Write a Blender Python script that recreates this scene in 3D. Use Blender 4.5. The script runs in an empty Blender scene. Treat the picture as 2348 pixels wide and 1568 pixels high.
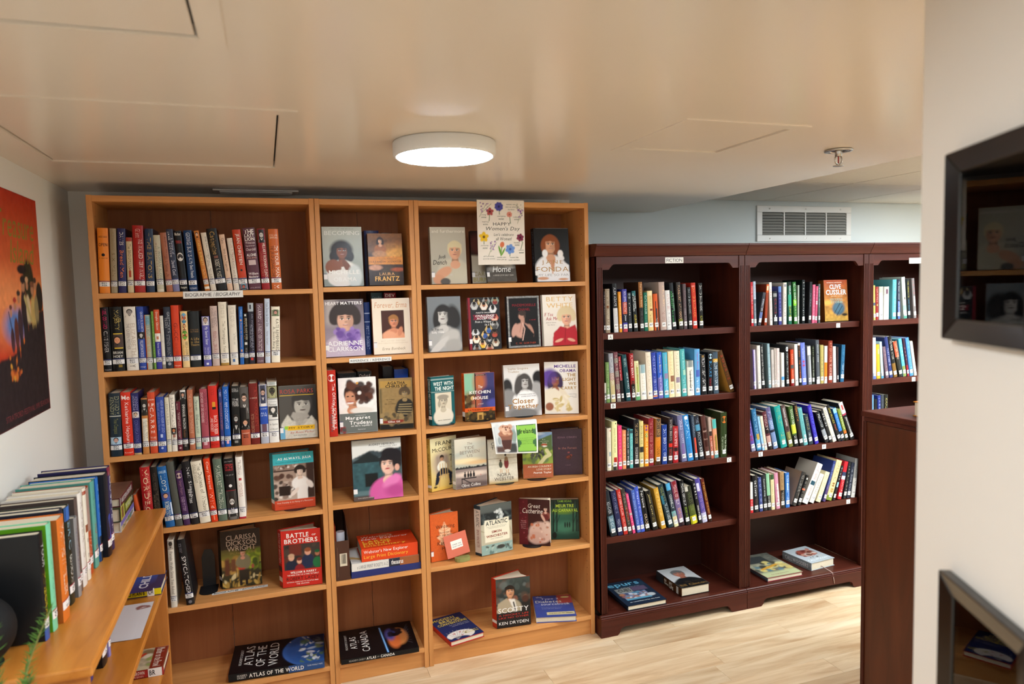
import bpy, math, random
import numpy as np
from mathutils import Vector, Matrix, Euler

random.seed(7)
rng = np.random.default_rng(11)
R = math.radians
COL = bpy.context.scene.collection
SC = bpy.context.scene

# ---------------------------------------------------------------- camera, light, exposure
cam_data = bpy.data.cameras.new('camera')
cam_data.sensor_width = 36.0
cam_data.lens = 36.0 * 1635.9 / 2348.0
cam_data.clip_start = 0.05
cam = bpy.data.objects.new('camera', cam_data)
COL.objects.link(cam)
SC.camera = cam
yaw, pitch, roll = 0.33169, -0.0755, -0.02513
fwd = Vector((math.sin(yaw) * math.cos(pitch), math.cos(yaw) * math.cos(pitch), math.sin(pitch)))
rt = Vector((math.cos(yaw), -math.sin(yaw), 0.0))
up = rt.cross(fwd)
rt2 = rt * math.cos(roll) + up * math.sin(roll)
up2 = -rt * math.sin(roll) + up * math.cos(roll)
cam.matrix_world = Matrix(((rt2.x, up2.x, -fwd.x, 0.5951), (rt2.y, up2.y, -fwd.y, -2.9726), (rt2.z, up2.z, -fwd.z, 1.6446), (0, 0, 0, 1)))
cam_data.dof.use_dof = True
cam_data.dof.focus_distance = 3.15
cam_data.dof.aperture_fstop = 3.6

world = bpy.data.worlds.new('world')
SC.world = world
world.use_nodes = True
world.node_tree.nodes['Background'].inputs[0].default_value = (0.9, 0.93, 1.0, 1)
world.node_tree.nodes['Background'].inputs[1].default_value = 0.05

SC.view_settings.view_transform = 'Standard'
SC.view_settings.look = 'None'
SC.view_settings.gamma = 1.0
SC.view_settings.use_curve_mapping = False
SC.view_settings.exposure = -0.42

LAMP_STRENGTH = 84.0           # the seen round ceiling lamp and the added unseen ones
PANEL_STRENGTH = 36.0           # the cool lighting panels of the far room
CEIL = 2.07
HIGH = 2.15

# ---------------------------------------------------------------- helpers
def srgb(c):
    return tuple((x / 12.92 if x <= 0.04045 else ((x + 0.055) / 1.055) ** 2.4) for x in c)

_hex = {}
def hx(s):
    if not isinstance(s, str):
        return tuple(s)
    if s not in _hex:
        _hex[s] = srgb(tuple(int(s[i:i + 2], 16) / 255.0 for i in (0, 2, 4)))
    return _hex[s]

class MB:
    """collects vertices, faces and a colour per vertex, then links them as one mesh"""
    def __init__(self):
        self.v, self.f, self.c, self.n = [], [], [], 0
    def add(self, V, F, col='ffffff'):
        V = np.asarray(V, float).reshape(-1, 3)
        k = self.n
        self.v.append(V)
        self.f.extend([tuple(int(i) + k for i in q) for q in F])
        c = np.asarray(hx(col) if isinstance(col, str) else col, float)
        if c.ndim == 1:
            c = np.tile(c[:3], (len(V), 1))
        self.c.append(c[:, :3])
        self.n += len(V)
        return self
    def box(self, a, b, col='ffffff'):
        x0, y0, z0 = a
        x1, y1, z1 = b
        V = [(x0, y0, z0), (x1, y0, z0), (x1, y1, z0), (x0, y1, z0), (x0, y0, z1), (x1, y0, z1), (x1, y1, z1), (x0, y1, z1)]
        return self.add(V, [(3, 2, 1, 0), (4, 5, 6, 7), (0, 1, 5, 4), (1, 2, 6, 5), (2, 3, 7, 6), (3, 0, 4, 7)], col)
    def prism(self, poly, axis, a, b, col='ffffff'):
        """a plane outline (counter-clockwise) carried along an axis from a to b"""
        n = len(poly)
        def P(q, t):
            return {'x': (t, q[0], q[1]), 'y': (q[0], t, q[1]), 'z': (q[0], q[1], t)}[axis]
        V = [P(q, a) for q in poly] + [P(q, b) for q in poly]
        F = [tuple(range(n))[::-1], tuple(range(n, 2 * n))] + [(i, (i + 1) % n, n + (i + 1) % n, n + i) for i in range(n)]
        return self.add(V, F, col)
    def lathe(self, prof, n=32, col='ffffff', org=(0, 0, 0)):
        V, F, m = [], [], len(prof)
        for i in range(n):
            t = 2 * math.pi * i / n
            for r, z in prof:
                V.append((org[0] + r * math.cos(t), org[1] + r * math.sin(t), org[2] + z))
        for i in range(n):
            j = (i + 1) % n
            for k in range(m - 1):
                F.append((i * m + k, j * m + k, j * m + k + 1, i * m + k + 1))
        return self.add(V, F, col)
    def tube(self, pts, r, n=8, col='ffffff'):
        pts = [Vector(p) for p in pts]
        V, F = [], []
        for i, p in enumerate(pts):
            t = (pts[min(i + 1, len(pts) - 1)] - pts[max(i - 1, 0)]).normalized()
            a = t.orthogonal().normalized() if i == 0 else (a - t * a.dot(t)).normalized()
            b = t.cross(a)
            rr = r[i] if isinstance(r, (list, tuple)) else r
            for k in range(n):
                q = p + (a * math.cos(2 * math.pi * k / n) + b * math.sin(2 * math.pi * k / n)) * rr
                V.append(tuple(q))
        for i in range(len(pts) - 1):
            for k in range(n):
                F.append((i * n + k, i * n + (k + 1) % n, (i + 1) * n + (k + 1) % n, (i + 1) * n + k))
        F += [tuple(range(n))[::-1], tuple(range((len(pts) - 1) * n, len(pts) * n))]
        return self.add(V, F, col)
    def build(self, name, mat, parent=None, smooth=False, bevel=0.0, xf=None):
        V = np.concatenate(self.v)
        if xf is not None:
            m = np.array(xf)
            V = V @ m[:3, :3].T + m[:3, 3]
        me = bpy.data.meshes.new(name)
        me.from_pydata(V.tolist(), [], self.f)
        at = me.color_attributes.new('Col', 'FLOAT_COLOR', 'POINT')
        c = np.ones((len(V), 4), np.float32)
        c[:, :3] = np.concatenate(self.c)
        at.data.foreach_set('color', c.ravel())
        me.materials.append(mat)
        if smooth:
            me.polygons.foreach_set('use_smooth', np.ones(len(me.polygons), bool))
        me.update()
        o = bpy.data.objects.new(name, me)
        COL.objects.link(o)
        if parent is not None:
            o.parent = parent
        if bevel:
            b = o.modifiers.new('edge', 'BEVEL')
            b.width = bevel
            b.segments = 2
            b.limit_method = 'ANGLE'
        return o

def tag(o, label, cat, group=None):
    o['label'] = label
    o['category'] = cat
    if group:
        o['group'] = group
    return o

def thing(name, label, cat, loc=(0, 0, 0), rot=(0, 0, 0), group=None):
    o = bpy.data.objects.new(name, None)
    COL.objects.link(o)
    o.location = loc
    o.rotation_euler = rot
    o.empty_display_size = 0.05
    return tag(o, label, cat, group)

def struct(o):
    o['kind'] = 'structure'
    return o

# ---------------------------------------------------------------- materials
def new_mat(name):
    m = bpy.data.materials.new(name)
    m.use_nodes = True
    nt = m.node_tree
    return m, nt, nt.nodes['Principled BSDF']

def plain(name, col, rough=0.5, metal=0.0, spec=0.5, bump=0.0, bscale=60.0, vary=0.0, vscale=4.0):
    m, nt, p = new_mat(name)
    c = hx(col)
    p.inputs['Base Color'].default_value = (*c, 1)
    p.inputs['Roughness'].default_value = rough
    p.inputs['Metallic'].default_value = metal
    p.inputs['Specular IOR Level'].default_value = spec
    tc = nt.nodes.new('ShaderNodeTexCoord')
    if vary:
        n = nt.nodes.new('ShaderNodeTexNoise')
        n.inputs['Scale'].default_value = vscale
        n.inputs['Detail'].default_value = 5
        nt.links.new(tc.outputs['Object'], n.inputs['Vector'])
        r = nt.nodes.new('ShaderNodeValToRGB')
        r.color_ramp.elements[0].color = (*(x * (1 - vary) for x in c), 1)
        r.color_ramp.elements[1].color = (*(min(1, x * (1 + vary)) for x in c), 1)
        nt.links.new(n.outputs[0], r.inputs[0])
        nt.links.new(r.outputs[0], p.inputs['Base Color'])
    if bump:
        n = nt.nodes.new('ShaderNodeTexNoise')
        n.inputs['Scale'].default_value = bscale
        n.inputs['Detail'].default_value = 3
        nt.links.new(tc.outputs['Object'], n.inputs['Vector'])
        b = nt.nodes.new('ShaderNodeBump')
        b.inputs['Strength'].default_value = bump
        b.inputs['Distance'].default_value = 0.002
        nt.links.new(n.outputs[0], b.inputs['Height'])
        nt.links.new(b.outputs[0], p.inputs['Normal'])
    return m

def wood(name, c0, c1, c2, axis, rough=0.4, scale=1.0, stretch=14.0, spec=0.5, coat=0.0, per_piece=0.0):
    """grain stretched along one axis; with per_piece each piece shifts its tone and its grain"""
    m, nt, p = new_mat(name)
    N, L = nt.nodes, nt.links
    tc = N.new('ShaderNodeTexCoord')
    mp = N.new('ShaderNodeMapping')
    s = [stretch * scale] * 3
    s['xyz'.index(axis)] = scale
    mp.inputs['Scale'].default_value = s
    L.new(tc.outputs['Object'], mp.inputs['Vector'])
    n1 = N.new('ShaderNodeTexNoise')
    n1.inputs['Scale'].default_value = 1.6
    n1.inputs['Detail'].default_value = 6
    n1.inputs['Roughness'].default_value = 0.6
    n1.inputs['Distortion'].default_value = 0.6
    src = mp.outputs[0]
    if per_piece:
        oi = N.new('ShaderNodeObjectInfo')
        ad = N.new('ShaderNodeVectorMath')
        ad.operation = 'ADD'
        mu = N.new('ShaderNodeMath')
        mu.operation = 'MULTIPLY'
        mu.inputs[1].default_value = 37.0
        L.new(oi.outputs['Random'], mu.inputs[0])
        L.new(mp.outputs[0], ad.inputs[0])
        L.new(mu.outputs[0], ad.inputs[1])
        src = ad.outputs[0]
    L.new(src, n1.inputs['Vector'])
    ramp = N.new('ShaderNodeValToRGB')
    e = ramp.color_ramp.elements
    e[0].position, e[1].position = 0.3, 0.72
    e[0].color = (*hx(c0), 1)
    e[1].color = (*hx(c2), 1)
    k = e.new(0.5)
    k.color = (*hx(c1), 1)
    L.new(n1.outputs[0], ramp.inputs[0])
    out = ramp.outputs[0]
    if per_piece:
        hsv = N.new('ShaderNodeHueSaturation')
        mr = N.new('ShaderNodeMapRange')
        mr.inputs['To Min'].default_value = 1 - per_piece
        mr.inputs['To Max'].default_value = 1 + per_piece
        L.new(oi.outputs['Random'], mr.inputs['Value'])
        L.new(mr.outputs[0], hsv.inputs['Value'])
        L.new(out, hsv.inputs['Color'])
        out = hsv.outputs[0]
    L.new(out, p.inputs['Base Color'])
    p.inputs['Roughness'].default_value = rough
    p.inputs['Specular IOR Level'].default_value = spec
    p.inputs['Coat Weight'].default_value = coat
    p.inputs['Coat Roughness'].default_value = 0.12
    return m

def printed(name, rough, coat=0.0, spec=0.5):
    m, nt, p = new_mat(name)
    a = nt.nodes.new('ShaderNodeAttribute')
    a.attribute_name = 'Col'
    nt.links.new(a.outputs['Color'], p.inputs['Base Color'])
    n = nt.nodes.new('ShaderNodeTexNoise')
    n.inputs['Scale'].default_value = 35.0
    r = nt.nodes.new('ShaderNodeMapRange')
    r.inputs['To Min'].default_value = rough * 0.85
    r.inputs['To Max'].default_value = rough * 1.2
    tc = nt.nodes.new('ShaderNodeTexCoord')
    nt.links.new(tc.outputs['Object'], n.inputs['Vector'])
    nt.links.new(n.outputs[0], r.inputs['Value'])
    nt.links.new(r.outputs[0], p.inputs['Roughness'])
    p.inputs['Specular IOR Level'].default_value = spec
    p.inputs['Coat Weight'].default_value = coat
    p.inputs['Coat Roughness'].default_value = 0.12
    return m

def pages_mat():
    m, nt, p = new_mat('page_edges')
    w = nt.nodes.new('ShaderNodeTexNoise')
    w.inputs['Scale'].default_value = 900.0
    tc = nt.nodes.new('ShaderNodeTexCoord')
    nt.links.new(tc.outputs['Object'], w.inputs['Vector'])
    r = nt.nodes.new('ShaderNodeValToRGB')
    r.color_ramp.elements[0].color = (*hx('c2b293'), 1)
    r.color_ramp.elements[1].color = (*hx('ebe1cc'), 1)
    nt.links.new(w.outputs[0], r.inputs[0])
    nt.links.new(r.outputs[0], p.inputs['Base Color'])
    p.inputs['Roughness'].default_value = 0.85
    return m

def emit(name, col, strength):
    m, nt, p = new_mat(name)
    p.inputs['Base Color'].default_value = (0.9, 0.9, 0.9, 1)
    p.inputs['Emission Color'].default_value = (*col, 1)
    p.inputs['Emission Strength'].default_value = strength
    return m

M_GLOSS = printed('glossy_jacket', 0.3, 0.0, 0.25)
M_MATTE = printed('matte_print', 0.6, 0.0, 0.3)
M_PAGES = pages_mat()
LW = dict(rough=0.42, scale=1.0, stretch=18.0, spec=0.4)
M_LX = wood('beech_laminate_across', 'bd7f45', 'cc8d50', 'd99b5e', 'x', **LW)
M_LZ = wood('beech_laminate_upright', 'bd7f45', 'c98a4e', 'd5975a', 'z', **LW)
M_BACK = wood('beech_backing_board', '8a5230', '945a36', '9c623b', 'z', 0.6, 1.0, 18.0, 0.2)
M_HX = wood('honey_veneer', 'b06a24', 'c57c30', 'd48e40', 'y', 0.33, 1.3, 10.0, 0.5)
M_HZ = wood('honey_veneer_upright', 'a9662a', 'b87434', 'c4813f', 'z', 0.4, 1.3, 10.0, 0.4)
M_DX = wood('cherry_stain_across', '401a12', '4a2016', '56281c', 'x', 0.38, 1.0, 16.0, 0.22)
M_DZ = wood('cherry_stain_upright', '3c1810', '461e14', '522518', 'z', 0.38, 1.0, 16.0, 0.22)
M_DB = plain('cherry_backing', '33160f', 0.5, spec=0.3, vary=0.1)
M_CTR = wood('cherry_end_panel', '44200f', '502512', '5c2d17', 'z', 0.4, 1.2, 9.0, 0.4)
M_WALL = plain('white_wall_paint', 'e6e3dc', 0.7, spec=0.3, bump=0.12, bscale=220)
M_WALLC = plain('cool_white_wall_paint', 'cfd6d6', 0.7, spec=0.3, bump=0.12, bscale=220)
M_WALLW = plain('cream_wall_paint', 'e2d8cb', 0.7, spec=0.3, bump=0.12, bscale=220)
M_CEIL = plain('glossy_ceiling_paint', 'ddd1c1', 0.2, spec=0.22, bump=0.03, bscale=3.0, vary=0.03, vscale=1.0)
M_TILE = plain('mineral_fibre_tile', 'cfcbc2', 0.9, spec=0.2, bump=0.6, bscale=160, vary=0.06, vscale=90)
M_WHITE = plain('white_enamel', 'e2e0dc', 0.4, bump=0.02)
M_DARKGAP = plain('dark_void', '15120f', 0.9, vary=0.1)
M_PLANK = wood('maple_plank', 'c09a72', 'dabd97', 'ecd6b5', 'x', 0.42, 1.2, 9.0, 0.4, per_piece=0.09)
M_UNDER = plain('underlay', 'd0b08a', 0.8, vary=0.1)
M_BLACK = plain('black_frame_lacquer', '0e0c0b', 0.18, spec=0.6, bump=0.02)
M_STEEL = plain('black_sheet_steel', '131315', 0.45, spec=0.5, bump=0.03)
M_CHROME = plain('chrome', 'b8b4ae', 0.22, metal=1.0, bump=0.02)
M_LAMP = emit('lamp_diffuser', (0.86, 0.97, 1.08), LAMP_STRENGTH)
M_PANEL = emit('panel_diffuser', (0.86, 0.95, 1.0), PANEL_STRENGTH)
M_LEAF = plain('rosemary_leaf', '4f7a26', 0.6, vary=0.35, vscale=40)
M_STEM = plain('rosemary_stem', '8a8a4a', 0.7, vary=0.2, vscale=40)
M_CLAY = plain('terracotta', 'a0583a', 0.8, vary=0.1, bump=0.1)
M_SPK = plain('black_mesh_cloth', '0b0b0c', 0.7, spec=0.3, bump=0.4, bscale=400)
M_GREEN = plain('olive_card_holder', '8a8a4e', 0.6, vary=0.1)

def glass_mat():
    m, nt, p = new_mat('picture_glass')
    N, L = nt.nodes, nt.links
    tr = N.new('ShaderNodeBsdfTransparent')
    gl = N.new('ShaderNodeBsdfGlossy')
    gl.inputs['Roughness'].default_value = 0.02
    fr = N.new('ShaderNodeFresnel')
    fr.inputs['IOR'].default_value = 1.3
    mx = N.new('ShaderNodeMixShader')
    L.new(fr.outputs[0], mx.inputs[0])
    L.new(tr.outputs[0], mx.inputs[1])
    L.new(gl.outputs[0], mx.inputs[2])
    L.new(mx.outputs[0], N['Material Output'].inputs['Surface'])
    return m
M_GLASS = glass_mat()

# ---------------------------------------------------------------- lettering
_glyph = {}
def load_glyphs():
    chars = sorted(set("ABCDEFGHIJKLMNOPQRSTUVWXYZabcdefghijklmnopqrstuvwxyz0123456789.,:;!?'&-/()#éÉèçÇ"))
    tmp = []
    for bold in (0, 1):
        for ch in chars:
            cu = bpy.data.curves.new('t', 'FONT')
            cu.body = ch
            cu.resolution_u = 2
            cu.offset = 0.018 if bold else 0.0
            cu.fill_mode = 'FRONT'
            o = bpy.data.objects.new('t', cu)
            COL.objects.link(o)
            tmp.append((bold, ch, o, cu))
    bpy.context.view_layer.update()
    dg = bpy.context.evaluated_depsgraph_get()
    for bold, ch, o, cu in tmp:
        me = o.evaluated_get(dg).to_mesh()
        V = np.empty(len(me.vertices) * 3)
        me.vertices.foreach_get('co', V)
        V = V.reshape(-1, 3)[:, :2].copy()
        F = [tuple(q.vertices) for q in me.polygons]
        x0, x1 = (V[:, 0].min(), V[:, 0].max()) if len(V) else (0, 0.2)
        V[:, 0] -= x0
        _glyph[(bold, ch)] = (V, F, x1 - x0)
        o.evaluated_get(dg).to_mesh_clear()
    for bold, ch, o, cu in tmp:
        bpy.data.objects.remove(o)
        bpy.data.curves.remove(cu)
load_glyphs()

def text_geo(s, W, H, bold=0, shear=0.0, maxstretch=1.45):
    """letters laid out and fitted into a W by H box with its lower-left corner at the origin"""
    vs, fs, x, n, k = [], [], 0.0, 0, 0
    gap = 0.09
    body = [ch for ch in s if ch == ' ' or (bold, ch) in _glyph]
    wid = sum(0.26 if ch == ' ' else _glyph[(bold, ch)][2] for ch in body)
    m = max(1, len(body) - 1)
    allv = [_glyph[(bold, ch)][0] for ch in body if ch != ' ']
    if not allv:
        return np.zeros((0, 2)), []
    y0 = min(a[:, 1].min() for a in allv)
    y1 = max(a[:, 1].max() for a in allv)
    nat = (wid + gap * m) / (y1 - y0)
    want = W / H
    if want > nat * maxstretch:
        gap += (want / maxstretch * (y1 - y0) - wid - gap * m) / m
        gap = min(gap, 0.9)
    for ch in body:
        if ch == ' ':
            x += 0.26 + gap
            continue
        V, F, w = _glyph[(bold, ch)]
        P = V.copy()
        P[:, 0] += x + shear * V[:, 1]
        vs.append(P)
        fs += [tuple(i + n for i in q) for q in F]
        n += len(P)
        x += w + gap
    P = np.concatenate(vs)
    P[:, 1] -= y0
    P[:, 0] -= P[:, 0].min()
    tw = P[:, 0].max()
    sx = W / tw
    sy = H / (y1 - y0)
    if sx > sy * maxstretch:
        sx = sy * maxstretch
    if sy > sx * 2.6:
        sy = sx * 2.6
    P[:, 0] = P[:, 0] * sx + (W - tw * sx) / 2
    P[:, 1] = P[:, 1] * sy + (H - (y1 - y0) * sy) / 2
    return P, fs

class Surf:
    """a printable face: S(x, y, lift) maps millimetre-like flat coordinates on a face of W by H to 3-D"""
    def __init__(self, W, H, fn):
        self.W, self.H, self.fn, self.mb, self.k = W, H, fn, MB(), 0
        self.parts = []
    def _put(self, V, F, col, ys):
        self.parts.append((V, F, col, min(ys), max(ys), len(self.parts)))
        self.mb.add(V, F, col)
    def split(self, name, mat, root):
        """prints that stand well apart on the face become parts of their own"""
        groups = []
        for q in sorted(self.parts, key=lambda q: q[3]):
            for g in groups:
                if q[3] < g[1] + .005:
                    g[0].append(q)
                    g[1] = max(g[1], q[4])
                    break
            else:
                groups.append([[q], q[4]])
        for g, _ in groups:
            mb = MB()
            for V, F, col, a, b, _i in sorted(g, key=lambda q: q[5]):
                mb.add(V, F, col)
            mb.build(name, mat, root)
    def _lift(self):
        self.k += 1
        return 0.00008 + 0.00006 * self.k
    def patch(self, x0, y0, x1, y1, col, nx=1):
        L = self._lift()
        V, F = [], []
        for i in range(nx + 1):
            x = x0 + (x1 - x0) * i / nx
            V += [self.fn(x, y0, L), self.fn(x, y1, L)]
        for i in range(nx):
            F.append((2 * i, 2 * i + 2, 2 * i + 3, 2 * i + 1))
        self._put(V, F, col, (y0, y1))
    def poly(self, pts, col):
        L = self._lift()
        n = len(pts)
        cx = sum(p[0] for p in pts) / n
        cy = sum(p[1] for p in pts) / n
        V = [self.fn(x, y, L) for x, y in pts] + [self.fn(cx, cy, L)]
        self._put(V, [(i, (i + 1) % n, n) for i in range(n)], col, [p[1] for p in pts])
    def ell(self, cx, cy, rx, ry, col, n=18):
        self.poly([(cx + rx * math.cos(2 * math.pi * i / n), cy + ry * math.sin(2 * math.pi * i / n)) for i in range(n)], col)
    def text(self, s, x0, y0, x1, y1, col, rot=False, bold=0, shear=0.0, ms=1.45):
        L = self._lift()
        if rot:
            P, F = text_geo(s, y1 - y0, x1 - x0, bold, shear, ms)
            V = [self.fn(x0 + b, y1 - a, L) for a, b in P]
        else:
            P, F = text_geo(s, x1 - x0, y1 - y0, bold, shear, ms)
            V = [self.fn(x0 + a, y0 + b, L) for a, b in P]
        if len(P):
            self._put(V, F, col, (y0, y1))
    def head(self, x0, y0, x1, y1, skin, cloth='2b2724', hair='2e241e'):
        w, h = x1 - x0, y1 - y0
        cx = (x0 + x1) / 2
        r = min(w * 0.34, h * 0.3)
        self.poly([(cx - w * .46, y0), (cx + w * .46, y0), (cx + w * .4, y0 + h * .2), (cx + r * .4, y0 + h * .34), (cx - r * .4, y0 + h * .34), (cx - w * .4, y0 + h * .2)], cloth)
        self.ell(cx, y0 + h * .66, r * 1.02, min(h * .3, r * 1.3), hair)
        self.ell(cx, y0 + h * .58, r * .8, min(h * .26, r * 1.1), skin)
        self.patch(cx - r * .5, y0 + h * .6, cx - r * .15, y0 + h * .63, hair)
        self.patch(cx + r * .15, y0 + h * .6, cx + r * .5, y0 + h * .63, hair)
        self.patch(cx - r * .3, y0 + h * .45, cx + r * .3, y0 + h * .47, '8a4a40')

# ---------------------------------------------------------------- books standing spine out
ORD = ['', 'first', 'second', 'third', 'fourth', 'fifth', 'sixth', 'seventh', 'eighth', 'ninth', 'tenth', 'eleventh', 'twelfth']

def cover_shell(outer, inner, h, mb, col):
    """a board bent along a plan outline: outer and inner outline of equal length, from z 0 to h"""
    n = len(outer)
    V = [(x, y, 0) for x, y in outer] + [(x, y, h) for x, y in outer] + [(x, y, 0) for x, y in inner] + [(x, y, h) for x, y in inner]
    F = []
    for i in range(n - 1):
        F.append((i + 1, i, n + i, n + i + 1))
        F.append((2 * n + i, 2 * n + i + 1, 3 * n + i + 1, 3 * n + i))
        F.append((n + i, 3 * n + i, 3 * n + i + 1, n + i + 1))
        F.append((2 * n + i, i, i + 1, 2 * n + i + 1))
    F += [(0, 2 * n, 3 * n, n), (n - 1, 2 * n - 1, 4 * n - 1, 3 * n - 1)]
    mb.add(V, F, col)

def spine_book(label, cat_group, loc, t, h, d, col, items, code, style, rot, side=None, pages=True, nm='book'):
    root = thing(nm, label, 'book', loc, rot, cat_group)
    bulge = min(0.004, t * 0.12)
    b = min(0.0026, t * 0.14)
    K = 8
    us = [i / K for i in range(K + 1)]
    arc = [(t * u, bulge * (1 - math.sin(math.pi * u) ** 0.7)) for u in us]
    outer = [(0, d)] + arc + [(t, d)]
    inner = [(b, d)] + [(b + (t - 2 * b) * u, arc[i][1] + b) for i, u in enumerate(us)] + [(t - b, d)]
    mb = MB()
    cover_shell(outer, inner, h, mb, col)
    if side:
        mb.add([(-0.0001, d, 0), (-0.0001, bulge, 0), (-0.0001, bulge, h), (-0.0001, d, h)], [(0, 1, 2, 3)], side)
    mb.build('cover', M_GLOSS, root)
    MB().box((b + .0002, bulge + b + .001, .003), (t - b - .0002, d - .004, h - .003)).build('page_block', M_PAGES, root)
    def fn(x, y, L):
        u = min(max(x / t, 0), 1)
        k = min(int(u * K), K - 1)
        f = u * K - k
        return (x, arc[k][1] * (1 - f) + arc[k + 1][1] * f - L, y)
    S = Surf(t, h, fn)
    for it in items.split(';'):
        q = it.strip().split(' ')
        if len(q) < 4:
            continue
        k, a, c = q[0], float(q[1]) * h, float(q[2]) * h
        cc, rest = q[3], q[4:]
        if k == 'B':
            u0, u1 = (float(rest[0]), float(rest[1])) if len(rest) > 1 else (0.0, 1.0)
            S.patch(t * u0, a, t * u1, c, cc, 6)
        elif k == 'O':
            r = (c - a) / 2
            S.ell(t / 2, (a + c) / 2, min(t * .42, r), r, cc)
        elif k == 'P':
            if rest:
                S.patch(t * .04, a, t * .96, c, rest[0], 6)
            S.head(t * .06, a, t * .94, c, cc, 'd8d4ce' if rest and sum(hx(rest[0])) < .3 else '2b2724')
        else:
            lo, hi_ = {'V': (.27, .75), 'H': (.1, .9), 'L': (.12, .44), 'R': (.52, .88)}[k]
            S.text(' '.join(rest), t * lo, a, t * hi_, c, cc, rot=k != 'H', bold=1 if k == 'H' and (c - a) > .035 * h else 0)
    S.split('spine_print', M_GLOSS, root)
    if style == 'none':
        return root
    S = Surf(t, h, fn)
    S.k = 14
    if style == 'bio':
        z0 = 0.026 + random.uniform(-.002, .002)
        S.patch(0.0004, z0, t - .0004, z0 + .0165, 'e9e6e4', 6)
        S.patch(0.0004, z0 + .0185, t - .0004, z0 + .0205, '28346e', 6)
        if t > .009:
            w = min(t * .8, .017)
            S.text('BIO', (t - w) / 2, z0 + .009, (t + w) / 2, z0 + .0155, '15151a', bold=1)
            S.text(code, (t - w) / 2, z0 + .0012, (t + w) / 2, z0 + .0077, '15151a', bold=1)
    elif style == 'red':
        z0 = 0.03
        S.patch(0.0004, z0, t - .0004, z0 + .02, 'ece6e2', 6)
        S.patch(0.0004, z0 + .0205, t - .0004, z0 + .0225, 'b02840', 6)
        S.text(code, t * .2, z0 + .003, t * .8, z0 + .017, '15151a', rot=True, bold=1)
    else:
        z0 = 0.016 + random.uniform(-.002, .003)
        w = min(t * .84, .019)
        S.patch((t - w) / 2, z0, (t + w) / 2, z0 + .02, 'e4e3e1', 4)
        S.text(code, (t - w * .8) / 2, z0 + .006, (t + w * .8) / 2, z0 + .0155, '15151a', bold=1)
    S.mb.build('call_label', M_MATTE, root)
    return root

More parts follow.
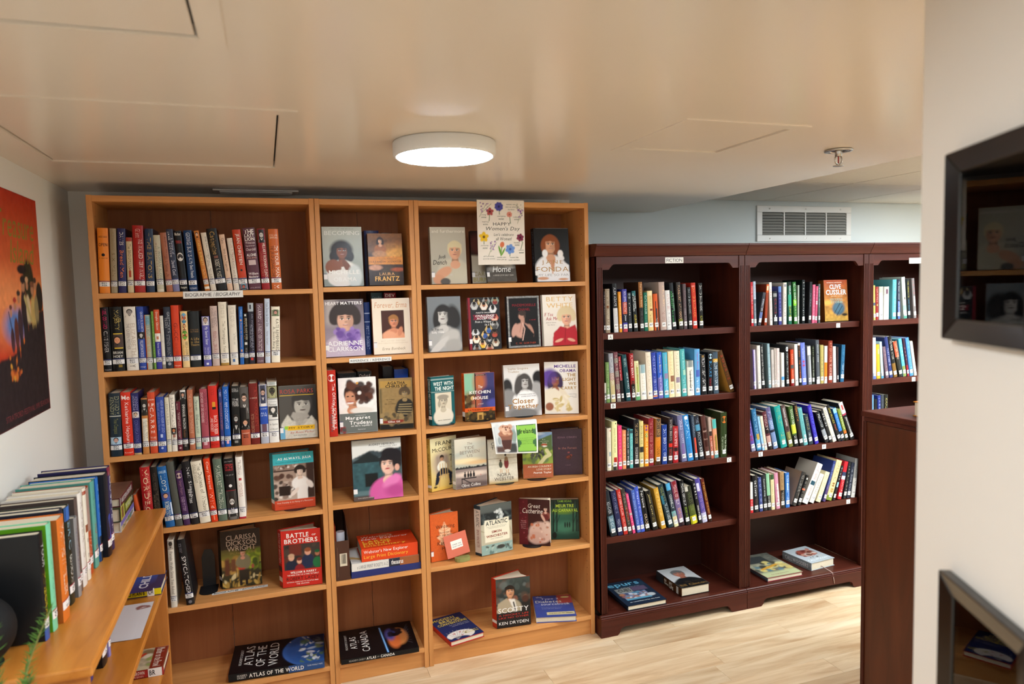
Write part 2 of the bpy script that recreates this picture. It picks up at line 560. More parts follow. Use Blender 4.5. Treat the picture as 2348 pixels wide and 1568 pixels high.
ROWS = r"""
#L1|top shelf of left light bookcase|bio|0.0060|1.6622
58.0 34.6 238.4 1.3 e8862b|bright orange book, dark lettering|H .83 .90 6b3a16 ANDRE AGASSI;H .72 .77 4a2610 OPEN;O .565 .612 151010;H .53 .545 6b3a16 A MEMOIR|AGA
82.2 20.4 237.2 1.9 9c8a6c|tan book|V .26 .62 6e5a30 SIX MEN;V .66 .94 84744f ALISTAIR COOKE|COO
111.7 25.8 237.3 2.1 2b2755|navy book, orange script title|V .74 .94 e9e2da DAVIES;V .24 .66 e2793a Bread Men|DAV
136.3 19.4 204.0 1.2 cdb890|short cream book, red top|B .93 1 a03a26;V .44 .88 4a3a2a The BRONFMANS;B .28 .4 a8401f .3 .7;B .4 .44 3a1a10 .44 .56|FAR
175.4 35.8 248.1 1.0 a3231f|tall dark red book, white lettering|R .17 .80 efe6d8 WE WALKED VERY WARILY;V .82 .95 d9a69a Gillett|GIL
206.8 27.4 236.4 1.3 26344e|dark blue book, gold lettering|V .22 .86 c49a4a THE EATONS;V .88 .93 a88a50 Rod McQueen|MCQ
215.7 23.0 212.9 -0.9 bfb89f|pale sage floral book|L .2 .86 8a5a50 Margaret Laurence;R .2 .8 6f7a70 A WOMAN ALONE;B .0 .05 d8d0bb|ALL
247.6 21.3 221.9 -3.1 a5654a|brown-pink book|R .56 .93 6d3626 Arthur Mayse;V .26 .62 5d2c20 Nick: A Montreal Life|AUF
270.6 22.3 234.9 -3.3 33384c|dark blue grey book, big white name|L .56 .96 e4e2e6 JANE AUSTEN;R .6 .86 c8c8d6 A Portrait of;V .26 .5 dcdce8 David Cecil;B .0 .2 7a789c|AUS
295.6 25.3 228.7 -3.2 100f10|black book, white round portrait|H .92 .97 d8d2c8 Mother;H .75 .88 b02a22 TERESA;O .5 .64 d8d2cc;O .56 .62 3a322e;H .04 .08 d8d4c0 Penguin|BLI
326.2 28.7 230.8 -2.5 10355f|royal blue book, white name|V .57 .96 d9dce4 GEORGE BURNS;V .22 .55 e8e8ec All My Best Friends;H .03 .06 c8ccd8 PUTNAM|BUR
381.6 17.1 230.3 -7.2 c4762e|leaning thin orange-brown book|P .86 .99 d8b090;B .03 .07 e8dcc8;V .42 .84 e8c060 CAROL BURNETT;V .2 .36 e0b070 One More Time|BUR
402.3 19.1 222.7 -6.6 dccfbd|cream book, black lettering|R .55 .93 4a4238 JUNE CALLWOOD'S;V .18 .62 4a4238 NATIONAL TREASURES|CAL
423.2 36.6 237.6 -6.6 171411|wide black book, gold script|V .58 .95 b08a48 Catherine;L .6 .84 6d5428 THE GREAT;V .2 .5 d8ccb8 ROBERT K. MASSIE;B .52 .56 7a4a38 .3 .7|CAT
462.1 19.4 215.4 -5.7 dbb69a|pale peach book|V .84 .93 2a2420 Caro;V .34 .75 2a2420 With Anne Together|CAU
485.2 19.5 201.4 -4.8 d9cbba|short pale cream book|R .54 .98 b05a50 MY LIFE IN FRANCE;V .2 .7 8a7a6c JULIA CHILD and Alex|CHI
506.5 30.5 233.7 -4.3 bd3d1c|orange-red book, small photo below|B .0 .2 5f7f8e;P .11 .2 d09a80;P .0 .09 b86050;V .42 .93 eadfd0 JEAN CHRETIEN;L .45 .9 7e2412 My Years as Prime Minister;O .31 .345 1a1512|CHR
541.1 43.8 240.5 -3.4 59303c|wide plum book, big white title|H .9 .975 f0e8e0 THE;H .85 .9 f0e8e0 LAST;H .79 .845 f0e8e0 LION;H .74 .78 cfb8b8 Winston;H .69 .725 cfb8b8 Spencer;H .63 .675 cfb8b8 Churchill;H .54 .585 e8dcd8 ALONE;H .5 .53 cf9a8a 1932-1940;B .4 .48 c8b0ae .2 .8;H .24 .28 e0d0cc William;H .19 .23 e0d0cc Manchester;H .02 .04 c0a8a8 LITTLE, BROWN|CHU
588.4 29.1 237.8 -2.2 941d21|dark red book, grey portrait on top|P .77 .985 cfcac4 2a2826;R .14 .76 ecd8c8 HILLARY RODHAM CLINTON;L .22 .62 b0604a LIVING HISTORY|CLI
624.7 37.6 236.7 -1.0 c8652d|orange book with black jacket side|H .88 .91 e8cdb4 SYLVIE;H .84 .87 e8cdb4 SIMMONS;R .2 .72 f2e8dc I'M YOUR MAN;L .19 .72 3a2418 THE LIFE OF LEONARD COHEN;V .02 .07 f0dccc M|COH
#L2|second shelf of left light bookcase|bio|0.0060|1.3721
20.5 26.7 238.7 0.0 141113|black book, hot pink title|V .67 .97 d81f63 NOEL COWARD;V .3 .63 c6c0bc CLIVE FISHER;H .02 .04 b0a8a8 Weidenfeld|COW
50.8 39.7 239.2 0.0 151311|black book with seated figure picture|V .64 .95 a89248 MAJESTY;R .76 .85 b8a050 HER;B .575 .59 d8b83a .2 .95;B .355 .575 4a3a34 .2 1;P .37 .56 e09a70;B .35 .368 d8b83a .25 .95;H .27 .31 d8d4cc BRIAN;H .21 .25 d8d4cc HOEY;B .06 .1 8a7020 .5 .8|CLI
96.9 39.5 238.3 0.0 e6ddd0|white book, grey portrait on top|P .83 .97 9a918a e6ddd0;R .24 .74 c6b4a0 ELIZABETH;L .33 .74 a89c90 THE QUEEN MOTHER;V .19 .31 b8a898 HUGO VICKERS;V .05 .09 4a4038 Y|CLI
139.9 22.8 237.5 0.0 2f489c|blue book, dark photo band|R .6 .92 d6d8e4 QUEEN ELIZABETH;B .49 .6 1d1a1a;P .49 .59 c8c4be 1d1a1a;V .2 .47 dfe0ea WILLIAM SHAWCROSS;L .64 .8 8fa0d0 The Queen Mother;H .03 .06 c8ccd8 vintage|CLI
164.7 20.7 205.8 0.0 b4b6a4|short book with multicolour border|B 0 1 c85a3c 0 .16;B 0 1 5a6a4a .84 1;B .82 .98 7aa4b0 .16 .84;V .22 .6 c89a3a HELSINKI BLUES AND;V .62 .94 5a7a80 SHELLEY PEAT|TAR
188.4 7.9 218.6 0.0 6b9440|thin green paperback|V .2 .9 a8c080 David Gibbins|GIB
197.5 18.5 224.6 0.0 c94f2a|slim book, orange white and blue|B 0 .46 3a3a94;B .46 .6 eae4da;V .66 .96 f0e2d4 Douglas Gibson;V .2 .44 d8d8ea Across Canada by;B .5 .55 c87a5a .3 .7|GIB
217.6 11.1 200.9 0.0 ddd6ca|thin white paperback, dim spine|V .5 .92 b0a89e Light Travelling;B 0 .08 8a8278|GRA
231.0 23.3 233.3 0.0 2c313d|charcoal book, silver lettering|R .58 .92 a8a8ac GRETZKY'S;L .66 .83 a8a8ac TEARS;V .2 .55 8c8c92 STEPHEN BRUNT;O .05 .1 9a9aa0|GRE
256.9 26.9 238.8 0.0 d24120|bright red-orange book|V .42 .72 7a1a10 GUCCI;V .2 .4 9a2a18 SARA GAY FORDEN;H .02 .05 f0d0c0 Harper|GUC
288.5 24.0 215.2 0.0 ecc88c|cream book, colourful oval title|O .48 .96 d8653a;O .78 .97 5a9ec0;O .5 .66 6aa83c;V .54 .9 1c140e PEGGY;R .2 .46 3a2c20 REBECCA GODFREY;L .22 .4 d09a3a the other|GOD
316.2 37.2 214.3 0.0 1d2021|wide black book, muted gold title|H .66 .68 8a6a40 TYRONE;H .62 .65 8a6a40 GUTHRIE;H .48 .53 a08048 A Life;H .43 .47 a08048 in the;H .38 .42 a08048 Theatre|GUT
362.5 27.0 193.1 0.0 5a57a2|violet book, portrait on white top|P .82 .99 b89a88 d8d0d0;V .43 .79 e8e6f0 My Secret Sister;R .2 .38 b8b4dc Helen Edwards;L .2 .38 b8b4dc Jenny Lee Smith;B .03 .07 e8e6f0 .35 .65|EDW
393.7 25.2 232.0 0.0 c6aea4|dusty pink book|L .64 .96 6a5a58 CAROL FERRING;R .66 .92 7a6a68 MARIE BENEDICT;V .2 .58 9a4848 PERSONAL LIBRARIAN|BEN
423.7 29.3 246.4 0.0 e4d9c4|tall ivory book, orange-brown foot|V .74 .96 b0a48e PETER GZOWSKI;V .18 .7 8a8068 The Morningside Years;B 0 .04 a8823c;B .065 .075 7a7468 .3 .6|GZO
458.4 28.2 233.0 0.0 e2d7c6|ivory book, faint lettering|V .62 .97 b4aa98 PETER GZOWSKI;R .34 .54 aaa090 The Private Voice;B .05 .1 4a6a9c .3 .6|GZO
507.3 14.3 226.0 1.1 265fa8|slim blue paperback, orange title|V .3 .72 d89a70 Peace by Chocolate;V .83 .95 a8c0dc TAREQ;B .75 .78 d89a70 .3 .7;B .22 .26 d89a70 .3 .7|HAD
524.3 15.3 200.3 1.1 151414|thin short black paperback|R .48 .9 d8ccb4 BEHIND SAD EYES;L .5 .9 b87a30 The Life of;B .38 .43 d8d4cc .2 .8;V .2 .32 a0988c MARC SHAPIRO;B .94 .98 d8d4cc .3 .7|HAR
547.6 20.6 239.5 1.0 25222e|navy-black book, grey picture on top|B .86 1 a8aeb2;B .9 .97 3a3a40 .3 .6;R .2 .82 8a8a98 AN INCOMPARABLE RAJ;V .27 .64 9a9aa6 PATRICK GARLAND;B .06 .1 c03a30 .3 .75|HAR
581.2 26.2 236.5 1.6 6a4f58|mauve book, white lettering|V .7 .97 e8dcdc HARRON;V .19 .66 e0d0d0 A PARENT CONTRADICTION;H .03 .05 c8b8bc COLLINS|HAR
605.2 19.2 254.5 1.9 c3ccda|tall pale blue paperback|V .57 .94 3a4450 From Down the Other Side;V .28 .5 8a8a98 Helmut Hornbert|HOF
641.6 32.2 221.6 2.3 ede3cd|ivory book, small square photo on top|B .83 .95 7c7a60 .25 .8;P .83 .94 c89080 6a7a58;R .2 .78 6a604e KATE REMEMBERED;L .25 .64 6a604e A. Scott Berg|HEP
#L3|third shelf of left light bookcase|bio|0.0060|1.0515
62.6 38.4 238.8 1.1 1c2a36|wide dark navy book, portrait at foot|R .66 .95 a8a47c EDWARD M.;L .66 .94 a8a47c KENNEDY;B .63 .645 c0c0b4;V .36 .6 7a7a48 True Compass;B .3 .305 9a9a90;P .185 .305 d0a090 a8c4d8|KEN
67.8 33.8 239.9 0.0 d2331d|bright red book, white name down spine|H .88 .95 f2e4dc Me;V .18 .84 f2e4dc Katharine Hepburn;H .03 .06 f0c8b8 Knopf|HEP
103.4 24.2 235.0 0.0 27275f|navy book, wedding photo band|L .72 .96 b0acc4 JACQUELINE;R .72 .94 a09cba KENNEDY;B .6 .7 d8ccc4 .15 .9;B .6 .68 2a2428 .2 .5;P .6 .69 d8b090 d8ccc4;V .2 .56 6868a4 CONVERSATIONS;B 0 .03 c0a070|KEN
153.9 21.3 212.5 0.9 c07c40|orange book, dark photo over white panel|B .69 .98 26231f;P .75 .95 c8c4bc 26231f;B .15 .64 ded6c4 .1 .9;R .28 .6 5a544a CLARK A. MCKIM;L .26 .58 8a8274 An Autobiography|KRA
158.0 25.2 233.8 0.0 c94a2a|orange-red book, white lettering|H .86 .89 eedccc JOHN;H .77 .82 f2e4d6 LE;V .33 .75 f4e8da CARRE;H .24 .27 eac8b8 THE;H .19 .22 eac8b8 PIGEON|LEC
186.4 27.1 214.1 0.0 30489a|blue book, small white lettering|R .36 .94 a8b4dc HOUR OF GOLD, HOUR OF LEAD;L .4 .9 8494cc Diaries and Letters of Anne Morrow;B .27 .33 b8c4e4 .35 .65;O .06 .1 a8b4dc|LIN
216.3 15.0 210.5 0.0 d9d0b8|cream paperback, olive lettering|V .5 .92 8a8468 LEONARDO;V .18 .46 aca488 THE SCIENTIST|LEO
233.3 18.3 219.3 0.0 e8dfd0|white book, small photo mid spine|V .43 .95 4a4440 SHIRLEY MacLAINE;P .3 .42 c87848 2c2220;B .25 .3 a07060 .3 .8;V .18 .25 6a6460 Out|MAC
254.7 15.2 191.5 0.0 5f1a2b|thin short burgundy book|L .84 .96 d0b0b0 Robert MacNeil;V .18 .78 d4c0b8 THE RIGHT PLACE AT THE RIGHT TIME;O .04 .08 c0a0a0|MAC
271.2 19.0 234.3 0.0 211d1c|black book, man in suit on top|B .85 1 e4e0da;P .85 .97 c8957c 2a2624;V .36 .76 e0dcd4 EMMANUEL MACRON;V .22 .34 8a6040 Revolution;V .06 .12 b0a8a0 BW|MAC
295.3 19.7 233.4 0.0 b2694b|brick-pink book|V .63 .93 deb49a THE DANGER TREE;V .28 .58 deb49a DAVID MACFARLANE;B .09 .13 e4dcc8 .1 .8|MAC
318.0 18.3 206.4 0.0 bfc7b0|pale green slim book|V .74 .93 3a4440 Mereven;V .3 .66 3a4440 REFUGE under the ROOF;B 0 .05 8a9c9c|MAN
339.9 26.1 233.9 0.0 a34a56|rose red book|R .4 .95 6a2430 DEBORAH MITFORD;L .44 .94 e4c8c8 DUCHESS OF DEVONSHIRE;B .06 .12 d8a8b0 .25 .7|MIT
369.8 32.2 243.8 0.0 ce2b20|tall red book, beer glass picture|V .85 .95 8a1610 PATRICK;B .66 .74 d8932a .4 .75;B .62 .66 201a18 .4 .8;R .22 .52 f4e4dc BACK TO BEER;L .26 .5 f0d4cc ...AND HOCKEY;H .04 .07 8a1810 ECW|MOL
406.9 12.4 227.6 0.0 34376f|thin indigo book, orange lettering|V .3 .78 c8733a THE INTIMATE LIFE OF L.M. MONTGOMERY;V .88 .95 d8d4e0 RUBIO;V .05 .1 c8c4d8 MD|MON
421.7 21.7 237.3 0.0 1b5bb0|bright blue book|V .77 .95 cfdcf0 MOWAT;V .3 .74 e0e8f4 POMP AND CIRCUMSTANCES;B .05 .12 e0a8b8 .3 .7|MOW
478.8 28.9 236.8 1.0 181818|black book, man's photo at foot|H .93 .96 b8b4b0 PETER C.;H .9 .93 b8b4b0 NEWMAN;H .76 .79 d0ccc8 THE;H .72 .75 d0ccc8 SECRET;H .69 .72 d0ccc8 MULRONEY;H .66 .69 d0ccc8 TAPES;P .2 .63 b8b4ae 181818;B .05 .09 8a8884 .25 .7|MUL
483.3 33.0 231.1 0.0 4c4844|book with white-haired woman's photo|P .55 .99 e0b49c 5a5450;B .27 .65 1c1818 .0 .65;P .3 .45 d8a080 1c1818;B 0 .265 b0553a;B .2 .21 d8a890 .1 .9|MUN
518.1 33.3 243.2 0.0 6e1d18|tall dark red-brown book|R .3 .95 a03a2c TRINA MCQUEEN;L .18 .5 b08468 PETER MANSBRIDGE;H .75 .77 d8b8a8 A MEMOIR|MUR
555.6 29.5 236.0 0.0 2a4ea8|blue and white book, woman's photo on top|B .63 1 e2dcd8;P .68 .99 d0a894 3a3c50;H .58 .6 c4d0ea ANNE;H .5 .53 c4d0ea ALL;H .46 .49 c4d0ea OF ME;B 0 .33 aeb0bc;B .2 .33 6a4a58 .2 .8|MUR
587.1 37.0 244.0 0.0 e6e2dc|tall white book with grey stripes|B .95 1 a8aca8;B .73 .94 55553a;P .74 .92 3a3830 a8a478;B .71 .725 9a9a9a;H .66 .69 a8a4a0 Christopher;H .61 .65 a8a4a0 Plummer;B .42 .54 3a3836 .4 .9;P .46 .6 e8e0d8 3a3836;B .37 .385 9a9a9a;H .28 .32 a8a4a0 In Spite;H .2 .24 a8a4a0 of Myself|PLU
#L4|fourth shelf of left light bookcase|bio|0.0060|0.7579
107.5 14.1 141.5 -9.4 d0582c|orange book mostly hidden by stand|V .3 .9 8a3018 LIFE|RIC
121.5 34.3 243.1 -1.4 ae2224|wide red book, large cream lettering|V .1 .96 e6d4a8 MORDECAI;R .42 .9 d8a08c CHARLES FORAN;L .1 .4 d8a08c THE LIFE AND TIMES|RIC
159.1 23.2 241.2 -2.0 1d1714|black-brown book, dull lettering|R .2 .6 6a5a48 THE LAST HONEST MAN;L .1 .55 7a6a54 MORDECAI & ME;V .62 .9 5a4c40 MICHAEL POSNER|RIC
194.2 32.1 239.0 -4.7 1f5c99|blue book, white lettering and small photo|V .6 .86 dfe0d0 LLOYD;H .88 .94 b8cfe0 LONG LIFE;B .44 .57 242c48;P .44 .57 d8a080 4858a0;V .16 .42 d8dccc ROBERTSON;B .2 .4 c8d4e4 .85 1|ROB
229.6 24.5 254.7 -5.0 4d4f49|plain grey-green book|B .17 .19 8a4a30 .3 .7|ROB
258.1 22.7 216.9 -5.5 45284f|short purple book, gold script|O .86 .96 c8b0a0;V .56 .82 8f6a78 Ginger Rogers;V .26 .52 b89cb8 GINGER MY STORY|ROG
284.2 28.1 250.4 -5.4 1b1a1e|black book, white serif title|R .44 .9 e4e2e0 Neil Simon;V .34 .56 e4e2e0 Rewrites|SIM
316.2 38.4 247.0 -5.4 e2d9c4|leaning cream book, large lettering|R .18 .96 5a5040 The Duchess of Windsor;L .66 .95 7a6e58 CHARLES HIGHAM|WIN
357.5 23.0 254.1 -4.4 d53a15|vivid red-orange book|V .52 .95 f4e0d0 Cheryl Strayed;V .22 .46 f4e0d0 Wild;B .03 .1 e88a68 .4 .6|STR
383.6 32.1 247.7 -2.8 5b6a5b|grey-green book, white lettering|V .2 .9 cfd2c0 MARGARET TRUDEAU;L .36 .7 8a9478 Beyond Reason|TRU
419.5 36.4 246.0 -2.1 1b191a|black book, face photo lower half|B 0 .47 6a6662;P .05 .47 d4cec6 2a2826;B .475 .48 c03038;H .94 .96 b0acaa John English;H .88 .91 d03a40 CITIZEN;H .84 .87 d03a40 OF THE;H .8 .83 d03a40 WORLD;H .72 .74 a8a4a2 THE LIFE OF;O .53 .58 e4e0dc|TRU
459.7 24.8 248.5 -1.0 ece4da|white book, red foot|V .72 .95 7a5a54 TRUDEAU;B .62 .66 c04a4a .3 .7;V .36 .58 c08a80 MEMOIRS;B 0 .03 b02a3a|TRU
#L5|fifth shelf of left light bookcase|bio|0.0060|0.4398
195.1 21.4 267.6 0.0 d8cebf|white book, black photo on top|P .86 .99 3a3430 a89c90;V .2 .83 7a7066 Pamela Wallin Since You Asked|WAL
249.9 28.9 264.9 -4.7 1a191c|leaning black book, tall white title|L .8 .94 8a8a90 PETER WRIGHT;V .17 .74 e6e2e0 SPYCATCHER;O .02 .07 6a6a70|WRI
#D1A|top shelf of left dark bookcase|sq|-0.0018|1.4258
2069.8 7.3 192.2 0.0 2a0f12|thin maroon paperback|V .45 .9 c8b8b0 COME FIRST|AB
2079.7 23.0 203.5 -0.4 8d7c68|tan book, round emblem|V .62 .95 c4b49c POSTELLE;O .56 .62 7a4a28;V .12 .54 d8ccb4 YOUNGER PLATES|AD
2122.7 22.4 226.5 -2.0 15161a|tall black over white book|B 0 .5 c8c6c6;V .54 .92 e8e8ea ALEX ADAMS;V .14 .46 a8a8ac WHITE HORSE|AD
2150.7 13.5 188.3 -1.9 d58a22|thin orange-yellow book|V .15 .92 f0d8a0 FRED ALFREDS FARNES|AK
2170.4 23.2 199.5 -1.2 3b3a90|purple and orange book|B .4 .7 b8583c;B .22 .42 141420;B 0 .08 a83a48;V .48 .95 d8d4e4 SOLEMN OATH;V .26 .4 d8d8e0 Joanne|AL
2198.1 17.9 183.4 -1.6 1d2126|dark blue-black paperback|O .84 .98 7a868c;V .42 .74 c8c4c0 allende;V .14 .4 5a5a60 Isabel|AL
2227.4 19.9 190.1 -3.6 171c1e|black book with teal top|B .88 1 1e5c60;R .56 .88 e0e4e0 THE KEEPER;L .5 .94 e0e4e0 OF LOST CAUSES;V .1 .42 d8c030 ADLER-OLSEN|AD
2259.8 20.1 231.3 -2.2 1d1c1b|tall book, copper upper half|B .48 1 8f5a2a;V .5 .96 e0c89a Portrait in Sepia;V .12 .42 5a5a58 ISABEL ALLENDE|AL
2282.6 17.9 181.7 -1.3 16614b|green paperback|V .44 .92 d4e4dc CAT'S CRADLER;V .16 .4 5a9a84 novel|AN
2304.3 26.9 188.8 -2.2 d8bd80|pale yellow book, tiny picture|B .88 .99 e4d0a0;B .5 .55 7a3a28 .4 .9;V .12 .44 8a7444 The Undertow;V .6 .88 b09858 JAMES K. AGEE|AP
2337.2 21.8 173.9 -2.6 c7541f|orange book with black wedge|B 0 .6 2a2a2c .35 .8;B .6 .8 2a2a2c .35 .55;V .08 .34 c8c4c0 TRACY SOLBERG|AR
2371.8 30.8 228.4 -3.2 b09a90|tall rosy taupe book|R .5 .93 e8c890 AVRIL AVRON;V .1 .4 8a6058 THE WOMAN IN|AR
2405.1 24.4 188.2 -3.3 d6d4d2|white slim book, red lettering|V .5 .9 b04a44 KATE ATKINSON;V .18 .34 8a8a8a LIFE AFTER;V .4 .44 6a6a6a M|AT
2435.6 20.1 223.8 -4.9 14171d|black book, bright green name|L .1 .82 3cc05a MARGARET ATWOOD;R .4 .78 9ad0a8 THE TESTAMENTS|AT
2470.9 23.0 225.9 -4.2 2a2522|black book with copper name|V .22 .94 dcae84 MARGARET ATWOOD;B .1 .22 6a6a28|AT
2498.6 16.5 217.5 -2.0 574a4e|dim mauve-grey book|V .5 .85 8a6a6a CATALINA;V .12 .46 a8a0a4 ANGUS TAYLOR|AU
2525.0 18.7 200.4 -3.1 18181a|black paperback, silver name|V .36 .96 b8bcc0 DAVID BALDACCI;V .12 .3 5a5a60 THE ESCAPE|BA
2548.4 24.3 221.2 -3.1 b52a1c|bright red book, gold name|V .24 .9 d8a04a DAVID BALDACCI;H .9 .95 e0a090 MEMORY|BA
2584.4 22.0 219.1 -1.9 121213|black book, white name, last upright|V .38 .95 eceae6 DAVID BALDACCI;V .1 .28 c8c020 HELL'S CORNER|BA
#D1B|second shelf of left dark bookcase|sq|-0.0018|1.0997
2066.9 8.7 93.8 0.0 c8c4b8|sliver of pale book|B 0 .5 6a6a64|AM
2078.6 17.3 189.6 -1.4 6c8a50|short green book|V .4 .95 a8b888 THE FIRST LEE;V .1 .36 d0d4b8 JAMES BAKER|BA
2102.4 23.2 229.7 -2.9 8f8f94|grey book fading to gold|B 0 .45 b8a878;B .45 .6 a88a7c;V .34 .94 d4d2d4 WILLIAM DEAN CHEADON|BE
2132.7 20.2 234.5 -3.8 6e4048|maroon and grey banded book|B .78 .88 7c746c;B .5 .62 7c746c;B .25 .36 7c746c;B 0 .12 7c746c;V .12 .94 b0a090 SARA REES SONDRA|BE
2156.8 12.5 217.5 -4.2 1a1416|black book, red upper cover|B .46 .98 8a1c22;L .46 .96 e8e0dc THE FACTS OF DEATH|BE
2183.2 22.8 220.0 -6.0 1b444a|dark teal book|R .26 .62 e4ecec LORD OF THE WORLD;V .74 .92 b8c8c8 BENSON|BE
2211.1 19.6 223.6 -3.0 931f22|red over black book, white name|B 0 .35 16130f;O .35 .42 3a2a22;V .48 .96 f0e4dc FLYNN BERRY;V .06 .3 d8d0c8 A DOUBLE LIE|BE
2232.9 22.2 186.5 -2.7 d3d0a0|short cream and green book|B .2 .85 9aa85a .35 .85;B 0 .14 5a9a68;V .42 .94 9a4a2a Maeve Binchy|BI
2261.4 28.7 167.3 -2.6 e2dccf|short white book, blue picture on top|B .76 1 8aa4a8;V .26 .72 b8a490 MAEVE BINCHY|BI
2296.3 27.9 225.3 -2.9 ddcfba|tall cream book, pale lettering|V .2 .92 b8a88c BINCHY FIREFLY SUMMER|BI
2326.8 23.2 222.2 -2.8 2a3c94|royal blue book, pale lettering|V .55 .93 c0c8e8 MAEVE BINCHY;V .12 .48 c8d0ea A WEEK IN WINTER;B .04 .07 d88a5a|BI
2355.1 26.0 222.0 -2.6 2b56b4|blue to violet book, gold script|B 0 .45 6a62a4;V .55 .94 d8c890 Maeve Binchy;V .16 .5 d0d0ea Nights of Rain|BI
2387.0 24.5 218.9 -2.7 47a3bd|sky blue book, small picture|B .42 .54 8a7c98 .2 1;V .58 .95 a89a80 Maeve Binchy;V .12 .38 c8e4ec Minding Frankie|BI
2414.6 29.6 223.2 -2.2 e5cfa2|warm cream book, framed picture|B .34 .47 8a6048 .3 1;V .5 .94 c4a878 MAEVE BINCHY;V .12 .3 b09060 QUENTINS|BI
2447.8 29.8 222.3 -2.1 ddd2b6|cream book, grey violet picture|B .31 .43 8a7c8c .2 .9;V .46 .96 a89c80 MAEVE BINCHY;V .1 .28 9a8c70 SCARLET FEATHER|BI
2485.4 25.9 230.3 -3.3 4aa0a0|aqua green book|B .45 .56 9ac0a8 .4 .95;V .58 .96 b0dcd8 Maeve Binchy;V .12 .4 a8d0d0 Tara Road|BI
2517.0 36.2 170.8 -1.9 e0dacb|short white book, grey photo top|B .82 1 7d8482;V .14 .76 7a786c MAEVE BINCHY;B .2 .72 3a3a34 .38 .48|BI
2557.8 29.2 226.2 -0.9 5b9ac8|light blue book, magenta script|B .4 .55 4a5ca8 .2 .9;V .56 .94 a04a8c Maeve Binchy;V .12 .38 e0ecf4 A Year in Winter|BI
2594.4 30.6 197.4 -2.8 17181b|black book, white capitals|V .2 .92 ece8e4 FRIDAY NIGHT LIGHTS;B .93 .98 8a6a38 .3 .7|BI
2631.9 25.1 205.1 0.0 141519|dark book, blue name|O .85 .97 a8c4d4;V .42 .8 4aa0d8 BLAKE;V .12 .38 a02a30 Garden of Lies|BL
2664.7 29.1 205.9 -1.9 3c4c5a|slate blue book, spaced letters|B .76 .84 c89a38;V .1 .8 d0d8dc OLDS BOWERING|BO
2761.2 26.0 219.7 -19.8 4a3016|leaning book, amber front cover|V .3 .9 a03020 BOURNE|BO
#D1C|third shelf of left dark bookcase|sq|-0.0018|0.7776
2075.9 21.7 201.9 0.0 d6cdb8|off-white book, small red dot|B .92 .95 b03028 .7 .9;B .34 .44 8a9aa0 .5 .9;V .5 .78 b0a898 Debbie Boyne|BR
2102.8 27.5 231.4 0.0 dcd69c|pale yellow book, red blotch at foot|B 0 .1 2a2a26;B .12 .26 a82a20 .3 .9;V .36 .86 8a8450 people from the past;B .94 .97 2a4a2a .6 .8|BR
2135.0 18.8 208.7 0.0 d83a6c|hot pink paperback|V .5 .95 e88aa0 LeAnne;V .1 .46 f0c84a Col Wise|BR
2157.6 18.3 184.9 0.0 d98a5c|thin peach orange book|V .1 .9 f0c8a4 Brackston|BR
2178.8 14.2 193.0 0.0 191b1e|black book, big white title|V .1 .94 eaeaea THE GUARDS KEN BRUEN;B .95 .99 4a9ac0 .4 .7|BR
2196.0 16.5 185.8 0.0 54a2a0|turquoise paperback|V .1 .9 a8d8d4 THE CAMBRIDGE CLUB;B .9 .98 2a4a50|BR
2218.3 26.8 231.3 0.0 17171a|tall black book, gold title|V .5 .92 c8a878 THE LUCIFER CODE;V .12 .42 e0dcd4 CHARLES BROKAW|BR
2248.6 20.8 220.1 0.0 cdbd7c|khaki yellow book, black picture band|B .32 .44 2a2a2a;V .5 .9 5a5434 BOMBAY ICE;V .12 .3 7a7040 EMILY BRONTE|BR
2275.0 20.9 199.6 0.0 dd8d22|orange floral book|O .86 .99 7a3a7a;O .7 .8 4a8a3a;V .18 .82 f4dca0 DOUGLAS BROWN|BR
2297.6 26.6 230.5 0.0 7f1f28|dark red book, gilt lettering|V .5 .94 c8948c THE DA VINCI CODE;V .16 .46 c89a8c DAN BROWN;B .08 .12 a88a6a|BR
2361.9 29.3 224.6 1.1 c07420|book half dark, half fiery orange|B .6 1 4a3c34;B 0 .1 3a2418;V .52 .95 c89a58 DAN BROWN;V .1 .4 2a1810 INFERNO|BR
2370.4 27.9 191.7 0.0 1d3a84|blue paperback, white name|V .36 .9 dfe0e4 DAN BROWN;V .08 .3 c0c8dc ORIGIN|BR
2425.7 22.4 222.5 1.4 2a2124|black book, red square|B .36 .44 c0261c .1 1;V .5 .96 c8c0b8 SANDRA BROWN;V .06 .32 b83a2a SEEING RED|BR
2431.5 29.0 179.5 0.0 9c1a22|short red book, black band|B .32 .42 2a1a1c;V .46 .94 f4e8e4 ANGELS & DEMONS;V .08 .3 e8d8d8 DAN BROWN|BR
2481.2 28.5 231.4 -6.6 67678a|grey violet book|V .4 .9 c8c8dc DOUBLE WHAMMY;V .14 .38 8a3a9a the bamba|BU
2515.8 31.7 230.5 -7.7 2a78b4|bright blue glossy book|V .5 .95 d4e8f4 CAPTAIN;V .12 .44 3a5a94 Visions;O .9 .98 e0f0f8|BU
2555.9 16.9 227.3 -6.6 2c3848|dark blue book, red panel|B .14 .5 c04430 .3 .9;V .52 .95 8a94a0 MCDOUGALL|BU
2582.2 26.3 222.2 -8.7 22262f|dark book, blue picture, white capitals|B .66 .8 4a86a4;V .1 .62 e0e0dc PAINTED GIRLS;V .84 .95 8a94a4 THE|BU
2616.7 26.2 218.5 -7.8 4f2f2a|brown book, darker panel|B .28 .72 3a1c18 .2 .9;H .62 .66 b89a8c HEART;H .44 .48 9a7a6c Burns|CA
2647.5 14.8 207.7 -5.1 b09c90|thin book, white and red|B 0 .55 a85a48;V .1 .5 e8d8cc A FORTUNE;B .55 .66 3a2a28;V .7 .93 8a8078 Lou Clary|CA
